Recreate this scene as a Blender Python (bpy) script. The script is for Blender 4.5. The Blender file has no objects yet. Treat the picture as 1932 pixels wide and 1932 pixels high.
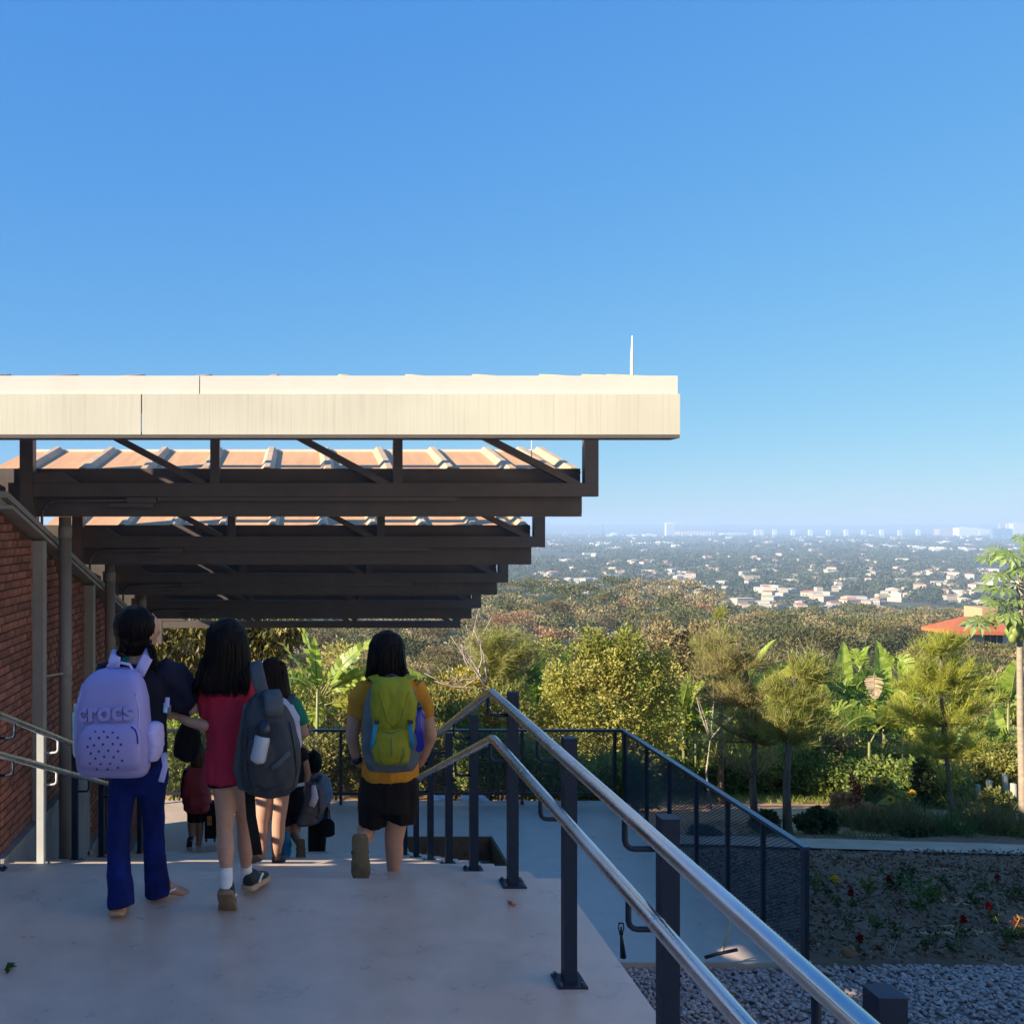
import bpy, bmesh, math, random
import numpy as np
from mathutils import Vector, Matrix, noise, Quaternion

R = math.radians
rng = np.random.default_rng(7)
random.seed(7)
SC = bpy.context.scene
COL = SC.collection

# ------------------------------------------------------------------ camera, sky, sun, exposure
F, XV, YH, CH = 1785.0, 577.0, 992.0, 1.75      # focal length and vanishing point used for measuring
cam_d = bpy.data.cameras.new('camera')
cam = bpy.data.objects.new('camera', cam_d); COL.objects.link(cam)
cam.location = (0, 0, CH); cam.rotation_euler = (R(90), 0, 0)
cam_d.sensor_width = 36; cam_d.lens = 36*F/1932
cam_d.shift_x = (966-XV)/1932; cam_d.shift_y = (YH-966)/1932
cam_d.clip_start = .05; cam_d.clip_end = 60000
SC.camera = cam

SUN = Vector((1, .42, -.46)).normalized()        # direction the sunlight travels
SUN_EL = math.asin(-SUN.z)
world = bpy.data.worlds.new('World'); SC.world = world; world.use_nodes = True
nt = world.node_tree; nt.nodes.clear()
sky = nt.nodes.new('ShaderNodeTexSky'); sky.sky_type = 'NISHITA'; sky.sun_disc = False
sky.sun_elevation = SUN_EL; sky.sun_rotation = math.atan2(-SUN.x, -SUN.y)
sky.altitude = 1100; sky.air_density = 1.0; sky.dust_density = .15; sky.ozone_density = 3.0
bg = nt.nodes.new('ShaderNodeBackground'); bg.inputs[1].default_value = .1
wo = nt.nodes.new('ShaderNodeOutputWorld')
sp_ = nt.nodes.new('ShaderNodeSeparateColor'); cb_ = nt.nodes.new('ShaderNodeCombineColor'); nt.links.new(sky.outputs[0], sp_.inputs[0])
for k_, (a_, g_) in enumerate(((.326, .80), (.408, .50), (.472, .16))):   # a film-like response of the sky colour, the same in every direction
    m1 = nt.nodes.new('ShaderNodeMath'); m1.operation = 'MULTIPLY'; m1.inputs[1].default_value = .1
    m2 = nt.nodes.new('ShaderNodeMath'); m2.operation = 'POWER'; m2.inputs[1].default_value = g_
    m3 = nt.nodes.new('ShaderNodeMath'); m3.operation = 'MULTIPLY'; m3.inputs[1].default_value = a_*10
    nt.links.new(sp_.outputs[k_], m1.inputs[0]); nt.links.new(m1.outputs[0], m2.inputs[0]); nt.links.new(m2.outputs[0], m3.inputs[0]); nt.links.new(m3.outputs[0], cb_.inputs[k_])
nt.links.new(cb_.outputs[0], bg.inputs[0]); nt.links.new(bg.outputs[0], wo.inputs[0])
sun_d = bpy.data.lights.new('sun', 'SUN'); sun_d.energy = 5.0; sun_d.angle = R(.5); sun_d.color = (1, .89, .72)
sun = bpy.data.objects.new('sun', sun_d); COL.objects.link(sun)
sun.rotation_euler = SUN.to_track_quat('-Z', 'Y').to_euler()
SC.view_settings.view_transform = 'Standard'; SC.view_settings.look = 'None'
SC.view_settings.exposure = 1.0; SC.view_settings.gamma = 1; SC.view_settings.use_curve_mapping = False
SC.render.engine = 'CYCLES'
SC.cycles.max_bounces = 6; SC.cycles.diffuse_bounces = 3; SC.cycles.glossy_bounces = 3
SC.cycles.transparent_max_bounces = 8; SC.cycles.transmission_bounces = 4
SC.cycles.use_denoising = True; SC.cycles.volume_bounces = 2
SC.cycles.caustics_reflective = False; SC.cycles.caustics_refractive = False

def W(vx, vy, Y):                                # a measured direction at a depth -> point of the place
    return Vector(((vx-XV)*Y/F, Y, CH-(vy-YH)*Y/F))

# ------------------------------------------------------------------ materials
def new_mat(name):
    m = bpy.data.materials.new(name); m.use_nodes = True
    t = m.node_tree; t.nodes.clear()
    o = t.nodes.new('ShaderNodeOutputMaterial')
    return m, t, o
def N(t, kind, **kw):
    n = t.nodes.new('ShaderNode'+kind)
    for k, v in kw.items():
        if k in n.inputs: n.inputs[k].default_value = v
        else: setattr(n, k, v)
    return n
def ramp(t, cols, pos=None):
    r = t.nodes.new('ShaderNodeValToRGB'); e = r.color_ramp.elements
    n = len(cols); pos = pos or [i/(n-1) for i in range(n)]
    while len(e) < n: e.new(.5)
    for i in range(n):
        e[i].position = pos[i]; e[i].color = (*cols[i], 1)
    return r
def sc3(c, k): return tuple(min(1, max(0, x*k)) for x in c)

def mat(name, col, rough=.6, metal=0., var=.15, scale=6., bump=0., bscale=60., stretch=(1, 1, 1), spec=.5, objvar=0., cols=None, rvar=0., detail=5.):
    m, t, o = new_mat(name)
    p = N(t, 'BsdfPrincipled'); p.inputs['Roughness'].default_value = rough
    p.inputs['Metallic'].default_value = metal; p.inputs['Specular IOR Level'].default_value = spec
    tc = N(t, 'TexCoord'); mp = N(t, 'Mapping'); mp.inputs['Scale'].default_value = stretch
    t.links.new(tc.outputs['Object'], mp.inputs[0])
    nz = N(t, 'TexNoise'); nz.inputs['Scale'].default_value = scale; nz.inputs['Detail'].default_value = detail; nz.inputs['Roughness'].default_value = .62
    t.links.new(mp.outputs[0], nz.inputs['Vector'])
    rp = ramp(t, cols or [sc3(col, 1-var*1.6), col, sc3(col, 1+var*1.6)], None if cols else [.25, .5, .75])
    t.links.new(nz.outputs['Fac'], rp.inputs[0])
    last = rp.outputs[0]
    if objvar:
        oi = N(t, 'ObjectInfo'); hs = N(t, 'HueSaturation')
        mr = N(t, 'MapRange'); mr.inputs['To Min'].default_value = 1-objvar; mr.inputs['To Max'].default_value = 1+objvar
        t.links.new(oi.outputs['Random'], mr.inputs[0]); t.links.new(mr.outputs[0], hs.inputs['Value'])
        t.links.new(last, hs.inputs['Color']); last = hs.outputs[0]
    t.links.new(last, p.inputs['Base Color'])
    if rvar:
        mr = N(t, 'MapRange'); mr.inputs['From Min'].default_value = .3; mr.inputs['From Max'].default_value = .7
        mr.inputs['To Min'].default_value = max(0, rough-rvar); mr.inputs['To Max'].default_value = min(1, rough+rvar)
        t.links.new(nz.outputs['Fac'], mr.inputs[0]); t.links.new(mr.outputs[0], p.inputs['Roughness'])
    if bump:
        n2 = N(t, 'TexNoise'); n2.inputs['Scale'].default_value = bscale; n2.inputs['Detail'].default_value = 4
        t.links.new(mp.outputs[0], n2.inputs['Vector'])
        b = N(t, 'Bump'); b.inputs['Strength'].default_value = bump; b.inputs['Distance'].default_value = .01
        t.links.new(n2.outputs['Fac'], b.inputs['Height']); t.links.new(b.outputs[0], p.inputs['Normal'])
    t.links.new(p.outputs[0], o.inputs[0])
    return m

def leaf_mat(name, cols, trans=.4, rough=.45, objvar=.12, spec=.35, gain=1.28):
    m, t, o = new_mat(name)
    at = N(t, 'Attribute'); at.attribute_name = 'rnd'
    rp = ramp(t, [sc3(c, gain) for c in cols]); t.links.new(at.outputs['Fac'], rp.inputs[0])
    oi = N(t, 'ObjectInfo'); hs = N(t, 'HueSaturation'); mr = N(t, 'MapRange')
    mr.inputs['To Min'].default_value = 1-objvar; mr.inputs['To Max'].default_value = 1+objvar
    t.links.new(oi.outputs['Random'], mr.inputs[0]); t.links.new(mr.outputs[0], hs.inputs['Value']); t.links.new(rp.outputs[0], hs.inputs['Color'])
    p = N(t, 'BsdfPrincipled'); p.inputs['Roughness'].default_value = rough; p.inputs['Specular IOR Level'].default_value = spec
    tr = N(t, 'BsdfTranslucent'); mx = N(t, 'MixShader'); mx.inputs[0].default_value = trans
    t.links.new(hs.outputs[0], p.inputs['Base Color']); t.links.new(hs.outputs[0], tr.inputs[0])
    t.links.new(p.outputs[0], mx.inputs[1]); t.links.new(tr.outputs[0], mx.inputs[2]); t.links.new(mx.outputs[0], o.inputs[0])
    return m

M = {}
M['concrete'] = mat('floor_concrete', (.58, .43, .335), .33, var=.06, scale=2.6, bump=.05, bscale=30, rvar=.04, detail=12)
M['platform'] = mat('platform_concrete', (.47, .41, .36), .34, var=.10, scale=2.2, bump=.05, bscale=40, stretch=(1, 3, 1), rvar=.06, detail=9)
def floor_mat(name, cols, rough):
    m, t, o = new_mat(name); p = N(t, 'BsdfPrincipled'); tc = N(t, 'TexCoord')
    def nz(scale, detail, stretch=(1, 1, 1), rot=0, dist=0.):
        mp = N(t, 'Mapping'); mp.inputs['Scale'].default_value = stretch; mp.inputs['Rotation'].default_value = (0, 0, rot); t.links.new(tc.outputs['Object'], mp.inputs[0])
        n = N(t, 'TexNoise'); n.inputs['Scale'].default_value = scale; n.inputs['Detail'].default_value = detail; n.inputs['Roughness'].default_value = .65; n.inputs['Distortion'].default_value = dist
        t.links.new(mp.outputs[0], n.inputs['Vector']); return n
    a, b, c1, c2 = nz(.9, 6, dist=.2), nz(5.5, 13, dist=.15), nz(3, 5, (1, 9, 1), .6), nz(3.5, 5, (1, 11, 1), -.9)
    r1 = ramp(t, cols, [.3, .5, .7]); t.links.new(a.outputs['Fac'], r1.inputs[0])
    last = r1.outputs[0]
    for n, c0, c3, ps in ((b, (.90, .90, .90), (1.06, 1.06, 1.06), (.36, .64)), (c1, (1, 1, 1), (1.12, 1.12, 1.12), (.66, .74)), (c2, (1, 1, 1), (1.10, 1.10, 1.10), (.67, .74))):
        rr = ramp(t, [(1, 1, 1), (1, 1, 1)], list(ps)); rr.color_ramp.elements[0].color = (*c0, 1); rr.color_ramp.elements[1].color = (*c3, 1)
        t.links.new(n.outputs['Fac'], rr.inputs[0]); mx = N(t, 'MixRGB'); mx.blend_type = 'MULTIPLY'; mx.inputs[0].default_value = 1
        t.links.new(last, mx.inputs[1]); t.links.new(rr.outputs[0], mx.inputs[2]); last = mx.outputs[0]
    t.links.new(last, p.inputs['Base Color'])
    mr = N(t, 'MapRange'); mr.inputs['From Min'].default_value = .3; mr.inputs['From Max'].default_value = .7; mr.inputs['To Min'].default_value = rough-.07; mr.inputs['To Max'].default_value = rough+.10
    t.links.new(b.outputs['Fac'], mr.inputs[0]); t.links.new(mr.outputs[0], p.inputs['Roughness'])
    bm = N(t, 'Bump'); bm.inputs['Strength'].default_value = .05; bm.inputs['Distance'].default_value = .01; t.links.new(b.outputs['Fac'], bm.inputs['Height']); t.links.new(bm.outputs[0], p.inputs['Normal'])
    t.links.new(p.outputs[0], o.inputs[0]); return m
M['concrete'] = floor_mat('floor_concrete', [(.50, .385, .30), (.57, .44, .35), (.60, .475, .39)], .31)
M['platform'] = floor_mat('platform_concrete', [(.56, .42, .33), (.61, .465, .365), (.64, .49, .39)], .33)
M['plinth'] = mat('plinth_concrete', (.27, .26, .25), .8, var=.22, scale=3, stretch=(1, 1, .3), bump=.2, bscale=40)
M['pit'] = mat('pit_wall', (.16, .10, .06), .9, var=.3, scale=5, bump=.3, bscale=30)
M['brick'] = mat('brick_clay', (.30, .112, .07), .85, var=.25, scale=9, bump=.35, bscale=70, objvar=.3)
M['mortar'] = mat('brick_mortar', (.10, .055, .04), .95, var=.2, scale=20, bump=.3)
M['mullion'] = mat('mullion_paint', (.36, .33, .28), .5, var=.08, scale=4)
M['pipe'] = mat('pipe_paint', (.27, .235, .195), .5, var=.07, scale=5)
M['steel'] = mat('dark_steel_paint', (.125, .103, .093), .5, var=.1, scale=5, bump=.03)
M['navy'] = mat('navy_post_paint', (.017, .031, .056), .45, var=.12, scale=8, bump=.03, spec=.18)
M['galv'] = mat('galvanised_tube', (.56, .57, .59), .27, 1., var=.14, scale=5, stretch=(1, .5, 1), rvar=.10, bump=.04, bscale=25)
M['cream'] = None
M['flash'] = mat('white_flashing', (.74, .685, .58), .5, var=.03, scale=3)
M['roof'] = mat('roof_sheet', (.40, .20, .115), .55, cols=[(.40, .19, .085), (.70, .34, .135), (.74, .43, .20), (.56, .38, .25)], scale=2.2, bump=.05, rvar=.1, stretch=(7, .5, 1))
M['ribmetal'] = mat('roof_rib', (.64, .44, .25), .5, var=.15, scale=4)
M['lamp'] = mat('lamp_cover', (.115, .10, .09), .4, var=.05)
M['bolt'] = mat('bolt_metal', (.12, .12, .13), .4, .6, var=.1)

def cream_mat():
    m, t, o = new_mat('cream_fascia_paint')
    p = N(t, 'BsdfPrincipled'); p.inputs['Roughness'].default_value = .5
    tc = N(t, 'TexCoord'); mp = N(t, 'Mapping'); mp.inputs['Scale'].default_value = (26, 1, .6)
    nz = N(t, 'TexNoise'); nz.inputs['Scale'].default_value = 2.2; nz.inputs['Detail'].default_value = 3
    nz2 = N(t, 'TexNoise'); nz2.inputs['Scale'].default_value = 1.1
    t.links.new(tc.outputs['Object'], mp.inputs[0]); t.links.new(mp.outputs[0], nz.inputs['Vector']); t.links.new(tc.outputs['Object'], nz2.inputs['Vector'])
    rp = ramp(t, [(.63, .585, .44), (.71, .662, .51), (.73, .68, .53)], [.25, .5, .8])
    rp2 = ramp(t, [(.88, .88, .88), (1, 1, 1)], [.35, .6])
    mx = N(t, 'MixRGB'); mx.blend_type = 'MULTIPLY'; mx.inputs[0].default_value = 1
    t.links.new(nz.outputs['Fac'], rp.inputs[0]); t.links.new(nz2.outputs['Fac'], rp2.inputs[0])
    t.links.new(rp.outputs[0], mx.inputs[1]); t.links.new(rp2.outputs[0], mx.inputs[2])
    t.links.new(mx.outputs[0], p.inputs['Base Color'])
    b = N(t, 'Bump'); b.inputs['Strength'].default_value = .12; b.inputs['Distance'].default_value = .004
    t.links.new(nz.outputs['Fac'], b.inputs['Height']); t.links.new(b.outputs[0], p.inputs['Normal'])
    t.links.new(p.outputs[0], o.inputs[0])
    return m
M['cream'] = cream_mat()

# ------------------------------------------------------------------ mesh and object helpers
class MB:
    def __init__(s): s.v = []; s.f = []; s.m = []
    def add(s, vs, fs, mi=0):
        b = len(s.v); s.v += [tuple(v) for v in vs]
        for f in fs: s.f.append(tuple(i+b for i in f)); s.m.append(mi)
        return s
    def box(s, a, b, mi=0):
        x0, y0, z0 = a; x1, y1, z1 = b
        s.add([(x0, y0, z0), (x1, y0, z0), (x1, y1, z0), (x0, y1, z0), (x0, y0, z1), (x1, y0, z1), (x1, y1, z1), (x0, y1, z1)],
              [(0, 3, 2, 1), (4, 5, 6, 7), (0, 1, 5, 4), (1, 2, 6, 5), (2, 3, 7, 6), (3, 0, 4, 7)], mi); return s
    def bar(s, p, q, w, h, up=(0, 0, 1), mi=0):   # rectangular bar from p to q
        p, q = Vector(p), Vector(q); t = (q-p).normalized(); u = Vector(up)
        a = t.cross(u)
        if a.length < 1e-4: a = t.cross(Vector((0, 1, 0)))
        a.normalize(); b = a.cross(t).normalized()
        vs = []
        for c in (p, q):
            for i, j in ((-1, -1), (1, -1), (1, 1), (-1, 1)): vs.append(c+a*(i*w/2)+b*(j*h/2))
        s.add(vs, [(3, 2, 1, 0), (4, 5, 6, 7), (0, 1, 5, 4), (1, 2, 6, 5), (2, 3, 7, 6), (3, 0, 4, 7)], mi); return s
    def tube(s, pts, rad, n=10, ref=(1, 0, 0), cap=.5, mi=0, expo=1.):   # rad: float / list of float or (ra, rb); ra lies along ref
        pts = [Vector(p) for p in pts]; k = len(pts)
        if not isinstance(rad, (list, tuple)): rad = [rad]*k
        ref = Vector(ref); b0 = len(s.v); pa = None
        for i in range(k):
            t = (pts[min(i+1, k-1)]-pts[max(i-1, 0)])
            t = t.normalized() if t.length > 1e-9 else Vector((0, 0, 1))
            a = (ref if pa is None else pa); a = a-t*a.dot(t)
            if a.length < 1e-3: a = t.orthogonal()
            a.normalize(); pa = a; b = t.cross(a)
            r = rad[i]; ra, rb = r if isinstance(r, (list, tuple)) else (r, r)
            for j in range(n):
                an = 2*math.pi*j/n; c, d = math.cos(an), math.sin(an)
                if expo != 1: c = math.copysign(abs(c)**expo, c); d = math.copysign(abs(d)**expo, d)
                s.v.append(tuple(pts[i]+a*(ra*c)+b*(rb*d)))
        for i in range(k-1):
            for j in range(n):
                j2 = (j+1) % n
                s.f.append((b0+i*n+j, b0+i*n+j2, b0+(i+1)*n+j2, b0+(i+1)*n+j)); s.m.append(mi)
        if cap is not None:
            for e, i in ((0, 0), (1, k-1)):
                t = (pts[1]-pts[0]).normalized()*-1 if e == 0 else (pts[-1]-pts[-2]).normalized()
                r = rad[i]; r = min(r) if isinstance(r, (list, tuple)) else r
                c = len(s.v); s.v.append(tuple(pts[i]+t*(r*cap)))
                for j in range(n):
                    j2 = (j+1) % n
                    s.f.append((b0+i*n+j2, b0+i*n+j, c) if e == 0 else (b0+i*n+j, b0+i*n+j2, c)); s.m.append(mi)
        return s
    def ell(s, c, r, n=12, m=8, rot=None, mi=0):  # ellipsoid
        c = Vector(c); b = len(s.v); vs = []
        for i in range(m+1):
            th = math.pi*i/m
            for j in range(n):
                ph = 2*math.pi*j/n
                p = Vector((r[0]*math.sin(th)*math.cos(ph), r[1]*math.sin(th)*math.sin(ph), r[2]*math.cos(th)))
                if rot is not None: p = rot @ p
                vs.append(c+p)
        fs = []
        for i in range(m):
            for j in range(n):
                j2 = (j+1) % n
                f = (i*n+j, (i+1)*n+j, (i+1)*n+j2, i*n+j2)
                if i == 0: f = (i*n+j, (i+1)*n+j, (i+1)*n+j2)
                elif i == m-1: f = (i*n+j, (i+1)*n+j, i*n+j2)
                fs.append(f)
        s.add(vs, fs, mi); return s
    def quad(s, a, b, c, d, mi=0): s.add([a, b, c, d], [(0, 1, 2, 3)], mi); return s
    def mesh(s, name, off=(0, 0, 0), smooth=False):
        me = bpy.data.meshes.new(name); o = Vector(off)
        me.from_pydata([tuple(Vector(v)-o) for v in s.v], [], s.f)
        me.polygons.foreach_set('material_index', s.m)
        if smooth: me.polygons.foreach_set('use_smooth', [True]*len(me.polygons))
        me.update(); return me

def org(o):                                       # world origin of a thing or part
    v = Vector((0, 0, 0))
    while o is not None: v += o.location; o = o.parent
    return v
def link(name, me, mats, parent=None, loc=None):
    o = bpy.data.objects.new(name, me); COL.objects.link(o)
    if me is not None and not me.materials:
        for m in (mats if isinstance(mats, (list, tuple)) else [mats]): me.materials.append(m)
    if parent is not None: o.parent = parent
    if loc is not None: o.location = loc
    return o
def tag(o, label=None, cat=None, group=None, kind=None):
    if label: o['label'] = label
    if cat: o['category'] = cat
    if group: o['group'] = group
    if kind: o['kind'] = kind
    return o
def thing(name, loc, label, cat, group=None):
    o = bpy.data.objects.new(name, None); COL.objects.link(o); o.location = loc; o.empty_display_size = .1
    return tag(o, label, cat, group)
def part(name, mb, m, parent, smooth=False):      # mb holds world coordinates
    return link(name, mb.mesh(name, org(parent), smooth), m, parent)
def solo(name, mb, m, label, cat, group=None, base=None, smooth=False, kind=None):
    base = Vector(base) if base is not None else Vector(np.mean(np.array(mb.v), axis=0))
    o = link(name, mb.mesh(name, base, smooth), m, None, base)
    return tag(o, label, cat, group, kind)
def copy_tree(o, parent=None):
    c = o.copy(); COL.objects.link(c); c.parent = parent
    for ch in list(o.children): copy_tree(ch, c)
    return c

def np_mesh(name, V, Fc, rnd=None, smooth=False):
    V = np.asarray(V, np.float32); Fc = np.asarray(Fc, np.int32); k = Fc.shape[1]
    me = bpy.data.meshes.new(name)
    me.vertices.add(len(V)); me.vertices.foreach_set('co', V.ravel())
    me.loops.add(Fc.size); me.loops.foreach_set('vertex_index', Fc.ravel())
    me.polygons.add(len(Fc)); me.polygons.foreach_set('loop_start', np.arange(0, Fc.size, k, dtype=np.int32))
    me.polygons.foreach_set('loop_total', np.full(len(Fc), k, np.int32))
    if smooth: me.polygons.foreach_set('use_smooth', np.ones(len(Fc), bool))
    if rnd is not None:
        a = me.attributes.new('rnd', 'FLOAT', 'FACE'); a.data.foreach_set('value', np.asarray(rnd, np.float32))
    me.update(); me.validate()
    return me
def unit(a): return a/np.maximum(np.linalg.norm(a, axis=-1, keepdims=True), 1e-9)
def rvec(n): return unit(rng.normal(size=(n, 3)))
def leaves(P, D, L, Wd, fold=.25, up=None):       # n rhombic leaves: base P, axis D, length L, width Wd -> V, F
    n = len(P); D = unit(D); r = rvec(n) if up is None else unit(up+rng.normal(size=(n, 3))*.45)
    S = unit(np.cross(D, r)); Nn = np.cross(S, D)
    L = np.broadcast_to(L, n)[:, None]; Wd = np.broadcast_to(Wd, n)[:, None]
    mid = P+D*L*.45
    V = np.stack([P, mid+S*Wd/2+Nn*Wd*fold, P+D*L-Nn*L*.12, mid-S*Wd/2+Nn*Wd*fold], 1).reshape(-1, 3)
    return V, np.arange(4*n).reshape(n, 4)
def blades(P, D, L, Wd):                          # n thin triangles (needles, grass)
    n = len(P); D = unit(D); S = unit(np.cross(D, rvec(n)))
    L = np.broadcast_to(L, n)[:, None]; Wd = np.broadcast_to(Wd, n)[:, None]
    V = np.stack([P-S*Wd/2, P+S*Wd/2, P+D*L], 1).reshape(-1, 3)
    return V, np.arange(3*n).reshape(n, 3)
def cat_mesh(parts):
    Vs, Fs, o = [], [], 0
    for V, f in parts: Vs.append(V); Fs.append(f+o); o += len(V)
    return np.concatenate(Vs), np.concatenate(Fs)
def smooth01(a, b, x):
    t = min(1, max(0, (x-a)/(b-a))); return t*t*(3-2*t)

# ------------------------------------------------------------------ setting: landing, stairs, platform
ZP = -2.445
EDGE = [4.70, 5.24, 5.78] + [5.78+.495*i for i in range(1, 13)]      # front edges of the landing (0) and treads 1..14
RISE = .163
mb = MB(); mb.box((-3.4, -5, -2.9), (1.26, EDGE[0], 0))
tag(part('landing', mb, M['concrete'], None), kind='structure')
stairs = thing('stairs', (0, 4.7, ZP), None, None); stairs['kind'] = 'structure'
for i in range(1, 15):
    xl = -3.4 if i <= 4 else -2.17
    mb = MB(); mb.box((xl, EDGE[i-1]+.001, -2.9), (1.245, EDGE[i], -RISE*i))
    part('step', mb, M['concrete'], stairs)
# lower platform around an open pit
px0, px1, py0, py1 = 1.33, 2.52, 10.9, 12.8
mb = MB()
mb.box((-6, 11.723, -2.9), (px0, 14.45, ZP)); mb.box((px1, 9.1, -2.9), (4.87, 14.45, ZP))
mb.box((1.27, 9.1, -2.9), (px1, py0, ZP)); mb.box((px0, py1, -2.9), (px1, 14.45, ZP))
tag(part('platform', mb, M['platform'], None), kind='structure')
pit = thing('open_pit', ((px0+px1)/2, (py0+py1)/2, -2.98), 'open rectangular pit with brown earth sides beside the stairs', 'pit')
mb = MB(); mb.box((px0+.003, py1-.03, -2.98), (px1-.003, py1-.003, ZP-.004)); mb.box((px1-.03, py0, -2.98), (px1-.003, py1-.031, ZP-.004))
part('pit_lining', mb, M['pit'], pit)
mb = MB(); mb.box((px0+.01, py1-.22, -2.90), (px1-.04, py1-.035, -2.76)); part('ledge', mb, M['plinth'], pit)
mb = MB(); mb.box((px0+.01, py0+.01, -2.97), (px1-.04, py1-.225, -2.93)); part('pit_floor', mb, M['pit'], pit)

# unseen building and roof, added to cast shade on the landing
M['pale_render'] = mat('pale_render', (.60, .52, .42), .85, var=.08, bump=.1)
M['render'] = mat('grey_render', (.48, .42, .36), .85, var=.12, bump=.15)
b = thing('shade_building', (-4.1, -4, -2.9), 'added rendered block behind the landing, out of view, to shade it', 'building')
mb = MB(); mb.box((-4.6, -14, -2.9), (-3.6, 4.25, 3.74)); part('wall', mb, M['render'], b)
mb = MB(); mb.box((-4.8, -14.3, 3.745), (-3.3, 4.3, 3.95)); part('roof', mb, M['steel'], b)
mb = MB(); mb.box((-3.62, 4.251, -2.9), (-3.41, 4.5, 3.74)); mb.box((-3.62, 4.501, -2.9), (-3.41, 5.3, .95)); mb.box((-3.62, 4.501, 1.45), (-3.41, 5.3, 2.55)); mb.box((-3.62, 5.641, 1.2), (-3.41, 6.6, 2.55)); mb.box((-3.62, 5.301, -2.9), (-3.41, 5.64, 2.55)); part('shade_screen', mb, M['render'], b)  # added panels and openings, shaped to let sun onto the stairs only

b = thing('bounce_wing', (8, -6, -2.9), 'added pale block right of the landing, out of view, for bounced light', 'building')  # added, unseen; its sunlit pale side bounces warm light onto the landing
mb = MB(); mb.box((5.2, -15, -2.9), (11, 4.4, 4.4)); part('wall', mb, M['pale_render'], b)
mb = MB(); mb.box((4.9, -15.3, 4.405), (11.3, 4.7, 4.7)); part('roof', mb, M['steel'], b)
for yy in (-12, -8.5, -5, -1.5): mb = MB(); mb.box((5.15, yy, .6), (5.195, yy+1.6, 2.4)); part('window', mb, M['navy'], b)  # made-up windows on the added wing

# ------------------------------------------------------------------ brick wall in stepped bays
XW = -2.2
def cap_z(y): return 1.965-.262*(y-6.9)                              # top of the sloping coping
brick_me = []
for L in (.112, .232):
    mb = MB(); h = .051; d = .05; c = .003
    mb.add([(-d, 0, 0), (-d, L, 0), (-d, L, h), (-d, 0, h), (0-c, 0, 0), (0-c, L, 0), (0-c, L, h), (0-c, 0, h), (0, c, c), (0, L-c, c), (0, L-c, h-c), (0, c, h-c)],
           [(0, 1, 5, 4), (2, 3, 7, 6), (1, 2, 6, 5), (3, 0, 4, 7), (4, 5, 9, 8), (5, 6, 10, 9), (6, 7, 11, 10), (7, 4, 8, 11), (8, 9, 10, 11)])
    me = mb.mesh('brick'); me.materials.append(M['brick']); brick_me.append(me)
bays = [(6.72, 7.615, -.62, 'nearest bay of red brick wall left of the first steel mullion'),
        (7.725, 9.405, -.62, 'second bay of red brick wall behind the nearest downpipe'),
        (9.515, 11.245, -1.46, 'third bay of red brick wall behind the second downpipe'),
        (11.355, 13.1, -2.25, 'farthest bay of red brick wall at the foot of the stairs')]
for (y0, y1, zb, lab) in bays:
    w = thing('brick_wall', (XW-.1, (y0+y1)/2, ZP-.4), lab, 'wall', 'bays of the brick wall along the stairs')
    mb = MB(); ys = [y0, y1]
    a, b_ = XW-.24, XW-.012
    mb.add([(a, y0, zb), (b_, y0, zb), (b_, y1, zb), (a, y1, zb), (a, y0, cap_z(y0)-.13), (b_, y0, cap_z(y0)-.13), (b_, y1, cap_z(y1)-.13), (a, y1, cap_z(y1)-.13)],
           [(0, 3, 2, 1), (4, 5, 6, 7), (0, 1, 5, 4), (1, 2, 6, 5), (2, 3, 7, 6), (3, 0, 4, 7)])
    part('mortar_core', mb, M['mortar'], w)
    mb = MB(); mb.box((a, y0-.1, -2.95), (XW+.03, y1+.1, zb-.045)); part('plinth', mb, M['plinth'], w)
    mb = MB(); mb.box((a, y0, zb-.043), (XW+.055, y1, zb-.002)); part('sill', mb, M['plinth'], w)
    spots = []
    row = 0; z = zb+.004
    while z < cap_z(y0)-.15:
        y = y0+.004-(row % 2)*.06
        while y < y1-.02:
            k = 1 if random.random() < .16 else 0
            L = (.112, .232)[k]
            ya = max(y, y0+.002); yb = min(y+L, y1-.002)
            if yb-ya > .025 and z+.051 < cap_z(yb)-.135: spots.append((ya, yb-ya, L, z, k))
            y += L+.0115
        z += .0612; row += 1
    vis = sorted(spots, key=lambda s: (abs(s[3]-.5)*.6+s[0]))        # nearest and best seen first
    for (ya, ln, L, z, k) in vis[:296]:
        o = link('brick', brick_me[k], M['brick'], w)
        o.location = Vector((XW+random.uniform(-.002, .003), ya, z+random.uniform(-.0015, .0015)))-org(w)
        o.scale = (1, ln/L, 1); o.rotation_euler = (random.uniform(-.008, .008), 0, random.uniform(-.01, .01))
    if len(vis) > 296:
        mb = MB()
        for (ya, ln, L, z, k) in vis[296:]:
            x = XW+random.uniform(-.002, .003)
            mb.box((x-.05, ya, z), (x, ya+ln, z+.051))
        tag(part('bricks_rest', mb, M['brick'], w), kind='stuff').name = 'brickwork'
mull_lab = ['nearest beige steel mullion standing against the brick wall', 'beige steel mullion between the first and second downpipe',
            'beige steel mullion behind the second downpipe', 'farthest beige steel mullion at the foot of the brick wall']
for y, lab, zb in zip((7.67, 9.46, 11.3, 13.15), mull_lab, (-.66, -.66, -1.5, -2.3)):
    mb = MB(); mb.box((XW-.1, y-.05, zb), (XW+.085, y+.05, cap_z(y)-.135))
    solo('steel_mullion', mb, M['mullion'], lab, 'mullion', 'mullions of the brick wall', (XW, y, zb))
cp = thing('wall_coping', (XW, 6.78, 1.9), 'sloping beige steel coping on top of the brick wall', 'coping')
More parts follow.
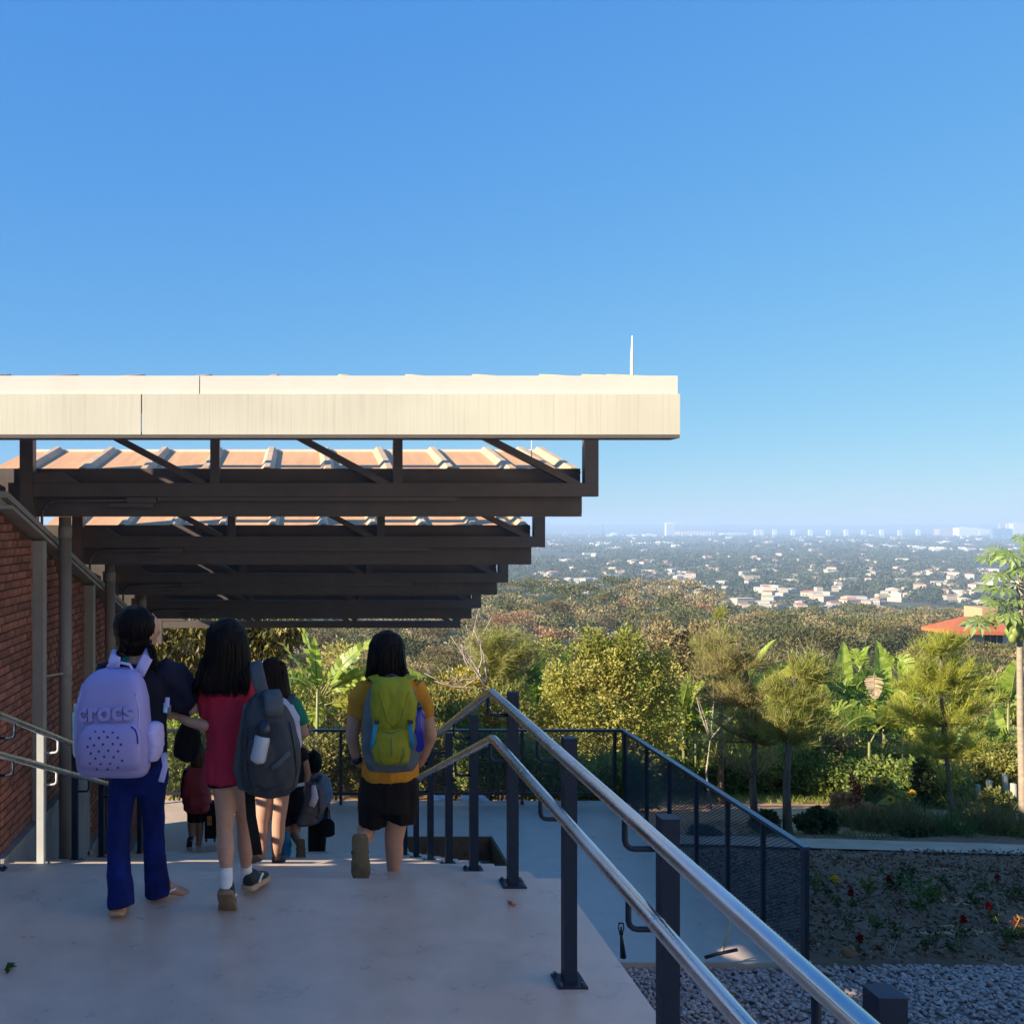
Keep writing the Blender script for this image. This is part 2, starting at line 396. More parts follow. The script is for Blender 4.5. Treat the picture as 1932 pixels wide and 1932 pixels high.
for (w_, h_, dx, dz, nm) in ((.24, .045, -.06, -.02, 'top_flange'), (.14, .05, -.06, -.072, 'web'), (.30, .028, -.05, -.112, 'bottom_flange')):
    mb = MB(); mb.bar((XW+dx, 6.78, cap_z(6.78)+dz), (XW+dx, 13.2, cap_z(13.2)+dz), w_, h_); part(nm, mb, M['mullion'], cp)

# ------------------------------------------------------------------ canopies, trusses, downpipes
FY = [6.1, 7.95, 9.69, 11.43, 13.17]
FZ = [2.338, 1.85, 1.375, .938, .48]
TY = [7.80, 9.53, 11.26, 12.99, 14.72]
nth = ['nearest', 'second', 'third', 'fourth', 'farthest']
XL = -2.72
for i in range(5):
    y, z, xr = FY[i], FZ[i], [2.413, 2.32, 2.31, 2.31, 2.31][i]
    lab = ['nearest canopy roof with sunlit cream fascia, highest of the row', 'second canopy roof with rusty orange sheets in sun',
           'third canopy roof whose sheets show as a thin strip', 'fourth canopy roof down the stairs, dark from below', 'lowest and farthest canopy roof over the foot of the stairs'][i]
    c = thing('canopy_roof', (0, y, z), lab, 'canopy', 'canopy roofs stepping down over the stairs')
    cuts = -1.06
    fasc = M['cream'] if i == 0 else M['steel']  # first canopy cream, the rest in the colour of the trusses
    for a, b_ in ((XL, cuts-.004), (cuts+.004, xr)) if i == 0 else ((XL, xr),):
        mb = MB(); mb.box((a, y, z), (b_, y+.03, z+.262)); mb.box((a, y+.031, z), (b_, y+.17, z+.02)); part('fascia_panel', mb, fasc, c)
    c2 = -.687
    for a, b_ in ((XL, c2-.003), (c2+.003, xr-.008)) if i == 0 else ((XL, xr-.008),):
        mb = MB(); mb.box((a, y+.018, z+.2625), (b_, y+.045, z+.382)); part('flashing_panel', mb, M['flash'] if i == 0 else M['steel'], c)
    mb = MB(); mb.box((XL, y+.002, z-.022), (xr-.001, y+.16, z-.001)); part('drip_edge', mb, M['steel'], c)
    D = 1.25; z0, z1 = z+.345, z+.345+(.208 if i == 0 else .275)
    mb = MB(); mb.add([(XL, y+.05, z0), (xr, y+.05, z0), (xr, y+D, z1), (XL, y+D, z1), (XL, y+.05, z0-.03), (xr, y+.05, z0-.03), (xr, y+D, z1-.03), (XL, y+D, z1-.03)],
                      [(0, 1, 2, 3), (7, 6, 5, 4), (0, 4, 5, 1), (1, 5, 6, 2), (2, 6, 7, 3), (3, 7, 4, 0)])
    part('roof_sheet', mb, M['roof'], c)
    mb = MB(); mb.box((XL, y+.06, z0-.062), (xr-.02, y+D-.02, z0-.04)); part('soffit', mb, M['steel'], c)
    mb = MB(); mb.box((XL, y+D-.005, z1-.06), (xr, y+D+.02, z1+.022)); part('ridge_flashing', mb, M['flash'], c)
    xs = [xr-.05-.52*k for k in range(11)]; xs = [x for x in xs if x > XL+.1]; xs.insert(1, xr-.24)
    for x in xs:
        mb = MB(); s = (z1-z0)/(D-.05); hh = .036 if i == 0 else .048
        def pt(dx, yy, dz): return (x+dx*.8, yy, z0+(yy-y-.05)*s+dz)
        a0, a1 = y+.05, y+D
        mb.add([pt(-.075, a0, .001), pt(-.03, a0, hh), pt(.03, a0, hh), pt(.075, a0, .001), pt(-.075, a1, .001), pt(-.03, a1, hh), pt(.03, a1, hh), pt(.075, a1, .001)],
               [(0, 1, 5, 4), (1, 2, 6, 5), (2, 3, 7, 6), (3, 2, 1, 0), (4, 5, 6, 7)])
        part('roof_rib', mb, M['ribmetal'], c)
for i, (y, z, xr, top) in enumerate([(6.34, 2.68, 2.185, 3.022), (8.3, 2.25, 1.98, 2.52)]):
    mb = MB(); mb.tube([(xr, y, z), (xr, y, (z+top)/2), (xr+.003, y, top)], [.012, .011, .005] if i == 0 else [.006, .005, .003], 8)
    solo('lightning_rod', mb, M['flash'], ['pale lightning rod standing on the nearest canopy roof', 'thin lightning rod on the second canopy roof, seen under the first'][i], 'rod', None, (xr, y, z))

for i in range(5):
    y, zb = TY[i], 1.99-.456*i; zt = zb+.92
    t = thing('roof_truss', (0, y, zb), '%s dark steel truss under the canopy roofs' % nth[i] + ['', ', with long strip lamp', ', its end just above the horizon', ', seen against the forest', ' with trees seen between its members'][i], 'truss', 'trusses under the canopy roofs')
    h = .045
    mb = MB(); mb.box((-2.234, y-h, zb), (2.40, y+h, zb+.11)); part('bottom_chord', mb, M['steel'], t)
    mb = MB(); mb.box((-2.234, y-h, zt-.08), (2.288, y+h, zt)); part('top_chord', mb, M['steel'], t)
    mb = MB(); mb.box((2.29, y-h, zb+.111), (2.40, y+h, zt)); part('end_post', mb, M['steel'], t)
    for x in (-.747, .756):
        mb = MB(); mb.box((x-.038, y-h+.004, zb+.111), (x+.038, y+h-.004, zt-.081)); part('web_post', mb, M['steel'], t)
    for xa, xb in ((-2.234, -.785), (-.709, .718), (.794, 2.288)):
        mb = MB(); mb.bar((xa+.03, y, zt-.10), (xb-.05, y, zb+.10), .06, .055, (0, 0, 1)); part('diagonal', mb, M['steel'], t)
    mb = MB(); mb.box((-2.345, y-.05, cap_z(y)+.004), (-2.236, y+.05, zt+.05)); part('column', mb, M['steel'], t)
    mb = MB(); p = [(-2.232, zb+.112), (-1.86, zb+.112), (-2.0, zb+.20), (-2.232, zb+.20)]
    mb.add([(a, y-h-.008, b_) for a, b_ in p]+[(a, y-h+.012, b_) for a, b_ in p], [(0, 1, 2, 3), (7, 6, 5, 4), (0, 4, 5, 1), (1, 5, 6, 2), (2, 6, 7, 3), (3, 7, 4, 0)])
    part('gusset_plate', mb, M['steel'], t)
    if i < 4:
        mb = MB(); mb.box((-1.22, y-.02, zb-.035), (1.24, y+.025, zb-.003)); part('strip_lamp', mb, M['lamp'], t)
        mb = MB(); mb.box((-1.47, y-.035, zb-.05), (-1.23, y+.03, zb-.006)); mb.box((-1.62, y-.03, zb-.085), (-1.25, y+.02, zb-.055)); part('junction_box', mb, M['lamp'], t)
        q = [(-2.17, y-.02, zb-.50), (-2.17, y-.02, zb-.16)]+[(-2.17+.13*(1-math.cos(a)), y-.02, zb-.16+.13*math.sin(a)) for a in (.4, .8, 1.2, 1.57)]+[(-1.46, y-.02, zb-.03)]
        mb = MB(); mb.tube(q, .012, 8); part('conduit', mb, M['lamp'], t, True)
        mb = MB(); ya, yb = y-1.655, y+.06; x0, x1 = XL+.004, XL+.02; v_ = [(ya, cap_z(ya)-.2), (yb, cap_z(yb)-.2), (yb, zb+.92), (ya, zb+.62)]; mb.add([(x0, a, b_) for a, b_ in v_]+[(x1, a, b_) for a, b_ in v_], [(0, 1, 2, 3), (7, 6, 5, 4), (0, 4, 5, 1), (1, 5, 6, 2), (2, 6, 7, 3), (3, 7, 4, 0)]); part('side_panel', mb, M['navy'], t)
for i, y in enumerate((8.02, 9.85, 11.75)):
    x = -2.04; ztop = FZ[i+1]-.024
    n = max(k for k in range(15) if EDGE[k] <= y); zb = -RISE*(n+1) if n+1 <= 14 else ZP
    d = thing('downpipe', (x, y, zb), ['thick beige downpipe nearest the landing, left of the purple backpack', 'second beige downpipe behind the girl with braids', 'third beige downpipe, half hidden by the head of the girl with braids'][i], 'pipe', 'downpipes along the brick wall')
    mb = MB(); mb.tube([(x, y, zb), (x, y, ztop)], .0525, 20, cap=0); part('pipe', mb, M['pipe'], d, True)
    for cz in (ztop-.13, .52-.456*i):
        mb = MB(); mb.tube([(x, y, cz-.05), (x, y, cz-.045), (x, y, cz+.045), (x, y, cz+.05)], [.053, .0575, .0575, .053], 20, cap=0); part('collar', mb, M['pipe'], d, True)
    mb = MB(); mb.bar((XW, y-.25, .505-.456*i), (x, y-.055, .51-.456*i), .008, .016); part('clamp', mb, M['mullion'], d)

# ------------------------------------------------------------------ handrails
M['sunlitpost'] = mat('sunlit_post_tone', (.62, .61, .55), .45, var=.06, scale=6)  # light copy of the navy posts: sunlight put into one post's colour
def rail_z(y, z0): return z0 if y < 4.55 else z0-.329*(y-4.55)
def handrail(side, label):
    xp, xr1, xr2 = (1.01, .89, .90) if side > 0 else (-1.87, -1.75, -1.76)
    h = thing('handrail', (xp, 4.62, 0), label, 'handrail')
    ys = [(4.62, 0.)] + ([(4.62-.99*j, 0.) for j in (1, 2, 3)] if side > 0 else []) + [(5.69+.99*m, -.326*(m+1)) for m in range(6)]
    for (y, zb) in ys:
        pm = M['sunlitpost'] if side < 0 and abs(y-6.68) < .1 else M['navy']
        zt = zb+.935; a = .0245
        mb = MB(); mb.box((xp-a, y-a, zb+.008), (xp+a, y+a, zt))
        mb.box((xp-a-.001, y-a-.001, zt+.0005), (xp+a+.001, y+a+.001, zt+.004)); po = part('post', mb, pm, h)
        mb = MB(); mb.box((xp-.057, y-.057, zb+.0005), (xp+.057, y+.057, zb+.0078))
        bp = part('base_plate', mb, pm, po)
        for sx in (-1, 1):
            for sy in (-1, 1): mb = MB(); mb.tube([(xp+sx*.043, y+sy*.043, zb+.008), (xp+sx*.043, y+sy*.043, zb+.02)], .008, 6, cap=0); part('anchor_bolt', mb, M['bolt'], po)
        for (zr, xr) in ((.952, xr1), (.728, xr2)):
            yo = y-.0; z_ = rail_z(yo, zr)-.018; s = -1 if side > 0 else 1
            zl = z_-.085; xe = xp+s*a
            pts = [(xe, yo, zl)]+[(xr+(-s)*.025*(1-math.sin(t)), yo, zl+.025*(1-math.cos(t))) for t in (0, .5, 1.05, 1.57)]+[(xr, yo, z_)]
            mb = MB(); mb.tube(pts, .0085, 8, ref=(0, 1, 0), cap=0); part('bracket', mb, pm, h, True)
    for nm, zr, xr in (('upper_rail', .952, xr1), ('lower_rail', .728, xr2)):
        pts = [(xr, -.6, zr)]+[(xr, -.6+.6*k, zr) for k in range(1, 9)]+[(xr, 4.50, zr), (xr, 4.535, zr-.002), (xr, 4.565, zr-.008), (xr, 4.6, rail_z(4.6, zr))]+[(xr, y, rail_z(y, zr)) for y in (5.5, 6.5, 7.5, 8.5, 9.5, 10.4, 11.2)]
        mb = MB(); mb.tube(pts, .0215, 20, cap=.1); ro = part(nm, mb, M['galv'], h, True)
        for yw in ((3.35, 1.25, 6.2) if nm == 'upper_rail' else (2.42, 1.62, 3.9, 5.9)):
            mb = MB(); mb.tube([(xr, yw-.006, rail_z(yw-.006, zr)), (xr, yw-.003, rail_z(yw-.003, zr)), (xr, yw+.003, rail_z(yw+.003, zr)), (xr, yw+.006, rail_z(yw+.006, zr))], [.0216, .0226, .0226, .0216], 20, cap=None); part('weld_seam', mb, M['galv'], ro, True)
    return h
handrail(1, 'galvanised double handrail on navy posts right of the stairs')
handrail(-1, 'galvanised double handrail along the brick wall at left')

# ------------------------------------------------------------------ mesh fence of the lower platform
M['fence'] = mat('fence_paint', (.022, .026, .04), .38, var=.1)
M['fencetop'] = mat('fence_rail_skylit', (.06, .075, .11), .25, var=.1)  # fence colour lightened, the sky's reflection put into the rail
def wires(mb, P, U, Vv, Wd, Ht, pu=.066, pv=.042, th=.0045):
    P, U, Vv = Vector(P), Vector(U), Vector(Vv); sl = pv/pu
    for sg in (1, -1):
        n0 = int(-Wd*sl/pv)-1; n1 = int((Ht+Wd*sl)/pv)+1
        for k in range(n0, n1+1):
            c = k*pv                              # v = c + sg*sl*u
            us = [0, Wd]; lo, hi = sorted(((0-c)/(sg*sl), (Ht-c)/(sg*sl)))
            a, b_ = max(0, lo), min(Wd, hi)
            if b_-a < .02: continue
            mb.bar(P+U*a+Vv*(c+sg*sl*a), P+U*b_+Vv*(c+sg*sl*b_), th, th*1.2, U.cross(Vv))
ft = thing('mesh_fence', (2, 14.25, ZP), 'dark mesh fence along the far edge of the lower platform', 'fence')
fs = thing('mesh_fence', (4.78, 11.6, ZP), 'dark mesh fence with blue-lit top rail along the right side of the lower platform', 'fence')
zt, zl = -1.325, -2.28
xsf = [4.654, 3.257, 1.86, .527, -.86, -2.25]
for x in xsf:
    mb = MB(); mb.box((x-.022, 14.23, ZP), (x+.022, 14.27, zt-.022)); part('post', mb, M['fence'], ft)
mb = MB(); mb.box((-3.0, 14.215, zt-.0215), (4.755, 14.285, zt+.012)); part('top_rail', mb, M['fence'], ft)
for a, b_ in zip(xsf[1:], xsf[:-1]):
    mb = MB(); mb.box((a+.023, 14.235, zl-.02), (b_-.023, 14.265, zl+.02)); part('bottom_rail', mb, M['fence'], ft)
    mb = MB(); wires(mb, (a+.023, 14.25, zl+.02), (1, 0, 0), (0, 0, 1), b_-a-.046, zt-zl-.042)
    tag(part('mesh_panel', mb, M['fence'], ft), kind='stuff')
ysf = [14.2, 13.27, 12.44, 11.58, 10.72, 9.89, 9.06]
for k, y in enumerate(ysf):
    w = .035 if k in (0, 6) else .018
    mb = MB(); mb.box((4.757, y-w, ZP if k < 6 else -2.6), (4.803, y+w, zt-.0215)); part('post', mb, M['fence'], fs)
mb = MB(); mb.box((4.745, 9.02, zt-.0205), (4.815, 14.287, zt+.014)); part('top_rail', mb, M['fencetop'], fs)
for b_, a in zip(ysf[:-1], ysf[1:]):
    mb = MB(); mb.box((4.765, a+.036, ZP+.02), (4.795, b_-.036, ZP+.05)); part('bottom_rail', mb, M['fence'], fs)
    mb = MB(); wires(mb, (4.78, a+.036, ZP+.052), (0, 1, 0), (0, 0, 1), b_-a-.072, zt-ZP-.076, .066, .036, .0048)
    tag(part('mesh_panel', mb, M['fence'], fs), kind='stuff')

# ------------------------------------------------------------------ ground
GP = [(-60, -2.5), (9.2, -2.5), (22, -4.3), (40, -7.6), (60, -11.2), (120, -19), (200, -23.5), (300, -26), (400, -27.5), (520, -45), (800, -72), (9000, -72), (10500, -40), (12600, 12), (16000, 20), (40000, 20)]
def gz(x, y):
    for (a, za), (b_, zb) in zip(GP[:-1], GP[1:]):
        if y <= b_: z = za+(zb-za)*(y-a)/(b_-a); break
    if 150 < y < 900: z -= 10*smooth01(.36, .50, x/y)*smooth01(150, 300, y)*(1-smooth01(500, 900, y))
    if y > 30: z += (noise.noise((x*.012, y*.012, 3))*1.6 if y < 800 else noise.noise((x*.0012, y*.0012, 5))*(2.0+max(0, min(16, (y-9000)*.006))))
    return z
M['soil'] = mat('ground_soil', (.30, .16, .085), .95, scale=.5, cols=[(.10, .085, .045), (.30, .155, .08), (.42, .24, .13), (.15, .12, .06)], bump=.4, bscale=12)
def ground_mat():
    m, t, o = new_mat('ground_mix')
    p = N(t, 'BsdfPrincipled'); p.inputs['Roughness'].default_value = .95; p.inputs['Specular IOR Level'].default_value = .1
    tc = N(t, 'TexCoord'); sx = N(t, 'SeparateXYZ'); t.links.new(tc.outputs['Object'], sx.inputs[0])
    n1 = N(t, 'TexNoise'); n1.inputs['Scale'].default_value = .9; n1.inputs['Detail'].default_value = 8; t.links.new(tc.outputs['Object'], n1.inputs['Vector'])
    near = ramp(t, [(.32, .18, .09), (.62, .34, .18), (.72, .46, .27)], [.3, .5, .75]); t.links.new(n1.outputs['Fac'], near.inputs[0])
    n2 = N(t, 'TexNoise'); n2.inputs['Scale'].default_value = .02; n2.inputs['Detail'].default_value = 10; t.links.new(tc.outputs['Object'], n2.inputs['Vector'])
    far = ramp(t, [(.045, .06, .03), (.075, .085, .042), (.13, .11, .065), (.22, .17, .11)], [.3, .5, .66, .8]); t.links.new(n2.outputs['Fac'], far.inputs[0])
    mr = N(t, 'MapRange'); mr.inputs['From Min'].default_value = 26; mr.inputs['From Max'].default_value = 40; t.links.new(sx.outputs['Y'], mr.inputs[0])
    mx = N(t, 'MixRGB'); t.links.new(mr.outputs[0], mx.inputs[0]); t.links.new(near.outputs[0], mx.inputs[1]); t.links.new(far.outputs[0], mx.inputs[2])
    t.links.new(mx.outputs[0], p.inputs['Base Color'])
    b = N(t, 'Bump'); b.inputs['Strength'].default_value = .5; b.inputs['Distance'].default_value = .05; t.links.new(n1.outputs['Fac'], b.inputs['Height']); t.links.new(b.outputs[0], p.inputs['Normal'])
    t.links.new(p.outputs[0], o.inputs[0]); return m
M['ground'] = ground_mat()
ys = list(np.arange(-40, 30, .6))+list(np.geomspace(30, 15500, 150))
nc = 170; V = []
for y in ys:
    wv = 34+.95*max(y, 0)
    for j in range(nc):
        x = (-1+2*j/(nc-1))*wv+(.3*wv if y > 30 else .3*wv)
        z = gz(x, y)-.05
        if y < 15 and x < 5.0: z = -3.1
        if y < 9.3: z = min(z, -2.75)
        V.append((x, y, z))
Fc = [(i*nc+j, i*nc+j+1, (i+1)*nc+j+1, (i+1)*nc+j) for i in range(len(ys)-1) for j in range(nc-1)]
tag(link('ground', np_mesh('ground', V, Fc, smooth=True), M['ground']), kind='structure')

# gravel strip
M['gravel'] = mat('gravel_stone', (.60, .44, .39), .85, var=.35, scale=17, bump=.3, bscale=60, objvar=0)
M['gravelbed'] = mat('gravel_bed', (.32, .23, .20), .95, var=.4, scale=30, bump=.8, bscale=60)
mb = MB(); mb.box((1.262, -3, -2.9), (14, 9.09, -2.54)); tag(part('gravel_bed', mb, M['gravelbed'], None), kind='structure')
base = MB().ell((0, 0, 0), (1, 1, 1), 6, 4); bv = np.array(base.v)
tri = []
for f in base.f:
    tri += [f] if len(f) == 3 else [(f[0], f[1], f[2]), (f[0], f[2], f[3])]
tri = np.array(tri); parts_ = []
n = 13500
gx = rng.uniform(1.3, 9.5, n); gy = 9.16-np.abs(rng.normal(0, .95, n)); ok = gy > 5.6; gx, gy = gx[ok], gy[ok]
rv = []
for x, y in zip(gx, gy):
    s = rng.uniform(.013, .030)*np.array([1, rng.uniform(.6, 1), rng.uniform(.4, .75)])
    q = Matrix.Rotation(rng.uniform(0, 6.28), 3, 'Z') @ Matrix.Rotation(rng.uniform(-.6, .6), 3, 'X')
    v = (bv*(1+rng.normal(0, .16, (len(bv), 1)))*s) @ np.array(q).T+np.array((x, y, -2.53+rng.uniform(-.005, .035)))
    parts_.append((v, tri)); rv.append(1)
V, Fc = cat_mesh(parts_)
go = link('gravel', np_mesh('gravel', V, Fc), M['gravel']); tag(go, kind='stuff')

# mulch bed, path, chips
M['mulch'] = mat('mulch_soil', (.085, .05, .033), .95, var=.5, scale=9, bump=1., bscale=30, cols=[(.095, .045, .022), (.20, .10, .05), (.27, .145, .08), (.14, .07, .038)])
M['path'] = mat('path_concrete', (.50, .35, .24), .85, var=.14, scale=2, bump=.2)
def sheet(name, xr, yr, m, dz, step=.25, kind='structure', amp=0.):
    xs = np.arange(xr[0], xr[1]+.01, step); yy = np.arange(yr[0], yr[1]+.01, step); V = []
    for y in yy:
        for x in xs: V.append((x, y, gz(x, y)+dz+amp*noise.noise((x*1.3, y*1.3, 0))+amp*.5*noise.noise((x*4, y*4, 2))))
    k = len(xs); Fc = [(i*k+j, i*k+j+1, (i+1)*k+j+1, (i+1)*k+j) for i in range(len(yy)-1) for j in range(k-1)]
    return tag(link(name, np_mesh(name, V, Fc, smooth=True), m), kind=kind)
sheet('planting_bed', (4.9, 16), (9.12, 16.0), M['mulch'], -.02, .16, amp=.05)
V = []; xs_ = np.arange(4.9, 24.1, .25)
for x in xs_:
    c = 15.25-.17*(x-7.5)+.06*noise.noise((x*.8, 0, 0)); h = .43+.03*noise.noise((x*1.7, 3, 0))
    for k in range(4): y = c-h+2*h*k/3+.02*noise.noise((x*5, k, 1)); V.append((x, y, gz(x, y)+(.035 if k in (1, 2) else .012)))
Fc = [(i*4+k, (i+1)*4+k, (i+1)*4+k+1, i*4+k+1) for i in range(len(xs_)-1) for k in range(3)]
tag(link('footpath', np_mesh('footpath', V, Fc, smooth=True), M['path']), kind='structure')
n = 9000
P = np.stack([rng.uniform(4.95, 11, n), rng.uniform(9.15, 14.3, n), np.zeros(n)], 1)
P[:, 2] = [gz(x, y)+.05+.07*noise.noise((x*1.3, y*1.3, 0))+.035*noise.noise((x*4, y*4, 2)) for x, y in P[:, :2]]
D = rvec(n); D[:, 2] = np.abs(D[:, 2])*.35
V, Fc = leaves(P, D, rng.uniform(.03, .10, n), rng.uniform(.015, .04, n), .2)
M['chips'] = leaf_mat('mulch_chip', [(.11, .055, .03), (.20, .11, .062), (.29, .17, .10), (.38, .25, .165)], trans=0, rough=.9, gain=1)
tag(link('mulch_chips', np_mesh('mulch_chips', V, Fc, rng.random(len(Fc))**1.6), M['chips']), kind='stuff')

# ------------------------------------------------------------------ vegetation materials
LM = {}
LM['bush'] = leaf_mat('bush_leaf', [(.12, .14, .028), (.28, .285, .055), (.44, .41, .10), (.40, .31, .10)], .38)
LM['feather'] = leaf_mat('needle_leaf', [(.18, .20, .045), (.31, .31, .07), (.42, .39, .10)], .42)
LM['featherlime'] = leaf_mat('needle_leaf_lime', [(.20, .23, .03), (.34, .35, .05), (.46, .43, .09)], .4)
LM['featherdry'] = leaf_mat('needle_leaf_dry', [(.22, .19, .06), (.36, .31, .10), (.46, .38, .16)], .42)
LM['hedge'] = leaf_mat('hedge_leaf', [(.05, .08, .018), (.10, .145, .032), (.18, .22, .05), (.27, .29, .08)], .33)
LM['shrub'] = leaf_mat('shrub_leaf', [(.06, .075, .016), (.14, .15, .032), (.26, .24, .06), (.34, .28, .085)], .33)
LM['lime'] = leaf_mat('lime_leaf', [(.10, .14, .02), (.22, .26, .04), (.34, .34, .07)], .4)
LM['yellow'] = leaf_mat('yellow_leaf', [(.20, .18, .03), (.36, .29, .04), (.44, .35, .08)], .35)
LM['mango'] = leaf_mat('mango_leaf', [(.035, .04, .012), (.10, .09, .022), (.24, .20, .05), (.34, .28, .08)], .25)
LM['banana'] = leaf_mat('banana_leaf', [(.20, .29, .035), (.32, .41, .055), (.42, .47, .10)], .5, .35)
LM['bananaold'] = leaf_mat('banana_leaf_yellow', [(.30, .32, .04), (.44, .42, .06), (.36, .36, .05)], .45, .35)
LM['bananadark'] = leaf_mat('banana_leaf_dark', [(.07, .13, .025), (.12, .19, .04), (.19, .25, .06)], .4, .35)
LM['deadleaf'] = leaf_mat('dead_leaf', [(.30, .20, .12), (.42, .30, .2)], .2, .8)
LM['papaya'] = leaf_mat('papaya_leaf', [(.11, .17, .04), (.19, .26, .07), (.30, .35, .12)], .4)
LM['grass'] = leaf_mat('grass_blade', [(.06, .07, .02), (.14, .13, .045), (.24, .19, .08)], .25)
LM['green'] = leaf_mat('green_blade', [(.04, .08, .02), (.07, .13, .03), (.13, .19, .05)], .3)
LM['dark'] = leaf_mat('dark_leaf', [(.03, .045, .016), (.055, .075, .024), (.09, .105, .035)], .2)
LM['dry'] = leaf_mat('dry_crown_leaf', [(.095, .075, .036), (.18, .138, .06), (.265, .205, .095), (.34, .275, .14)], .2, .8, .38)
LM['olive'] = leaf_mat('olive_crown_leaf', [(.08, .075, .025), (.16, .14, .045), (.26, .215, .075)], .2, .7, .38)
LM['deep'] = leaf_mat('deep_crown_leaf', [(.035, .045, .018), (.08, .088, .032), (.145, .14, .05)], .2, .7, .35)
LM['rust'] = leaf_mat('rust_crown_leaf', [(.16, .085, .04), (.26, .14, .07), (.34, .2, .11)], .2, .8, .2)
LM['red'] = leaf_mat('red_petal', [(.20, .008, .012), (.36, .015, .02)], .15, gain=1)
LM['sun'] = leaf_mat('sunflower_petal', [(.75, .42, .01), (.85, .55, .03)], .3, gain=1)
LM['orange'] = leaf_mat('orange_leaf', [(.42, .20, .08), (.58, .30, .12), (.5, .36, .2)], .3)
M['bark'] = mat('tree_bark', (.16, .115, .085), .9, var=.35, scale=5, stretch=(1, 1, .3), bump=.8, bscale=30)
M['palebark'] = mat('pale_bark', (.42, .34, .27), .85, var=.25, scale=6, stretch=(1, 1, .3), bump=.4, bscale=30)
M['papbark'] = mat('papaya_bark', (.38, .29, .20), .8, var=.2, scale=9, stretch=(1, 1, 2), bump=.5, bscale=25)
M['stalk'] = mat('green_stalk', (.22, .26, .07), .5, var=.2)
M['banstem'] = mat('banana_stem', (.22, .22, .07), .5, var=.3, scale=4, stretch=(1, 1, .4))

def foliage(blobs, n, L, Wd, shell=.5, updir=.25, outdir=.7, fold=.22):
    r = np.array([b[1] for b in blobs], float); c = np.array([tuple(b[0]) for b in blobs], float)
    w = (r[:, 0]*r[:, 2]+r[:, 0]*r[:, 1]+r[:, 1]*r[:, 2]); w = w/w.sum()
    idx = rng.choice(len(blobs), n, p=w); d = rvec(n)
    rad = shell+(1-shell)*rng.random(n)**.6
    P = c[idx]+d*r[idx]*rad[:, None]*(1+rng.normal(0, .07, (n, 1)))
    D = d*outdir+rng.normal(size=(n, 3))*.55+np.array([0, 0, updir])
    l = L*rng.uniform(.55, 1.35, n)
    foliage.tone = np.clip(rng.random(len(blobs))[idx]*.55+rng.random(n)*.5-.02, 0, 1)
    return leaves(P, D, l, l*Wd/L, fold)
foliage.tone = np.zeros(0)
def fobj(name, V, Fc, m, parent, bias=1.):
    off = np.array(org(parent)) if parent is not None else np.zeros(3)
    return link(name, np_mesh(name, V-off, Fc, foliage.tone if len(foliage.tone) == len(Fc) else rng.random(len(Fc))**bias), m, parent)
def set_rnd(me, lo=0., hi=1.):
    a = me.attributes.new('rnd', 'FLOAT', 'FACE'); a.data.foreach_set('value', rng.uniform(lo, hi, len(me.polygons)).astype(np.float32))
def gp(vx, Y, dz=0.):                              # point of the ground in a given direction
    x = (vx-XV)*Y/F; return Vector((x, Y, gz(x, Y)+dz))
def blob(vx, vy, Y, rx, rz, ry=None):              # measured blob, radii in measuring units
    s = Y/F; return (W(vx, vy, Y), (rx*s, (ry or (rx+rz)/2)*s, rz*s))
def limbs(mb, a, tips, r0, r1, bend=.12, n=6):
    for t in tips:
        a_, t_ = Vector(a), Vector(t); L = (t_-a_).length
        m_ = a_.lerp(t_, .5)+Vector(rvec(1)[0])*L*bend
        mb.tube([a_, a_.lerp(m_, .6), m_, m_.lerp(t_, .5), t_], [r0, r0*.85, r0*.65, (r0*.4+r1)/1.4, r1], n)

def bush(name, label, cat, blobs, n, L, Wd, m, base, group=None, stems=5, trunk=.03, bark='bark', **kw):
    t = thing(name, base, label, cat, group)
    V, Fc = foliage(blobs, n, L, Wd, **kw); fobj('foliage', V, Fc, m, t)
    mb = MB(); ks = sorted(blobs, key=lambda b: -b[1][0])[:stems]
    limbs(mb, base, [b[0] for b in ks], trunk, trunk*.3); part('stem', mb, M[bark], t, True)
    return t

# big speckled bush right of the handrail
Y = 19.
bl = [blob(1140, 1330, Y, 105, 100), blob(1070, 1390, Y, 75, 90), blob(1210, 1300, Y, 70, 75), blob(1120, 1250, Y, 75, 55), blob(1185, 1230, Y, 50, 40), blob(1060, 1300, Y, 45, 60),
      blob(1250, 1350, Y, 50, 70), blob(1140, 1430, Y, 130, 75), blob(1110, 1205, Y, 22, 26), blob(1175, 1200, Y, 14, 30), blob(1240, 1255, Y, 30, 30)]
rb = random.Random(19)
bl = [(b[0], tuple(v*.82 for v in b[1])) for b in bl]+[blob(1140+rb.uniform(-130, 130), 1330+rb.uniform(-125, 110), Y+rb.uniform(-.6, .4), rb.uniform(14, 34), rb.uniform(16, 44)) for _ in range(34)]
bush('speckled_bush', 'large speckled yellow green bush behind the far fence, right of the handrail bend', 'bush', bl, 30000, .072, .038, LM['bush'], gp(1140, Y), shell=.35)
Y = 22.
bush('brown_bush', 'loose brown bush rising behind the speckled bush, left of the tall feathery spire', 'bush', [blob(1290, 1240, Y, 60, 50), blob(1250, 1215, Y, 40, 40), blob(1325, 1215, Y, 35, 45), blob(1280, 1300, Y, 70, 60)], 7000, .10, .04, LM['dry'], gp(1290, Y))

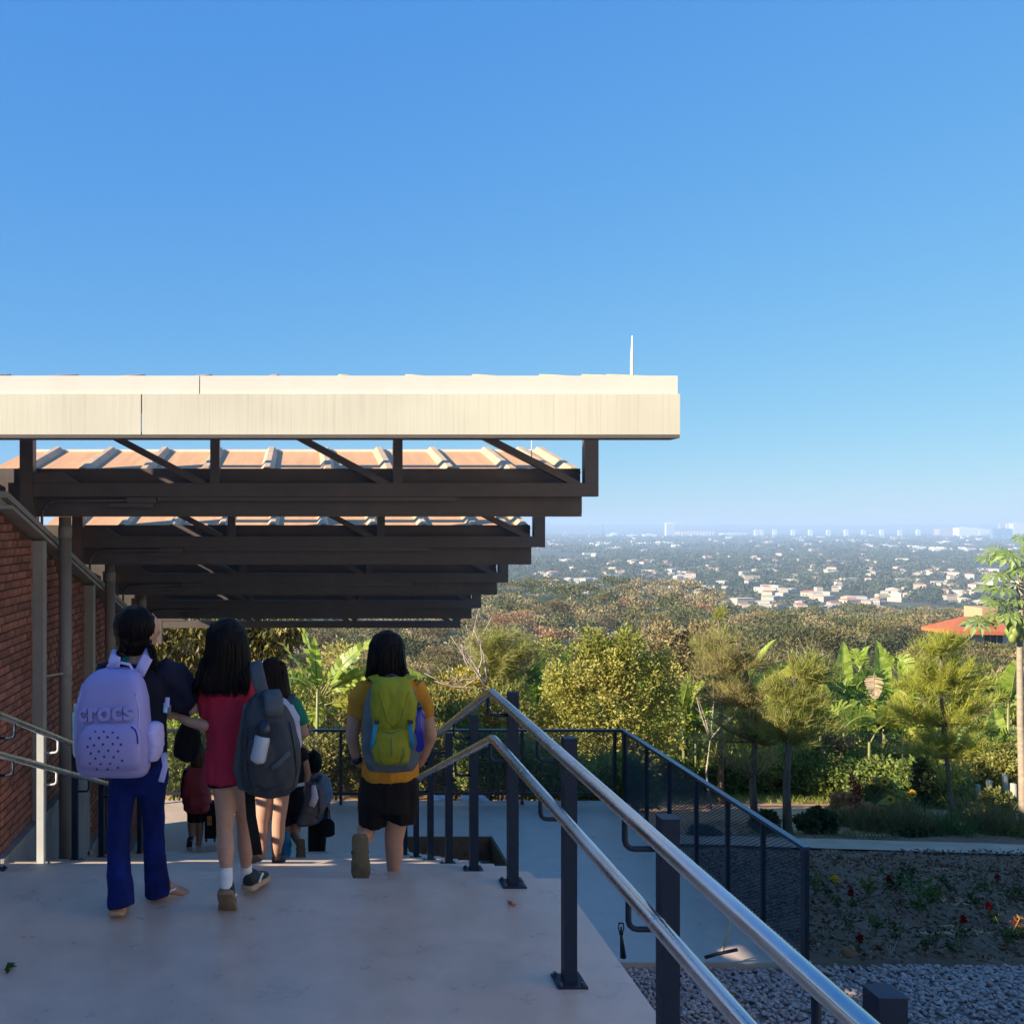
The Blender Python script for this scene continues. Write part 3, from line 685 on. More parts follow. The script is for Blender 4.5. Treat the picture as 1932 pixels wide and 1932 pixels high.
# shrubs along the far fence
for k, (vx, vy, Y, rx, rz, m, lab) in enumerate([
        (345, 1430, 15.6, 75, 90, 'lime', 'yellow green shrub behind the fence, between the two girls'), (470, 1440, 15.6, 85, 75, 'shrub', 'olive shrub behind the fence, hidden by the girl in red'),
        (600, 1450, 15.5, 80, 75, 'shrub', 'olive shrub behind the fence under the sunlit banana plant'), (715, 1425, 15.7, 75, 95, 'shrub', 'tall shrub behind the fence, behind the boy in yellow'),
        (830, 1410, 16.2, 75, 100, 'shrub', 'olive shrub behind the fence at the lower end of the handrail'), (930, 1440, 15.6, 80, 80, 'hedge', 'dark green shrub behind the fence at the handrail bend'),
        (1045, 1455, 15.4, 85, 70, 'lime', 'bright green shrub behind the fence left of the corner post'), (1165, 1470, 15.5, 75, 65, 'lime', 'light green leafy shrub at the fence corner')]):
    bl = [blob(vx, vy, Y, rx*.75, rz*.8)]+[blob(vx+random.uniform(-.6, .6)*rx, vy+random.uniform(-.5, .6)*rz, Y+random.uniform(-.3, .3), rx*.45, rz*.42) for _ in range(6)]
    bush('fence_shrub', lab, 'shrub', bl, 6500, .075, .045, LM[m], gp(vx, Y), 'shrubs behind the far fence')
# dark creeper hedge on the right
for k, (vx, vy, Y, rx, rz, lab) in enumerate([(1330, 1462, 21.6, 95, 50, 'dark green hedge mass behind the side fence, left of the two bare trunks'), (1470, 1462, 21.8, 105, 48, 'dark green hedge mass behind the two bare trunks'),
                                              (1610, 1475, 20.6, 110, 68, 'dark green hedge mass under the arching banana leaves'), (1740, 1485, 20., 90, 75, 'dark green hedge mass left of the slender feathery tree'), (1850, 1455, 20.5, 75, 75, 'lighter hedge mass beside the papaya trunk')]):
    bl = [blob(vx+random.uniform(-.8, .8)*rx, vy+random.uniform(-.35, .5)*rz, Y+random.uniform(-.9, .6), rx*random.uniform(.25, .5), rz*random.uniform(.4, .62)) for _ in range(14)]
    bush('hedge', lab, 'hedge', bl, 11000, .085, .05, LM['hedge'] if k < 4 else LM['shrub'], gp(vx, Y), 'hedge masses at the garden edge')

# yellow flowering bush, dark mango tree at the left, extra bushes
bush('yellow_bush', 'yellow leaved bush above the lower end of the handrail', 'bush', [blob(830, 1290, 21, 28, 22), blob(880, 1285, 21, 40, 26), blob(855, 1310, 21, 60, 25), blob(925, 1300, 21, 25, 25)], 5000, .07, .04, LM['yellow'], gp(860, 21))
bush('olive_bush', 'olive bush between the boy in yellow and the handrail', 'bush', [blob(820, 1345, 19, 60, 50), blob(890, 1350, 19, 60, 50), blob(950, 1340, 19, 50, 55), blob(860, 1390, 19, 90, 50)], 8000, .08, .04, LM['shrub'], gp(870, 19))
bush('leafy_bush', 'fine leaved bush behind the sunlit banana plant', 'bush', [blob(640, 1270, 24, 45, 60), blob(690, 1330, 24, 60, 60), blob(560, 1330, 24, 60, 60), blob(500, 1290, 24, 60, 50)], 8000, .09, .045, LM['bush'], gp(630, 24))
Y = 20.
mt = thing('mango_tree', gp(420, Y), 'dark mango tree with drooping leaves under the farthest canopy roof', 'tree')
bl = [blob(350, 1215, Y, 60, 45), blob(430, 1200, Y, 70, 45), blob(510, 1195, Y, 65, 40), blob(480, 1250, Y, 60, 40), blob(330, 1265, Y, 50, 40), blob(400, 1160, Y, 90, 40), blob(540, 1165, Y, 50, 40), blob(390, 1280, Y, 50, 40), blob(280, 1190, Y, 60, 60)]
V, Fc = foliage(bl, 9000, .17, .05, shell=.4, updir=-.9, outdir=.4); fobj('crown', V, Fc, LM['mango'], mt, 1.3)
mb = MB(); mb.tube([gp(420, Y), W(425, 1330, Y), W(430, 1270, Y)], [.11, .09, .07], 8); limbs(mb, W(430, 1270, Y), [b[0] for b in bl[:7]], .05, .015); part('trunk', mb, M['bark'], mt, True)

# feathery trees
def feather(name, label, trunk, blobs, n, m, L=.2, up=.8, rad=.06, bark='bark', group=None, Wd=.010):
    base = trunk[0]; t = thing(name, base, label, 'tree', group)
    mb = MB(); k = len(trunk); mb.tube(trunk, [rad*(1-.55*i/(k-1))*(1.25 if i == 0 else 1) for i in range(k)], 9)
    part('trunk', mb, M[bark], t, True)
    mb = MB(); Pn, Dn = [], []
    tr = np.array([tuple(p) for p in trunk[1:]])
    wts = np.array([b[1][0]*b[1][2] for b in blobs]); wts = wts/wts.sum()
    for (c, r), w in zip(blobs, wts):
        kk = max(7, int(150*w))
        for _ in range(kk):
            d = rvec(1)[0]; tip = np.array(c)+d*np.array(r)*rng.uniform(.5, 1.05)
            a = tr[np.argmin(np.linalg.norm(tr-tip-np.array([0, 0, -.35]), axis=1))]
            mid = a*.45+tip*.55+np.array([0, 0, -.06])
            mb.tube([Vector(a), Vector(mid), Vector(tip)], [.011, .007, .003], 4, cap=0)
            nn = int(n*w/kk); s = rng.random(nn)**.75
            p = (1-s)[:, None]**2*a+(2*s*(1-s))[:, None]*mid+(s**2)[:, None]*tip
            keep = s > .18; p = p[keep]+rng.normal(0, .03, (keep.sum(), 3))
            Pn.append(p); Dn.append(unit(tip-a)*.7+rng.normal(size=p.shape)*.75+np.array([0, 0, up*.75]))
    part('branches', mb, M[bark], t, True).name = 'branch'
    P, D = np.concatenate(Pn), np.concatenate(Dn)
    V, Fc = blades(P, D, L*rng.uniform(.5, 1.2, len(P)), Wd); fobj('crown', V, Fc, m, t)
    return t
Y = 16.6
feather('feathery_tree', 'feathery tree whose trunk is lit orange above and dark below, left of the pair', [gp(1424, Y), W(1420, 1470, Y), W(1424, 1400, Y), W(1420, 1330, Y), W(1405, 1260, Y), W(1390, 1210, Y)],
        [blob(1360, 1290, Y, 60, 45), blob(1410, 1350, Y, 60, 35), blob(1330, 1245, Y, 40, 40), blob(1420, 1270, Y, 50, 50), blob(1360, 1220, Y, 45, 40), blob(1400, 1310, Y, 70, 40), blob(1440, 1380, Y, 40, 25), blob(1360, 1350, Y, 55, 20), blob(1335, 1392, Y, 45, 20), blob(1458, 1402, Y, 42, 18), blob(1395, 1425, Y, 30, 16)], 12500, LM['featherdry'], rad=.058)
Y = 19.5
feather('feathery_tree', 'tall narrow feathery spire rising above the left trunk', [gp(1360, Y), W(1360, 1330, Y), W(1358, 1250, Y), W(1356, 1160, Y)],
        [blob(1355, 1175, Y, 14, 35), blob(1362, 1215, Y, 24, 35), blob(1350, 1250, Y, 38, 35), blob(1320, 1215, Y, 20, 22), blob(1372, 1270, Y, 40, 30)], 8000, LM['feather'], up=1.4, rad=.05)
Y = 16.2
feather('feathery_tree', 'feathery tree with straight bare dark trunk, right of the pair', [gp(1486, Y), W(1484, 1480, Y), W(1488, 1400, Y), W(1488, 1330, Y), W(1500, 1280, Y)],
        [blob(1510, 1290, Y, 60, 40), blob(1545, 1260, Y, 40, 45), blob(1480, 1330, Y, 60, 25), blob(1530, 1330, Y, 50, 35), blob(1470, 1290, Y, 40, 30), blob(1510, 1240, Y, 35, 25), blob(1555, 1310, Y, 30, 30), blob(1452, 1372, Y, 45, 20), blob(1560, 1355, Y, 48, 26), blob(1520, 1385, Y, 42, 16)], 14000, LM['feather'], rad=.066)
Y = 17.5
feather('feathery_tree', 'broad bright feathery tree on a slender leaning trunk, largest of its kind', [gp(1800, Y), W(1794, 1500, Y), W(1786, 1430, Y), W(1780, 1370, Y), W(1775, 1300, Y), W(1775, 1230, Y)],
        [blob(1775, 1250, Y, 55, 55), blob(1720, 1290, Y, 50, 60), blob(1830, 1280, Y, 55, 60), blob(1775, 1320, Y, 90, 50), blob(1800, 1215, Y, 45, 35), blob(1745, 1220, Y, 30, 30), blob(1865, 1300, Y, 35, 45), blob(1760, 1385, Y, 60, 25), blob(1840, 1345, Y, 45, 30), blob(1700, 1340, Y, 30, 40), blob(1722, 1402, Y, 50, 20), blob(1848, 1398, Y, 40, 20), blob(1790, 1432, Y, 42, 15)], 26000, LM['featherlime'], up=1.0, rad=.05)
Y = 21.
feather('plumed_tree', 'fern leaved tree with pale forked trunk behind the handrail bend', [gp(925, Y), W(927, 1330, Y), W(926, 1290, Y), W(922, 1255, Y), W(915, 1225, Y)],
        [blob(920, 1205, Y, 40, 22), blob(965, 1205, Y, 50, 25), blob(900, 1240, Y, 35, 25), blob(950, 1240, Y, 45, 25), blob(995, 1230, Y, 30, 25), blob(940, 1280, Y, 50, 20)], 13000, LM['feather'], up=-.45, rad=.05, bark='palebark', L=.24)

# bare trees and bare branches
def bare(label, base, forks, r):
    t = thing('bare_tree', base, label, 'tree'); mb = MB()
    for a, tips, r0 in forks: limbs(mb, a, tips, r0, r0*.25, .10, 5)
    part('trunk', mb, M['palebark'], t, True)
    mb = MB()
    for a, tips, r0 in forks[1:]:
        for tp in tips:
            for _ in range(4):
                s = random.uniform(.35, 1); p = Vector(a).lerp(Vector(tp), s)
                q = p+Vector((random.uniform(-1, 1), random.uniform(-.6, .6), random.uniform(.1, 1)))*.32
                mb.tube([p, p.lerp(q, .5)+Vector(rvec(1)[0])*.03, q], [r0*.3, r0*.2, r0*.08], 4, cap=0)
    part('twig', mb, M['palebark'], t, True)
Y = 20.
bare('leafless tree with pale twigs left of the handrail bend', gp(930, Y), [(gp(930, Y), [W(920, 1300, Y)], .06), (W(920, 1300, Y), [W(850, 1200, Y), W(820, 1285, Y), W(870, 1215, Y), W(800, 1270, Y), W(895, 1190, Y)], .028), (W(900, 1280, Y), [W(840, 1290, Y), W(865, 1310, Y), W(905, 1200, Y)], .02)], .05)
Y = 26.
bare('tall leafless tree beside the end of the fifth canopy roof', gp(895, Y), [(gp(895, Y), [W(890, 1270, Y)], .07), (W(890, 1270, Y), [W(898, 1170, Y), W(880, 1180, Y), W(930, 1160, Y), W(870, 1215, Y), W(905, 1140, Y)], .03)], .05)
Y = 18.6
bare('bare forked twigs among the banana leaves, right of the speckled bush', gp(1342, Y), [(gp(1342, Y), [W(1340, 1395, Y)], .025), (W(1340, 1395, Y), [W(1318, 1320, Y), W(1390, 1345, Y), W(1345, 1280, Y), W(1310, 1300, Y)], .016)], .02)

# banana plants: leaves measured by base, arch and tip
def banana_leaf(mb, a, c, b, wd, torn, fold=.3):
    a, c, b = Vector(a), Vector(c), Vector(b); n = 15; pts = []
    for i in range(n+1):
        s = i/n; pts.append(a*(1-s)**2+c*2*s*(1-s)+b*s*s)
    ph = random.uniform(0, 1)
    roll = random.choice((-1, 1))*random.uniform(.55, 1.1) if abs((b-a).normalized().z) < .8 else random.uniform(-.4, .4)
    for i in range(n):
        p, q = pts[i], pts[i+1]; T = (q-p).normalized(); S = T.cross(Vector((0, 0, 1)))
        S = S.normalized() if S.length > .15 else Vector((1, 0, 0)); Nn = S.cross(T)
        S, Nn = S*math.cos(roll)+Nn*math.sin(roll), Nn*math.cos(roll)-S*math.sin(roll)
        def w(s): return wd*.78*max(0, math.sin(math.pi*max(0, min(1, (s-.12)/.88))**.72))**.6
        w0, w1 = w(i/n), w((i+1)/n)
        if w1 <= 0 and w0 <= 0: continue
        for sg in (-1, 1):
            f = fold+(random.uniform(-.75, .35) if torn else random.uniform(-.1, .1))
            d = S*(sg*math.cos(f))+Nn*math.sin(f)
            g = (q-p)*(.12 if torn and random.random() < .6 else 0)
            k0 = random.uniform(.85, 1) if torn else 1
            fwd = T*wd*.22
            mb.add([p, p+d*w0*k0*.55+fwd*.4+g*.5, p+d*w0*k0+fwd+g, q+d*w1*k0+fwd-g, q+d*w1*k0*.55+fwd*.4-g*.5, q], [(0, 1, 4, 5), (1, 2, 3, 4)] if sg > 0 else [(5, 4, 1, 0), (4, 3, 2, 1)], 0)
    mb.tube(pts, [.018-.014*i/n for i in range(n+1)], 5, cap=0, mi=1)
def banana(label, Y, stem, lvs, m='banana'):
    base = gp(stem[0], Y); t = thing('banana_plant', base, label, 'banana plant', 'banana plants at the garden edge')
    mb = MB(); top = W(stem[0]+stem[2], stem[1], Y); mb.tube([base, base.lerp(top, .5), top], [.045, .036, .025], 9); part('stem', mb, M['banstem'], t, True)
    lvs = list(lvs)
    for _ in range(5 if 'arching low' not in label else 0):
        a = random.uniform(-1, 1); L = random.uniform(45, 90); x0, y0 = stem[0]+stem[2]+a*8, stem[1]+random.uniform(0, 14)
        lvs.append(((x0, y0), (x0+a*L*.45, y0-L*random.uniform(.5, .8)), (x0+a*L*1.05, y0-L*random.uniform(-.25, .6)), random.uniform(18, 27), random.choice((m, m, 'bananadark', 'bananaold'))))
    for lf in lvs:
        (x0, y0), (cx, cy), (x1, y1), w = lf[:4]; k = lf[4] if len(lf) > 4 else m; torn = lf[5] if len(lf) > 5 else True
        d = random.uniform(-.35, .25); mb = MB()
        banana_leaf(mb, W(x0, y0, Y), W(cx, cy, Y)+Vector((0, d*.6, 0)), W(x1, y1, Y)+Vector((0, d, 0)), w*Y/F, torn)
        o = part('leaf', mb, [LM[k], M['banstem']], t, True); set_rnd(o.data)
banana('sunlit banana plant with torn leaves between the girls and the boy', 17.6, (597, 1300, 2), [
    ((600, 1312), (596, 1250), (566, 1180), 26), ((599, 1312), (597, 1260), (592, 1204), 15, 'banana', False), ((598, 1305), (575, 1270), (534, 1214), 22, 'bananadark'), ((610, 1312), (640, 1240), (708, 1204), 24),
    ((612, 1312), (650, 1275), (720, 1262), 24), ((640, 1300), (720, 1258), (792, 1272), 22), ((600, 1330), (594, 1340), (597, 1372), 26), ((612, 1330), (660, 1315), (690, 1345), 20, 'bananaold'), ((618, 1310), (650, 1250), (680, 1235), 16, 'bananadark')])
banana('banana plant with torn bright leaf right of the handrail bend', 21.5, (985, 1290, 0), [((985, 1275), (975, 1280), (1005, 1330), 34), ((980, 1285), (960, 1262), (940, 1290), 24), ((985, 1270), (1000, 1255), (1025, 1290), 22, 'bananadark'), ((1058, 1275), (1062, 1245), (1082, 1210), 22, 'banana', False)])
banana('banana clump with dark upright leaves right of the speckled bush', 21.2, (1290, 1360, 0), [((1284, 1355), (1284, 1310), (1290, 1262), 20, 'banana', False), ((1303, 1350), (1306, 1310), (1330, 1284), 30, 'banana', False), ((1275, 1360), (1262, 1310), (1250, 1285), 34, 'bananadark', False),
    ((1225, 1360), (1210, 1340), (1203, 1322), 28), ((1215, 1390), (1235, 1355), (1275, 1385), 26, 'banana'), ((1222, 1400), (1250, 1375), (1290, 1410), 24, 'bananaold'), ((1300, 1370), (1330, 1340), (1360, 1380), 26, 'bananadark'), ((1275, 1372), (1250, 1335), (1240, 1350), 26, 'banana'), ((1245, 1350), (1238, 1325), (1225, 1318), 24, 'bananadark')])
banana('banana plant with one tall upright leaf and one leaf arching right over the two trunks', 21.6, (1425, 1310, 0), [((1408, 1300), (1418, 1250), (1448, 1208), 30, 'banana', False), ((1432, 1300), (1455, 1255), (1528, 1260), 24, 'bananaold', False), ((1420, 1310), (1400, 1270), (1385, 1280), 20, 'bananadark')])
banana('dark banana clump with two blunt leaves between the feathery trees', 22.0, (1640, 1330, 0), [((1630, 1262), (1618, 1245), (1606, 1226), 26), ((1620, 1268), (1630, 1250), (1640, 1224), 28, 'banana', False), ((1690, 1266), (1680, 1250), (1664, 1224), 30, 'banana', False), ((1684, 1245), (1695, 1230), (1700, 1270), 24, 'banana'),
    ((1575, 1275), (1560, 1290), (1570, 1330), 34, 'bananadark'), ((1600, 1280), (1585, 1300), (1590, 1335), 30, 'bananadark'), ((1684, 1356), (1680, 1320), (1671, 1290), 38, 'banana', False), ((1695, 1356), (1694, 1330), (1690, 1300), 26, 'banana', False), ((1555, 1320), (1545, 1300), (1535, 1330), 26, 'bananaold'), ((1650, 1270), (1640, 1280), (1635, 1310), 22, 'deadleaf'), ((1620, 1330), (1640, 1300), (1650, 1340), 34, 'bananadark'), ((1710, 1340), (1712, 1310), (1705, 1290), 24, 'banana')])
banana('banana plant with yellow leaves arching low over the dark hedge', 20.5, (1640, 1400, 0), [((1575, 1402), (1600, 1340), (1634, 1350), 36, 'banana', False), ((1590, 1395), (1620, 1350), (1642, 1375), 22, 'banana'), ((1640, 1366), (1668, 1338), (1716, 1370), 34, 'bananaold', False), ((1643, 1400), (1668, 1350), (1714, 1362), 32, 'bananaold'), ((1535, 1385), (1528, 1355), (1540, 1335), 22, 'banana'), ((1500, 1400), (1515, 1385), (1535, 1395), 18)])
banana('banana plant with drooping pale leaves beside the papaya trunk', 21.8, (1895, 1370, 0), [((1896, 1370), (1895, 1340), (1899, 1310), 22, 'banana', False), ((1890, 1365), (1880, 1340), (1876, 1345), 30, 'bananadark'), ((1853, 1384), (1868, 1372), (1890, 1385), 22, 'banana'), ((1848, 1396), (1860, 1398), (1882, 1418), 16, 'bananaold', False), ((1860, 1330), (1850, 1310), (1835, 1350), 26, 'deadleaf'), ((1905, 1370), (1915, 1350), (1918, 1390), 30, 'bananadark')])

# further banana plants filling the row
for (vx, vy, Y, mm, lab) in [(q_[0], q_[1], q_[2]+2.6, q_[3], q_[4]) for q_ in [(1216, 1378, 19.2, 'banana', 'broad leaved banana plant just right of the fence corner'), (1262, 1332, 20.2, 'banana', 'banana plant directly behind the right edge of the speckled bush'), (1312, 1382, 18.7, 'banana', 'low banana plant above the third post of the side fence'),
        (1352, 1345, 20.8, 'bananadark', 'darker banana plant behind the left bare trunk'), (1452, 1395, 18.3, 'banana', 'low banana plant between the two bare trunks'), (1548, 1372, 19.1, 'banana', 'banana plant right of the second bare trunk'), (1592, 1322, 20.6, 'banana', 'tall banana plant left of the dark banana clump'),
        (1668, 1318, 20.9, 'banana', 'tall banana plant left of the broad feathery tree'), (1704, 1392, 18.7, 'bananaold', 'yellowish low banana plant left of the slender leaning trunk'), (1902, 1325, 18.4, 'banana', 'banana plant left of the papaya trunk'), (1884, 1425, 17.9, 'banana', 'low banana plant in the brambles by the papaya'),
        (1010, 1330, 20.6, 'banana', 'banana plant between the fern leaved tree and the speckled bush'), (1500, 1330, 20.4, 'banana', 'banana plant behind the second bare trunk')]]:
    lv = []
    for k in range(6):
        a = -1+2*(k+.5)/6+random.uniform(-.15, .15); L = random.uniform(55, 95)
        lv.append(((vx+a*6, vy+random.uniform(0, 12)), (vx+a*L*.5, vy-L*random.uniform(.55, .95)), (vx+a*L*1.1, vy-L*random.uniform(-.3, .75)), random.uniform(24, 34), random.choice((mm, mm, 'banana', 'bananadark'))))
    lv.append(((vx+3, vy), (vx+2, vy-50), (vx+random.uniform(-8, 8), vy-random.uniform(75, 110)), random.uniform(20, 28), mm, False))
    banana(lab, Y, (vx, vy, 0), lv)

# papaya tree
Y = 16.5
pp = thing('papaya_tree', gp(1932, Y), 'papaya tree with green fruit and a tall bare trunk at the right edge', 'tree')
mb = MB(); top = W(1926, 1160, Y); mb.tube([gp(1932, Y), W(1929, 1480, Y), W(1925, 1350, Y), W(1924, 1230, Y), top, W(1927, 1080, Y)], [.075, .06, .052, .048, .044, .028], 12); part('trunk', mb, M['papbark'], pp, True)
M['fruit'] = mat('papaya_fruit', (.20, .26, .06), .4, var=.2, scale=5, cols=[(.14, .2, .04), (.24, .30, .07), (.42, .30, .05)])
for (fx, fy, r) in [(1908, 1180, 9), (1918, 1176, 10), (1904, 1192, 9), (1914, 1192, 10), (1925, 1186, 10), (1910, 1203, 8), (1922, 1200, 9), (1933, 1192, 9), (1916, 1166, 8), (1934, 1176, 8)]:
    s = Y/F; mb = MB(); mb.ell(W(fx, fy, Y-.09+.05*random.random()), (r*.85*s, r*.85*s, r*1.35*s), 10, 7); part('fruit', mb, M['fruit'], pp, True)
def palmate(mb, c, nrm, fwd, r):
    nrm = nrm.normalized(); fwd = (fwd-nrm*fwd.dot(nrm)).normalized(); s = fwd.cross(nrm)
    for k in range(11):
        an = R(-160+32*k); d = fwd*math.cos(an)+s*math.sin(an)-nrm*.18; L = r*(1-.3*abs(k-5)/5)*random.uniform(.85, 1.1)
        e = d.cross(nrm).normalized()
        a = c; m1 = c+d*L*.38; m2 = c+d*L*.68; tip = c+d*L-nrm*L*.22
        mb.add([a, m1+e*L*.07, m1-e*L*.07, m2+e*L*.15, m2-e*L*.15, tip, c+d*L*.5+nrm*.01], [(0, 2, 6), (0, 6, 1), (1, 6, 3), (6, 2, 4), (6, 5, 3), (6, 4, 5)], 0)
for (lx, ly, dd) in [(1888, 1036, 0), (1868, 1050, .1), (1908, 1046, -.2), (1932, 1012, 0), (1945, 1040, .2), (1882, 1082, -.1), (1906, 1078, .2), (1928, 1072, -.3), (1866, 1106, .1), (1892, 1108, -.2), (1916, 1104, .15), (1872, 1132, -.1), (1896, 1136, .2), (1920, 1130, -.25), (1884, 1156, .0), (1862, 1166, .2), (1946, 1090, .1), (1950, 1130, -.1), (1905, 1160, -.2), (1845, 1172, -.1)]:
    c = W(lx, ly, Y+dd); mb = MB(); out = c-W(1927, 1110, Y)
    palmate(mb, c, Vector((out.x*.5+random.uniform(-.3, .3), -.45+random.uniform(-.3, .2), 1)), Vector((out.x, out.y-.1, .0))+Vector(rvec(1)[0])*.1, 30*Y/F*random.uniform(.85, 1.15))
    mb.tube([W(1927, min(1150, max(1085, ly+28)), Y), c.lerp(W(1927, ly+20, Y), .5)+Vector((0, 0, .04)), c], [.011, .009, .007], 5, cap=0, mi=1)
    o = part('leaf', mb, [LM['papaya'], M['stalk']], pp); set_rnd(o.data)

# ------------------------------------------------------------------ garden floor plants
def tuft(name, label, base, n, L, spread, m, Wd=.012, group=None, cat='grass'):
    P = np.array(base)+np.concatenate([rng.normal(0, spread*.3, (n, 2)), np.zeros((n, 1))], 1)
    D = np.concatenate([rng.normal(0, spread*1.1, (n, 2)), np.ones((n, 1))], 1)
    V, Fc = blades(P, D, L*rng.uniform(.5, 1.1, n), Wd)
    o = link(name, np_mesh(name, V-np.array(base), Fc, rng.random(len(Fc))), m); o.location = base
    return tag(o, label, cat, group)
for (vx, Y, n, L, sp, m, lab) in [(1718, 16.3, 900, .62, .55, 'grass', 'dark fountain grass clump right of the sunflowers'), (1790, 16.1, 500, .55, .5, 'green', 'green strappy grass clump under the slender feathery tree'), (1860, 16.3, 700, .7, .5, 'grass', 'dry fountain grass clump left of the wooden posts'),
                                  (1640, 16.6, 600, .5, .5, 'grass', 'thin upright grass left of the sunflowers'), (1585, 17.2, 400, .4, .6, 'green', 'short grass clump at the edge of the orange soil'), (1690, 17.6, 600, .55, .5, 'grass', 'pale grass clump behind the sunflowers'), (1905, 16.2, 500, .5, .6, 'grass', 'low grass at the foot of the papaya')]:
    tuft('grass_clump', lab, gp(vx, Y, -.02), n, L, sp, LM[m], group='grass clumps beside the footpath')
for k, (vx, vy, Y, rx, rz, m, lab) in enumerate([(1555, 1545, 16.4, 28, 26, 'dark', 'small dark green shrub right of the bare trunk'), (1520, 1552, 16.3, 22, 18, 'dark', 'low leafy plant beside the bare trunk'), (1440, 1548, 16.4, 28, 24, 'dark', 'dark leafy plant between the two trunks'),
        (1655, 1435+60, 18.5, 45, 40, 'shrub', 'tangled shrub behind the sunflowers'), (1590, 1515, 18.2, 30, 22, 'orange', 'orange leaved shrub at the edge of the soil'), (1620, 1535, 17.2, 40, 26, 'orange', 'salmon leaved low shrub left of the sunflowers'),
        (1745, 1470, 18.2, 22, 55, 'dark', 'broad leaved dark plant right of the sunflowers'), (1830, 1530, 17.8, 45, 45, 'shrub', 'brambly shrub between the slender trunk and the wooden posts'), (1880, 1520, 17.4, 40, 50, 'shrub', 'brambly shrub around the wooden posts'),
        (1320, 1570, 15.9, 40, 18, 'dark', 'low dark plant seen through the side fence'), (1740, 1575, 16.1, 60, 18, 'dark', 'low dark ground plants along the footpath'), (1910, 1575, 16.2, 45, 25, 'shrub', 'leafy plant at the right edge beside the footpath')]):
    bl = [blob(vx+random.uniform(-.5, .5)*rx, vy+random.uniform(-.3, .5)*rz, Y+random.uniform(-.15, .15), rx*.55, rz*.55) for _ in range(5)]
    bush('garden_shrub', lab, 'shrub', bl, 2200, .075, .04, LM[m], gp(vx, Y), 'garden shrubs beside the footpath', stems=3, trunk=.012)
# lawn strip and soil weeds
n = 2600; P = np.stack([rng.uniform(5.5, 16, n), 15.6+np.abs(rng.normal(0, .55, n)), np.zeros(n)], 1); P[:, 2] = [gz(x, y)-.05 for x, y in P[:, :2]]
V, Fc = blades(P, np.array([0, 0, 1.])+rng.normal(0, .5, (n, 3)), rng.uniform(.06, .2, n), .014); tag(link('verge_grass', np_mesh('verge_grass', V, Fc, rng.random(n)), LM['green']), kind='stuff')
n = 2600; P = np.stack([rng.uniform(7.5, 12, n), rng.uniform(19.6, 21, n), np.zeros(n)], 1); P[:, 2] = [gz(x, y)-.05 for x, y in P[:, :2]]
V, Fc = blades(P, np.array([0, 0, 1.])+rng.normal(0, .5, (n, 3)), rng.uniform(.08, .2, n), .016); tag(link('soil_weeds', np_mesh('soil_weeds', V, Fc, rng.random(n)), LM['lime']), kind='stuff')
# sunflowers
sf = thing('sunflower', gp(1684, 16.9), 'sunflower plant with yellow heads and broad leaves beside the footpath', 'flower')
Y = 16.9; mb = MB(); mb.tube([gp(1684, Y), W(1690, 1520, Y), W(1684, 1470, Y)], [.014, .012, .008], 6)
heads = [(1669, 1474), (1680, 1508), (1663, 1529), (1721, 1497)]
for (hx, hy) in heads: mb.tube([W(1688, hy+12, Y), W((hx+1688)/2, hy+1, Y), W(hx, hy, Y)], [.008, .007, .006], 5)
part('stem', mb, M['stalk'], sf, True)
M['disk'] = mat('sunflower_disk', (.16, .07, .02), .9, var=.3, scale=40)
for (hx, hy) in heads:
    c = W(hx, hy, Y-.03); fw = Vector((-.6+random.uniform(-.3, .3), -.75, .2)).normalized(); a = fw.orthogonal().normalized(); b_ = fw.cross(a); mb = MB()
    for k in range(18):
        an = 2*math.pi*k/18; d = a*math.cos(an)+b_*math.sin(an); e = fw.cross(d)
        mb.add([c+d*.03, c+d*.055+e*.013+fw*.004, c+d*.08-fw*.01, c+d*.055-e*.013+fw*.004], [(0, 1, 2, 3)])
    o = part('flower_head', mb, LM['sun'], sf); set_rnd(o.data)
    mb = MB(); mb.tube([c-fw*.012, c, c+fw*.008], [.030, .030, .02], 10); part('disk', mb, M['disk'], o, True)
for (lx, ly, tx, ty) in [(1688, 1500, 1712, 1492), (1686, 1510, 1655, 1515), (1688, 1540, 1700, 1520), (1686, 1535, 1670, 1545), (1690, 1482, 1706, 1480), (1688, 1550, 1712, 1556)]:
    p, q = W(lx, ly, Y), W(tx, ty, Y-.06); V, Fc = leaves(np.array([p]), np.array([q-p]), (q-p).length, .15, .1, up=np.array([[0, -.6, .6]])); o = fobj('leaf', V, Fc, LM['lime'], sf)
am = thing('amaranth', gp(1617, 17), 'dark red amaranth spikes left of the sunflowers', 'plant')
V, Fc = foliage([blob(1609, 1478, 17, 4, 22), blob(1618, 1492, 17, 4, 22), blob(1613, 1510, 17, 8, 14)], 500, .045, .02, shell=.1); fobj('flower_spike', V, Fc, LM['red'], am)
mb = MB(); mb.tube([gp(1617, 17), W(1612, 1500, 17), W(1609, 1470, 17)], [.008, .006, .004], 5); part('stem', mb, M['stalk'], am)

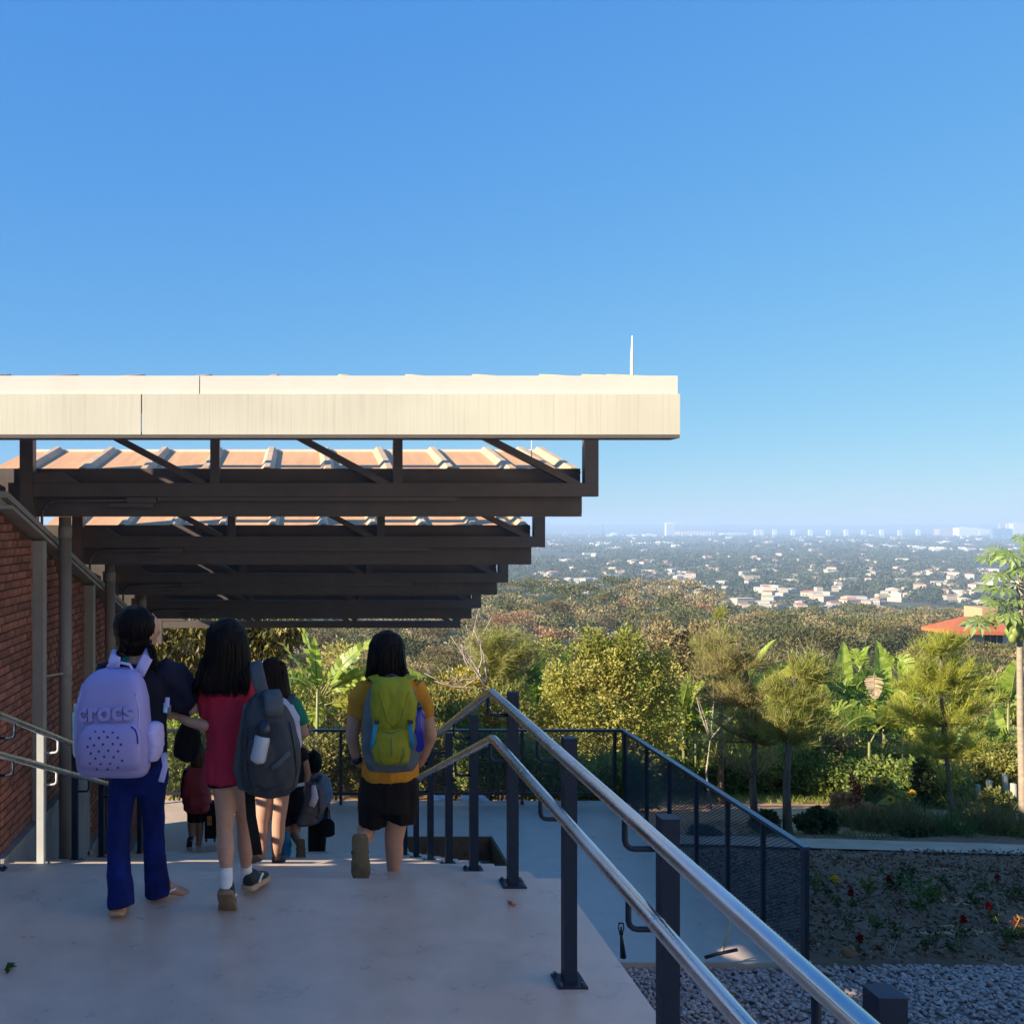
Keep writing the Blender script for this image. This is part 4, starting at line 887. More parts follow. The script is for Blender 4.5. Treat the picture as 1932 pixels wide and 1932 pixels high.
# wooden posts of the wire fence at the garden edge
M['wood'] = mat('old_wood_post', (.42, .40, .30), .9, var=.3, scale=5, stretch=(1, 1, .3), bump=.6, bscale=25)
for (vx, Y, vt, lab) in [(1914, 17.6, 1478, 'tallest pale wooden post, left of the papaya trunk'), (1868, 18.6, 1472, 'pale wooden post second from the papaya trunk, half overgrown'), (1846, 19.2, 1480, 'short pale wooden post in the brambles'), (1898, 19.4, 1460, 'pale wooden post behind the tallest post')]:
    b0 = gp(vx, Y, -.1); top = W(vx-2, vt, Y); mb = MB(); mb.tube([b0, b0.lerp(top, .5), top], [.06, .056, .05], 10, cap=.1); solo('wooden_post', mb, M['wood'], lab, 'post', 'wooden posts at the garden edge', b0, True)

# plants of the mulch bed
rngp = random.Random(4)
def bedplant(vx, Y, h, label, m='dark', flower=None, n=70, cat='plant', spread=.5):
    b0 = gp(vx, Y, .0); t = thing('bedding_plant', b0, label, cat, 'plants of the mulch bed')
    mb = MB(); tips = []
    for _ in range(5):
        tp = b0+Vector((rngp.uniform(-.5, .5)*h*spread*2, rngp.uniform(-.4, .4)*h*spread*2, h*rngp.uniform(.55, 1))); tips.append(tp)
        mb.tube([b0, b0.lerp(tp, .5)+Vector((0, 0, h*.06)), tp], [.006, .005, .003], 4, cap=0)
    part('stem', mb, M['stalk'], t)
    idx = rng.integers(0, 5, n); s = rng.uniform(.25, 1, n)[:, None]; T = np.array([tuple(p) for p in tips])[idx]
    P = np.array(b0)*(1-s)+T*s; D = rvec(n)+np.array([0, 0, .3]); l = h*.28*rng.uniform(.5, 1.2, n)
    V, Fc = leaves(P, D, l, l*.4, .2); fobj('leaf_cluster', V, Fc, LM[m], t)
    if flower:
        top = max(tips, key=lambda p: p.z); fr = .017 if flower == 'red' else .035
        V, Fc = foliage([(top+Vector((0, 0, .03)), (fr, fr, fr*(2.1 if flower == 'red' else .7)))], 120, .03, .016, shell=.2); fobj('flower', V, Fc, LM[flower], t)
for a in [(1566, 11.7, .26, 'marigold with one yellow flower near the end of the side fence', 'dark', 'sun'), (1605, 11.2, .2, 'dark red flowered plant right of the marigold', 'dark', 'red'), (1672, 11.9, .24, 'dark red flower near the middle of the footpath edge', 'dark', 'red'),
          (1858, 12.0, .30, 'upright red plume flower in front of the footpath at right', 'green', 'red'), (1876, 10.55, .26, 'red plume flower at the right side of the bed', 'dark', 'red'), (1818, 9.85, .24, 'red plume flower low in the bed', 'dark', 'red'), (1928, 9.95, .26, 'red flower at the right edge above the broad leaved plant', 'dark', 'red'), (1620, 9.5, .16, 'dim red flower beside a white speck near the gravel', 'dark', 'red')]:
    a = (a[0], a[1], a[2]*.8)+a[3:]
    bedplant(*a)
for a in [(1640, 11.8, .30, 'bushy sprig between the red flowers by the footpath', 'shrub'), (1690, 11.9, .34, 'tall thin sprig in front of the footpath', 'dark'), (1715, 12.2, .30, 'dark sprig against the pale footpath', 'dark'), (1755, 11.6, .34, 'spreading green sprig in the middle of the bed', 'green'), (1735, 10.9, .42, 'feathery green plant in the middle of the bed', 'green'),
          (1795, 12.0, .22, 'small dark sprig at the footpath edge', 'dark'), (1652, 10.2, .22, 'small bright green plant low in the bed', 'green'), (1600, 10.4, .14, 'flat green plant left in the bed', 'dark'), (1580, 11.2, .18, 'low plant beside the end post of the side fence', 'dark'), (1900, 9.75, .30, 'broad leaved green plant at the right edge of the bed', 'green'),
          (1745, 9.6, .2, 'low grey green plant near the gravel', 'dark'), (1842, 11.2, .25, 'grey green plant right in the bed', 'dark'), (1690, 9.9, .2, 'thin plant in the middle of the bed near the gravel', 'dark'), (1905, 11.4, .3, 'dark plant at the right end of the bed', 'dark'), (1800, 9.45, .22, 'dark leafy plant below the low red flower', 'dark'), (1540, 11.9, .28, 'leafy plant at the fence end in front of the footpath', 'green')]:
    bedplant(*a)
mb = MB(); q = gp(1676, 9.3, .02)
for dx, dz in ((-.03, .16), (.10, .20), (.02, .12), (.26, .04)): mb.tube([q, q+Vector((dx*.5, -.02, dz*.55)), q+Vector((dx, 0, dz))], [.006, .005, .002], 5)
solo('dry_twig', mb, M['palebark'], 'pale dry twig lying where the bed meets the gravel', 'twig', None, q)
mb = MB(); q = W(1599, 1797, 9.02); mb.ell(q, (.062, .06, .05), 14, 10); mb.ell(q+Vector((.035, 0, .03)), (.04, .04, .035), 10, 8)
M['gourd'] = mat('gourd_skin', (.26, .12, .05), .7, var=.15, bump=.2); solo('gourd', mb, M['gourd'], 'round brown gourd lying on the edge of the gravel', 'fruit', None, q-Vector((0, 0, .05)), True)

# ------------------------------------------------------------------ people and what they carry
M['skin'] = mat('skin', (.50, .27, .18), .55, var=.08, scale=12, spec=.35)
M['skindark'] = mat('skin_tan', (.36, .18, .115), .55, var=.08, scale=12, spec=.35)
def hair_mat(name, a, b_):
    m, t, o = new_mat(name); p = N(t, 'BsdfPrincipled'); p.inputs['Roughness'].default_value = .5; p.inputs['Specular IOR Level'].default_value = .10
    tc = N(t, 'TexCoord'); mp = N(t, 'Mapping'); mp.inputs['Scale'].default_value = (75, 75, 4); nz = N(t, 'TexNoise'); nz.inputs['Scale'].default_value = 1.6; nz.inputs['Detail'].default_value = 4
    t.links.new(tc.outputs['Object'], mp.inputs[0]); t.links.new(mp.outputs[0], nz.inputs['Vector']); rp = ramp(t, [a, a, b_], [0, .45, .8]); t.links.new(nz.outputs['Fac'], rp.inputs[0]); t.links.new(rp.outputs[0], p.inputs['Base Color'])
    bm = N(t, 'Bump'); bm.inputs['Strength'].default_value = .7; bm.inputs['Distance'].default_value = .006; t.links.new(nz.outputs['Fac'], bm.inputs['Height']); t.links.new(bm.outputs[0], p.inputs['Normal']); t.links.new(p.outputs[0], o.inputs[0]); return m
M['hairblack'] = hair_mat('black_hair', (.006, .005, .005), (.016, .012, .011)); M['hairbrown'] = hair_mat('brown_hair', (.018, .010, .007), (.045, .023, .014)); M['hairfair'] = hair_mat('fair_hair', (.06, .038, .02), (.16, .11, .06))
def cloth(name, col, rough=.85, var=.10, **kw): return mat(name, col, rough, var=var, scale=9, bump=.22, bscale=kw.get('bscale', 140), spec=.2)
M['navycloth'] = cloth('navy_sweater', (.012, .014, .032)); M['jeans'] = cloth('blue_trousers', (.004, .014, .115), var=.35); M['redshirt'] = cloth('red_shirt', (.42, .022, .05)); M['blackcloth'] = cloth('black_cloth', (.012, .011, .012))
M['yellowshirt'] = cloth('mustard_shirt', (.62, .27, .03)); M['greenshirt'] = cloth('green_shirt', (.02, .20, .13)); M['greyshirt'] = cloth('grey_blue_shirt', (.20, .24, .30)); M['teal'] = cloth('teal_collar', (.03, .33, .30)); M['sock'] = cloth('white_sock', (.72, .72, .74))
M['lilac'] = mat('lilac_rubber', (.34, .31, .62), .55, var=.04, scale=3, spec=.35); M['lilacstrap'] = mat('lilac_strap', (.50, .46, .78), .8, var=.06, scale=20); M['hole'] = mat('hole_dark', (.05, .04, .16), .9)
M['slate'] = cloth('slate_bag_cloth', (.052, .058, .064), bscale=70); M['slatelight'] = cloth('slate_strap', (.085, .098, .108)); M['maroon'] = cloth('maroon_lining', (.10, .022, .018))
M['olivebag'] = cloth('olive_bag_cloth', (.30, .30, .025), bscale=80); M['bagside'] = cloth('grey_bag_side', (.12, .15, .17)); M['bluestrap'] = cloth('blue_strap', (.04, .28, .46)); M['bluebottle'] = mat('blue_bottle', (.015, .02, .30), .25, var=.05); M['mint'] = mat('mint_bottle', (.42, .66, .66), .35, var=.05)
M['clear'] = mat('frosted_bottle', (.42, .45, .50), .3, var=.05); M['cap'] = mat('bottle_cap', (.012, .014, .03), .35); M['sole'] = mat('tan_sole', (.42, .29, .18), .8, var=.15); M['shoe'] = cloth('black_shoe', (.02, .03, .035), .5); M['solebrown'] = mat('olive_sole', (.13, .105, .06), .85, var=.2, scale=20, bump=.4, bscale=90)
M['treadsole'] = mat('worn_sole', (.22, .15, .09), .85, cols=[(.10, .07, .05), (.24, .165, .10), (.40, .28, .18)], scale=22, bump=.6, bscale=120)
M['sandal'] = mat('sandal_strap', (.36, .22, .15), .7, var=.15); M['redbag'] = cloth('red_bag_cloth', (.34, .05, .06)); M['whitebag'] = cloth('pale_bag_cloth', (.60, .55, .62)); M['greybag'] = cloth('grey_bag_cloth', (.13, .12, .12)); M['tagorange'] = mat('orange_tag', (.65, .22, .04), .6); M['eye'] = mat('eye_white', (.35, .3, .28), .5, spec=.2); M['white'] = mat('white_band', (.75, .75, .75), .6)

def remesh(name, mb, m, parent, vox=.008, smooth=4, wr=0., wscale=14., stretch=(1, 1, 1), org_=None):
    o = part(name, mb, m, parent)
    md = o.modifiers.new('r', 'REMESH'); md.mode = 'VOXEL'; md.voxel_size = vox
    sm = o.modifiers.new('s', 'SMOOTH'); sm.iterations = smooth; sm.factor = .5
    dg = bpy.context.evaluated_depsgraph_get(); dg.update()
    me = bpy.data.meshes.new_from_object(o.evaluated_get(dg)); o.modifiers.clear(); old = o.data; o.data = me; bpy.data.meshes.remove(old)
    if wr:
        n = len(me.vertices); co = np.empty(n*3, np.float32); no = np.empty(n*3, np.float32)
        me.vertices.foreach_get('co', co); me.vertices.foreach_get('normal', no); co = co.reshape(-1, 3); no = no.reshape(-1, 3)
        sx, sy, sz = stretch
        d = np.array([noise.noise((p[0]*wscale*sx+7, p[1]*wscale*sy, p[2]*wscale*sz))+.5*noise.noise((p[0]*wscale*2.3*sx, p[1]*wscale*2.3*sy+4, p[2]*wscale*2.3*sz)) for p in co], np.float32)
        me.vertices.foreach_set('co', (co+no*(d*wr)[:, None]).ravel())
    me.polygons.foreach_set('use_smooth', [True]*len(me.polygons)); me.name = name; me.update()
    return o
class Fig:                                         # a figure measured at one depth; pts are (vx, vy, extra depth, radius)
    def __init__(s, Y): s.Y = Y
    def p(s, x, y, d=0.): return W(x, y, s.Y+d)
    def k(s): return s.Y/F
    def seg(s, mb, pts, n=14, ref=(1, 0, 0), cap=.5, mi=0, g=0., expo=1.):
        k = s.k(); P, Rr = [], []
        for q in pts:
            P.append(W(q[0], q[1], s.Y+q[2])); r = q[3]
            Rr.append(((r[0]+g)*k, (r[1]+g)*k) if isinstance(r, tuple) else (r+g)*k)
        mb.tube(P, Rr, n, ref, cap, mi, expo); return mb
def hand(mb, wrist, d, up, L=.145, curl=.5, thumb=1):
    d, up = Vector(d).normalized(), Vector(up); up = (up-d*up.dot(d)).normalized(); s = d.cross(up)
    wr = Vector(wrist); pe = wr+d*L*.5
    mb.tube([wr-d*.01, wr+d*L*.16, wr+d*L*.36, pe], [(.020, .016), (.027, .014), (.032, .013), (.031, .011)], 10, ref=tuple(s))
    for i, (o, ln) in enumerate(zip((-.0255, -.0085, .0085, .0255), (.40, .47, .45, .36))):
        a = pe+s*o*1.05-d*.008; q = d; pts = [a]; th = 0
        for j, f in enumerate((.45, .32, .25)):
            th += curl*(.55+.35*j); q = (d*math.cos(th)-up*math.sin(th)+s*o*3).normalized(); pts.append(pts[-1]+q*ln*L*f)
        mb.tube(pts, [.0088, .0082, .0074, .006], 8, ref=tuple(s))
    a = wr+d*L*.18+s*thumb*.022; b_ = a+(s*thumb*.75+d*.65-up*.25).normalized()*L*.22; mb.tube([a, b_, b_+(d*.9-up*.35+s*thumb*.1).normalized()*L*.19], [.0115, .0092, .007], 8)
def head(mb, c, r, face, up=(0, 0, 1)):            # skull, jaw, nose, ears
    c = Vector(c); f = Vector(face).normalized(); u = Vector(up).normalized(); f = (f-u*f.dot(u)).normalized(); s = f.cross(u); rot = Matrix((s, f, u)).transposed()
    mb.ell(c+u*r*.12-f*r*.08, (r*.76, r*.92, r*.86), 16, 10, rot)
    mb.ell(c+f*r*.18-u*r*.42, (r*.56, r*.62, r*.62), 14, 8, rot)
    mb.ell(c+f*r*.93-u*r*.14, (r*.10, r*.17, r*.17), 8, 6, rot); mb.ell(c+f*r*.80-u*r*.48, (r*.24, r*.10, r*.10), 8, 6, rot)
    for q in (-1, 1): mb.ell(c+s*q*r*.76-f*r*.05-u*r*.12, (r*.07, r*.15, r*.22), 8, 6, rot)
    return rot
def eyes(c, r, face, parent, up=(0, 0, 1)):
    c = Vector(c); f = Vector(face).normalized(); u = Vector(up); f = (f-u*f.dot(u)).normalized(); s = f.cross(u)
    for q in (-1, 1):
        mb = MB(); e = c+f*r*.70+s*q*r*.32+u*r*.02; mb.ell(e, (r*.11,)*3, 8, 6); mb.ell(e+f*r*.06, (r*.06,)*3, 8, 6, None, 1); part('eye', mb, [M['eye'], M['hole']], parent, True)
def shoe(name, heel, yaw, pitch, L, Wd, m, msole, parent, roll=0., sock=None, open_=False):
    rot = Matrix.Rotation(yaw, 3, 'Z') @ Matrix.Rotation(pitch, 3, 'X') @ Matrix.Rotation(roll, 3, 'Y'); h = Vector(heel)
    def T(x, y, z): return h+rot @ Vector((x, y, z))
    prof = [(0, .30), (.06, .40), (.2, .42), (.4, .40), (.6, .47), (.78, .49), (.90, .40), (.97, .25), (1., .10)]
    mb = MB(); n = 12
    for zz in (0., .004, .020, .024):
        sc = .93 if zz in (0., .024) else 1
        for (t_, w_) in prof: mb.v.append(tuple(T(-w_*Wd*sc, (t_-.5)*L*sc+.5*L, zz)))
        for (t_, w_) in reversed(prof): mb.v.append(tuple(T(w_*Wd*sc, (t_-.5)*L*sc+.5*L, zz)))
    k = 2*len(prof)
    for i in range(3):
        for j in range(k): mb.f.append((i*k+j, i*k+(j+1) % k, (i+1)*k+(j+1) % k, (i+1)*k+j)[::-1]); mb.m.append(0)
    mb.f.append(tuple(range(k))); mb.m.append(0); mb.f.append(tuple(range(3*k, 4*k))[::-1]); mb.m.append(0)
    if not open_:
        up = MB(); pts, rr = [], []
        for t_, w_, hh in ((.03, .30, .060), (.12, .37, .072), (.28, .38, .070), (.45, .38, .052), (.62, .43, .036), (.8, .44, .028), (.95, .28, .018)):
            pts.append(T(0, t_*L, .02+hh*.42)); rr.append((w_*Wd, hh*.58))
        up.tube(pts, rr, 14, ref=tuple(rot @ Vector((1, 0, 0))))
        o = remesh(name, up, m, parent, .0055, 2); part('sole', mb, msole, o, True)
        lc = MB()
        for t_ in (.42, .5, .58): lc.tube([T(-.28*Wd, t_*L, .062-.03*(t_-.42)*4), T(0, t_*L+.006, .072-.03*(t_-.42)*4), T(.28*Wd, t_*L, .062-.03*(t_-.42)*4)], .0035, 5)
        part('lace', lc, M['white'] if msole is M['sole'] else M['sandal'], o)
        for sgn in (-1, 1):
            st = MB(); st.tube([T(sgn*.40*Wd, .30*L, .03), T(sgn*.405*Wd, .40*L, .05), T(sgn*.39*Wd, .50*L, .058)], .005, 5); part('side_stripe', st, M['white'], o)
    else:
        o = part(name, mb, msole, parent, True)
        for (t_, hh) in ((.62, .045), (.38, .055)):
            st = MB(); st.tube([T(-.43*Wd, t_*L, .02), T(-.34*Wd, t_*L+.006, hh), T(0, t_*L+.012, hh+.014), T(.34*Wd, t_*L+.006, hh), T(.43*Wd, t_*L, .02)], [(.012, .003)]*5, 8, ref=tuple(rot @ Vector((0, 1, 0)))); part('strap', st, m, o, True)
    return o
def strands(name, roots, m, parent, r=.004):
    mb = MB()
    for pts in roots: mb.tube(pts, [r*(1-.75*i/(len(pts)-1)) for i in range(len(pts))], 5)
    return part(name, mb, m, parent, True)
def hair_over(parent, G, rings, m, n, a0, a1, seed, drop=10., r=.0046, jit=.05):   # loose strands lying on the hair
    q = random.Random(seed); k = G.k(); mb = MB()
    for _ in range(n):
        th = q.uniform(a0, a1); i0 = q.choice((0, 0, 1, 2)); pts = []; j = q.uniform(-jit, jit)
        for i in range(i0, len(rings)):
            x, y, d, rr = rings[i]; ra, rb = rr if isinstance(rr, tuple) else (rr, rr); th_ = th+j*(i-i0)
            pts.append(W(x, y, G.Y+d)+Vector((math.cos(th_)*ra*k*1.015, math.sin(th_)*rb*k*1.02, 0)))
        e = pts[-1]-pts[-2]; e.normalize(); pts[-1] = pts[-1]+Vector((math.cos(th)*ra*k*.08, math.sin(th)*rb*k*.1, 0)); pts.append(pts[-1]+Vector((q.uniform(-.006, .006), q.uniform(-.005, .005), -q.uniform(0, drop)*k)))
        mb.tube(pts, [r*.6]+[r]*(len(pts)-3)+[r*.8, r*.25], 5)
    return part('hair_strand', mb, m, parent, True)
def bag_body(rings, Yb, n=28, expo=.55, lean=0.):  # rings: (centre vx, vy, half width, depth m); back plane at depth Yb
    mb = MB(); pts = []; b0 = 0; k = len(rings)
    for (cx, vy, hw, dp) in rings:
        c = W(cx, vy, Yb); s = Yb/F
        for j in range(n):
            a = 2*math.pi*j/n; ca, sa = math.cos(a), math.sin(a)
            x = math.copysign(abs(ca)**expo, ca)*hw*s; y = math.copysign(abs(sa)**expo, sa)*dp/2
            mb.v.append((c.x+x, Yb-dp/2-.002+y, c.z))
    for i in range(k-1):
        for j in range(n):
            j2 = (j+1) % n; mb.f.append((i*n+j, i*n+j2, (i+1)*n+j2, (i+1)*n+j)[::-1]); mb.m.append(0)
    mb.f.append(tuple(range(n))); mb.m.append(0); mb.f.append(tuple(range((k-1)*n, k*n))[::-1]); mb.m.append(0)
    return mb
def ribbon(pts, w, th=.006, ref=(1, 0, 0)):
    mb = MB(); mb.tube(pts, [(w/2, th/2)]*len(pts), 10, ref, .2, 0, .5); return mb
def spin(objs, c, rz, ry=0.):                      # turn finished bag pieces about a point
    Mx = Matrix.Translation(c) @ Matrix.Rotation(rz, 4, 'Z') @ Matrix.Rotation(ry, 4, 'Y') @ Matrix.Translation(-Vector(c))
    for o in objs: o.data.transform(Matrix.Translation(-org(o)) @ Mx @ Matrix.Translation(org(o)))

# --- girl with braids, navy sweater and flared blue trousers
G = Fig(4.32)
g1 = thing('person', (-.78, 4.34, 0), 'girl with two dark braids in navy sweater and flared blue trousers, walking arm in arm', 'person', 'children walking down the stairs')
mb = MB()
hc = G.p(268, 1190); hr = 41*G.k(); fdir = Vector((.66, .74, -.16))
head(mb, hc, hr, fdir, (.10, -.02, 1))
G.seg(mb, [(264, 1212, 0, 17), (260, 1232, -.01, 18), (258, 1250, -.01, 24)])
G.seg(mb, [(258, 1250, 0, (30, 22)), (256, 1275, 0, (52, 28)), (257, 1330, 0, (50, 30)), (259, 1400, 0, (44, 27)), (261, 1450, 0, (50, 32)), (261, 1478, 0, (36, 26))], 18)
G.seg(mb, [(235, 1455, 0, 26), (229, 1520, -.018, 17), (225, 1590, -.035, 12), (227, 1660, -.065, 9), (226, 1712, -.09, 9), (226, 1722, -.05, 10), (222, 1724, .04, 10)])
G.seg(mb, [(286, 1455, 0, 26), (286, 1520, .015, 17), (289, 1590, .055, 12), (292, 1650, .10, 9), (296, 1678, .12, 9), (308, 1676, .14, 10), (320, 1668, .17, 8)])
G.seg(mb, [(208, 1258, 0, 17), (186, 1310, -.02, 14), (178, 1370, -.06, 12), (196, 1400, .04, 9)])
G.seg(mb, [(308, 1260, 0, 17), (345, 1300, .03, 14), (366, 1338, .06, 12), (345, 1342, .13, 10), (326, 1336, .17, 8)])
hand(mb, G.p(326, 1336, .17), (-.85, .1, .25), (0, -.6, .8), .125, .75, -1)
hand(mb, G.p(196, 1400, .04), (.5, .6, -.3), (0, -.6, .8), .125, .6, 1)
remesh('body', mb, M['skin'], g1, .0065, 3)
eyes(hc, hr, fdir, g1, (.10, -.02, 1))
mb = MB()
G.seg(mb, [(257, 1243, -.005, (26, 20)), (257, 1252, 0, (52, 27)), (255, 1270, 0, (70, 34)), (256, 1320, 0, (64, 37)), (258, 1390, 0, (58, 34)), (262, 1452, 0, (57, 37))], 22)
G.seg(mb, [(206, 1258, 0, 24), (190, 1300, -.02, 24), (180, 1360, -.05, 22), (190, 1400, .02, 16)])
G.seg(mb, [(300, 1258, 0, 26), (325, 1275, .02, 30), (346, 1302, .05, 30), (354, 1326, .08, 25), (348, 1338, .11, 19), (336, 1338, .14, 12)])
G.seg(mb, [(318, 1275, 0, 22), (320, 1300, .02, 20), (340, 1330, .05, 22)])
remesh('sweater', mb, M['navycloth'], g1, .009, 3, .011, 11.)
mb = MB(); G.seg(mb, [(257, 1236, -.005, (25, 20)), (257, 1246, -.005, (33, 23))], 18, cap=0); remesh('collar', mb, M['teal'], g1, .006, 1)
mb = MB()
G.seg(mb, [(261, 1425, 0, (50, 33)), (262, 1452, 0, (56, 37)), (262, 1474, 0, (55, 36)), (262, 1490, 0, (42, 30))], 20)
G.seg(mb, [(234, 1462, 0, 30), (228, 1510, -.015, 25), (225, 1560, -.03, 21.5), (223, 1610, -.04, 22), (224, 1650, -.06, 25), (228, 1690, -.08, 26), (230, 1710, -.085, 25)], 16, cap=.05)
G.seg(mb, [(289, 1462, 0, 29), (286, 1510, .015, 24), (288, 1560, .04, 20), (291, 1610, .07, 20.5), (293, 1650, .09, 24), (295, 1675, .105, 25), (296, 1687, .11, 25)], 16, cap=.05)
remesh('trousers', mb, M['jeans'], g1, .0085, 3, .010, 12., (1, 1, .5))
shoe('shoe', W(220, 1729, 4.20), R(6), 0, .23, .094, M['sandal'], M['sole'], g1)
shoe('shoe', W(284, 1690, 4.44), R(-58), R(-14), .20, .085, M['sandal'], M['sole'], g1, R(10))
mb = MB(); u = Vector((.10, -.02, 1))
mb.ell(hc+Vector((-.035, -.022, .022)), (hr*.92, hr*1.0, hr*.98), 18, 12); mb.ell(hc+Vector((-.03, -.03, -.035)), (hr*.84, hr*.78, hr*.8), 16, 10); mb.ell(hc+Vector((-.012, -.012, hr*.50)), (hr*.78, hr*.78, hr*.50), 14, 8)
remesh('hair', mb, M['hairblack'], g1, .007, 2, .003, 40, (1, 1, .3))
for path in ([(238, 1208), (229, 1228), (219, 1248), (209, 1270), (204, 1296), (206, 1318)], [(283, 1218), (288, 1232), (290, 1246), (291, 1262)]):
    mb = MB(); n = len(path)*3
    for i in range(n):
        s = i/(n-1)*(len(path)-1); a = int(min(s, len(path)-2)); f = s-a; x = path[a][0]*(1-f)+path[a+1][0]*f; y = path[a][1]*(1-f)+path[a+1][1]*f
        mb.ell(G.p(x+(3 if i % 2 else -3), y, -.10), (.014*(1-.35*s/len(path)), .013, .016), 8, 6)
    o = part('braid', mb, M['hairblack'], g1, True)
q_ = random.Random(8); mb = MB()
for _ in range(150):
    th, ph = q_.uniform(math.pi*.75, math.pi*2.1), 0; c_ = hc+Vector((-.03, -.022, .018)); pts = []
    for i in range(6):
        el = 1.35-i*.42; pts.append(c_+Vector((math.cos(th)*math.cos(el)*hr*.95, math.sin(th)*math.cos(el)*hr*1.03, math.sin(el)*hr*1.01)))
        th += q_.uniform(-.06, .06)
    mb.tube(pts, [.003, .004, .0044, .004, .003, .0012], 5)
part('hair_strand', mb, M['hairblack'], g1, True)
bg1 = thing('backpack', W(225, 1460, 4.15), 'lilac rubber backpack with raised lettering and a pattern of holes', 'backpack', 'backpacks of the children')
Yb = 4.20
rings = [(226, 1456, 40, .09), (226, 1452, 60, .14), (226, 1440, 66, .165), (227, 1400, 70, .175), (227, 1350, 69, .172), (228, 1310, 65, .16), (228, 1285, 58, .145), (229, 1270, 48, .12), (229, 1261, 36, .09), (229, 1258, 22, .05)]
pcs = []
bo = part('bag_body', bag_body(rings, Yb), M['lilac'], bg1, True); pcs.append(bo)
def front(vx, vy, rings=rings, Yb=Yb, expo=.55, extra=0.):   # front surface of a bag at a measured spot
    for (a, b_) in zip(rings[:-1], rings[1:]):
        if b_[1] <= vy <= a[1]:
            f = (vy-a[1])/(b_[1]-a[1]); cx = a[0]+(b_[0]-a[0])*f; hw = a[2]+(b_[2]-a[2])*f; dp = a[3]+(b_[3]-a[3])*f; break
    q = min(.999, abs((vx-cx)/hw)); ca = q**(1/expo); sa = math.sqrt(max(0, 1-ca*ca))
    p = W(vx, vy, Yb); return Vector((p.x, Yb-dp/2-.002-dp/2*sa**expo-extra, p.z))
prings = [(224, 1450, 44, .03), (224, 1446, 56, .055), (224, 1430, 60, .07), (224, 1400, 61, .075), (225, 1380, 58, .068), (225, 1366, 50, .05), (226, 1360, 40, .03), (226, 1357, 26, .012)]
Yp = Yb-.145
po = part('front_pocket', bag_body(prings, Yp), M['lilac'], bg1, True); pcs.append(po)
mb = MB()
for (hx, hy) in [(387, 598), (422, 598), (459, 601), (368, 622), (405, 620), (440, 616), (482, 618), (358, 654), (385, 648), (422, 644), (462, 642), (495, 644), (370, 680), (404, 672), (443, 668), (483, 670), (388, 700), (425, 692), (464, 694), (498, 707), (364, 720), (408, 722), (448, 719), (388, 744), (432, 744), (476, 736)]:
    vx, vy = hx*.4725+17, (2300+.5176*hy*1.945)/2.12+6
    q = front(vx, vy, prings, Yp, .55)
    mb.tube([q+Vector((0, .004, 0)), q+Vector((0, -.0012, 0))], .0055, 8, ref=(1, 0, 0), cap=0)
pcs.append(part('hole_pattern', mb, M['hole'], bg1))
cu = bpy.data.curves.new('lettering', 'FONT'); cu.body = 'crocs'; cu.size = .108; cu.extrude = .009; cu.bevel_depth = .002; cu.bevel_resolution = 1; cu.align_x = 'CENTER'; cu.resolution_u = 4; cu.space_character = 1.06; cu.offset = .002
to = bpy.data.objects.new('lettering', cu); COL.objects.link(to); dg = bpy.context.evaluated_depsgraph_get(); dg.update(); me = bpy.data.meshes.new_from_object(to.evaluated_get(dg)); bpy.data.objects.remove(to)
q = front(226, 1343); me.transform(Matrix.Translation(q-Vector((0, q.y, 0))) @ Matrix.Rotation(R(-3), 4, 'Y') @ Matrix.Rotation(R(90), 4, 'X'))
for v in me.vertices:                              # wrap the letters onto the curved bag
    vy_ = YH+(CH-v.co.z)*F/Yb; vx_ = XV+v.co.x*F/Yb; v.co.y += front(vx_, vy_).y-.006
me.transform(Matrix.Translation(-org(bg1)))
pcs.append(link('lettering', me, M['lilac'], bg1)); me.materials.clear(); me.materials.append(M['lilac'])
for pp_ in (((170, 1420), (166, 1380), (168, 1330), (176, 1296)), ((283, 1420), (288, 1380), (287, 1330), (280, 1296))): mb = MB(); mb.tube([front(x, y, extra=.002) for x, y in pp_], .003, 6); pcs.append(part('piping', mb, M['lilacstrap'], bg1, True))
mb = MB(); mb.tube([front(x, y, prings, Yp, extra=.003) for x, y in ((268, 1366), (276, 1372), (281, 1384), (282, 1396))], .0035, 6); pcs.append(part('zip', mb, M['hole'], bg1, True))
mb = MB(); mb.tube([W(205, 1268, Yb-.03), W(209, 1255, Yb-.04), W(230, 1249, Yb-.045), W(252, 1254, Yb-.04), W(258, 1267, Yb-.03)], [(.010, .005)]*5, 8, ref=(0, 1, 0)); pcs.append(part('handle', mb, M['lilacstrap'], bg1, True))
spk = MB(); spk.tube([W(292, 1430, Yb-.05), W(296, 1410, Yb-.055), W(297, 1380, Yb-.055), (W(296, 1366, Yb-.05))], [(.030, .045), (.042, .055), (.045, .055), (.040, .05)], 14); pcs.append(remesh('side_pocket', spk, M['lilacstrap'], bg1, .007, 3, .006, 22))
spin(pcs, W(227, 1380, Yb), R(-9), R(-1.5))
mb = MB(); pcs2 = []
for (a, b_, c) in (((214, 1272), (216, 1244), (222, 1228)), ((262, 1272), (275, 1246), (284, 1228))):
    part('shoulder_strap', ribbon([W(*a, Yb-.01), W((a[0]+b_[0])/2, (a[1]+b_[1])/2, Yb-.005), W(*b_, 4.20), W(*c, 4.25), W(c[0]+3, c[1]+8, 4.36)], .052, .014), M['lilacstrap'], bg1, True)
part('strap_tail', ribbon([W(308, 1420, 4.16), W(312, 1445, 4.14), W(304, 1475, 4.12)], .026, .003), M['lilacstrap'], bg1, True)
bt = thing('water_bottle', W(157, 1400, 4.12), 'mint green bottle in the left pocket of the lilac backpack', 'bottle')
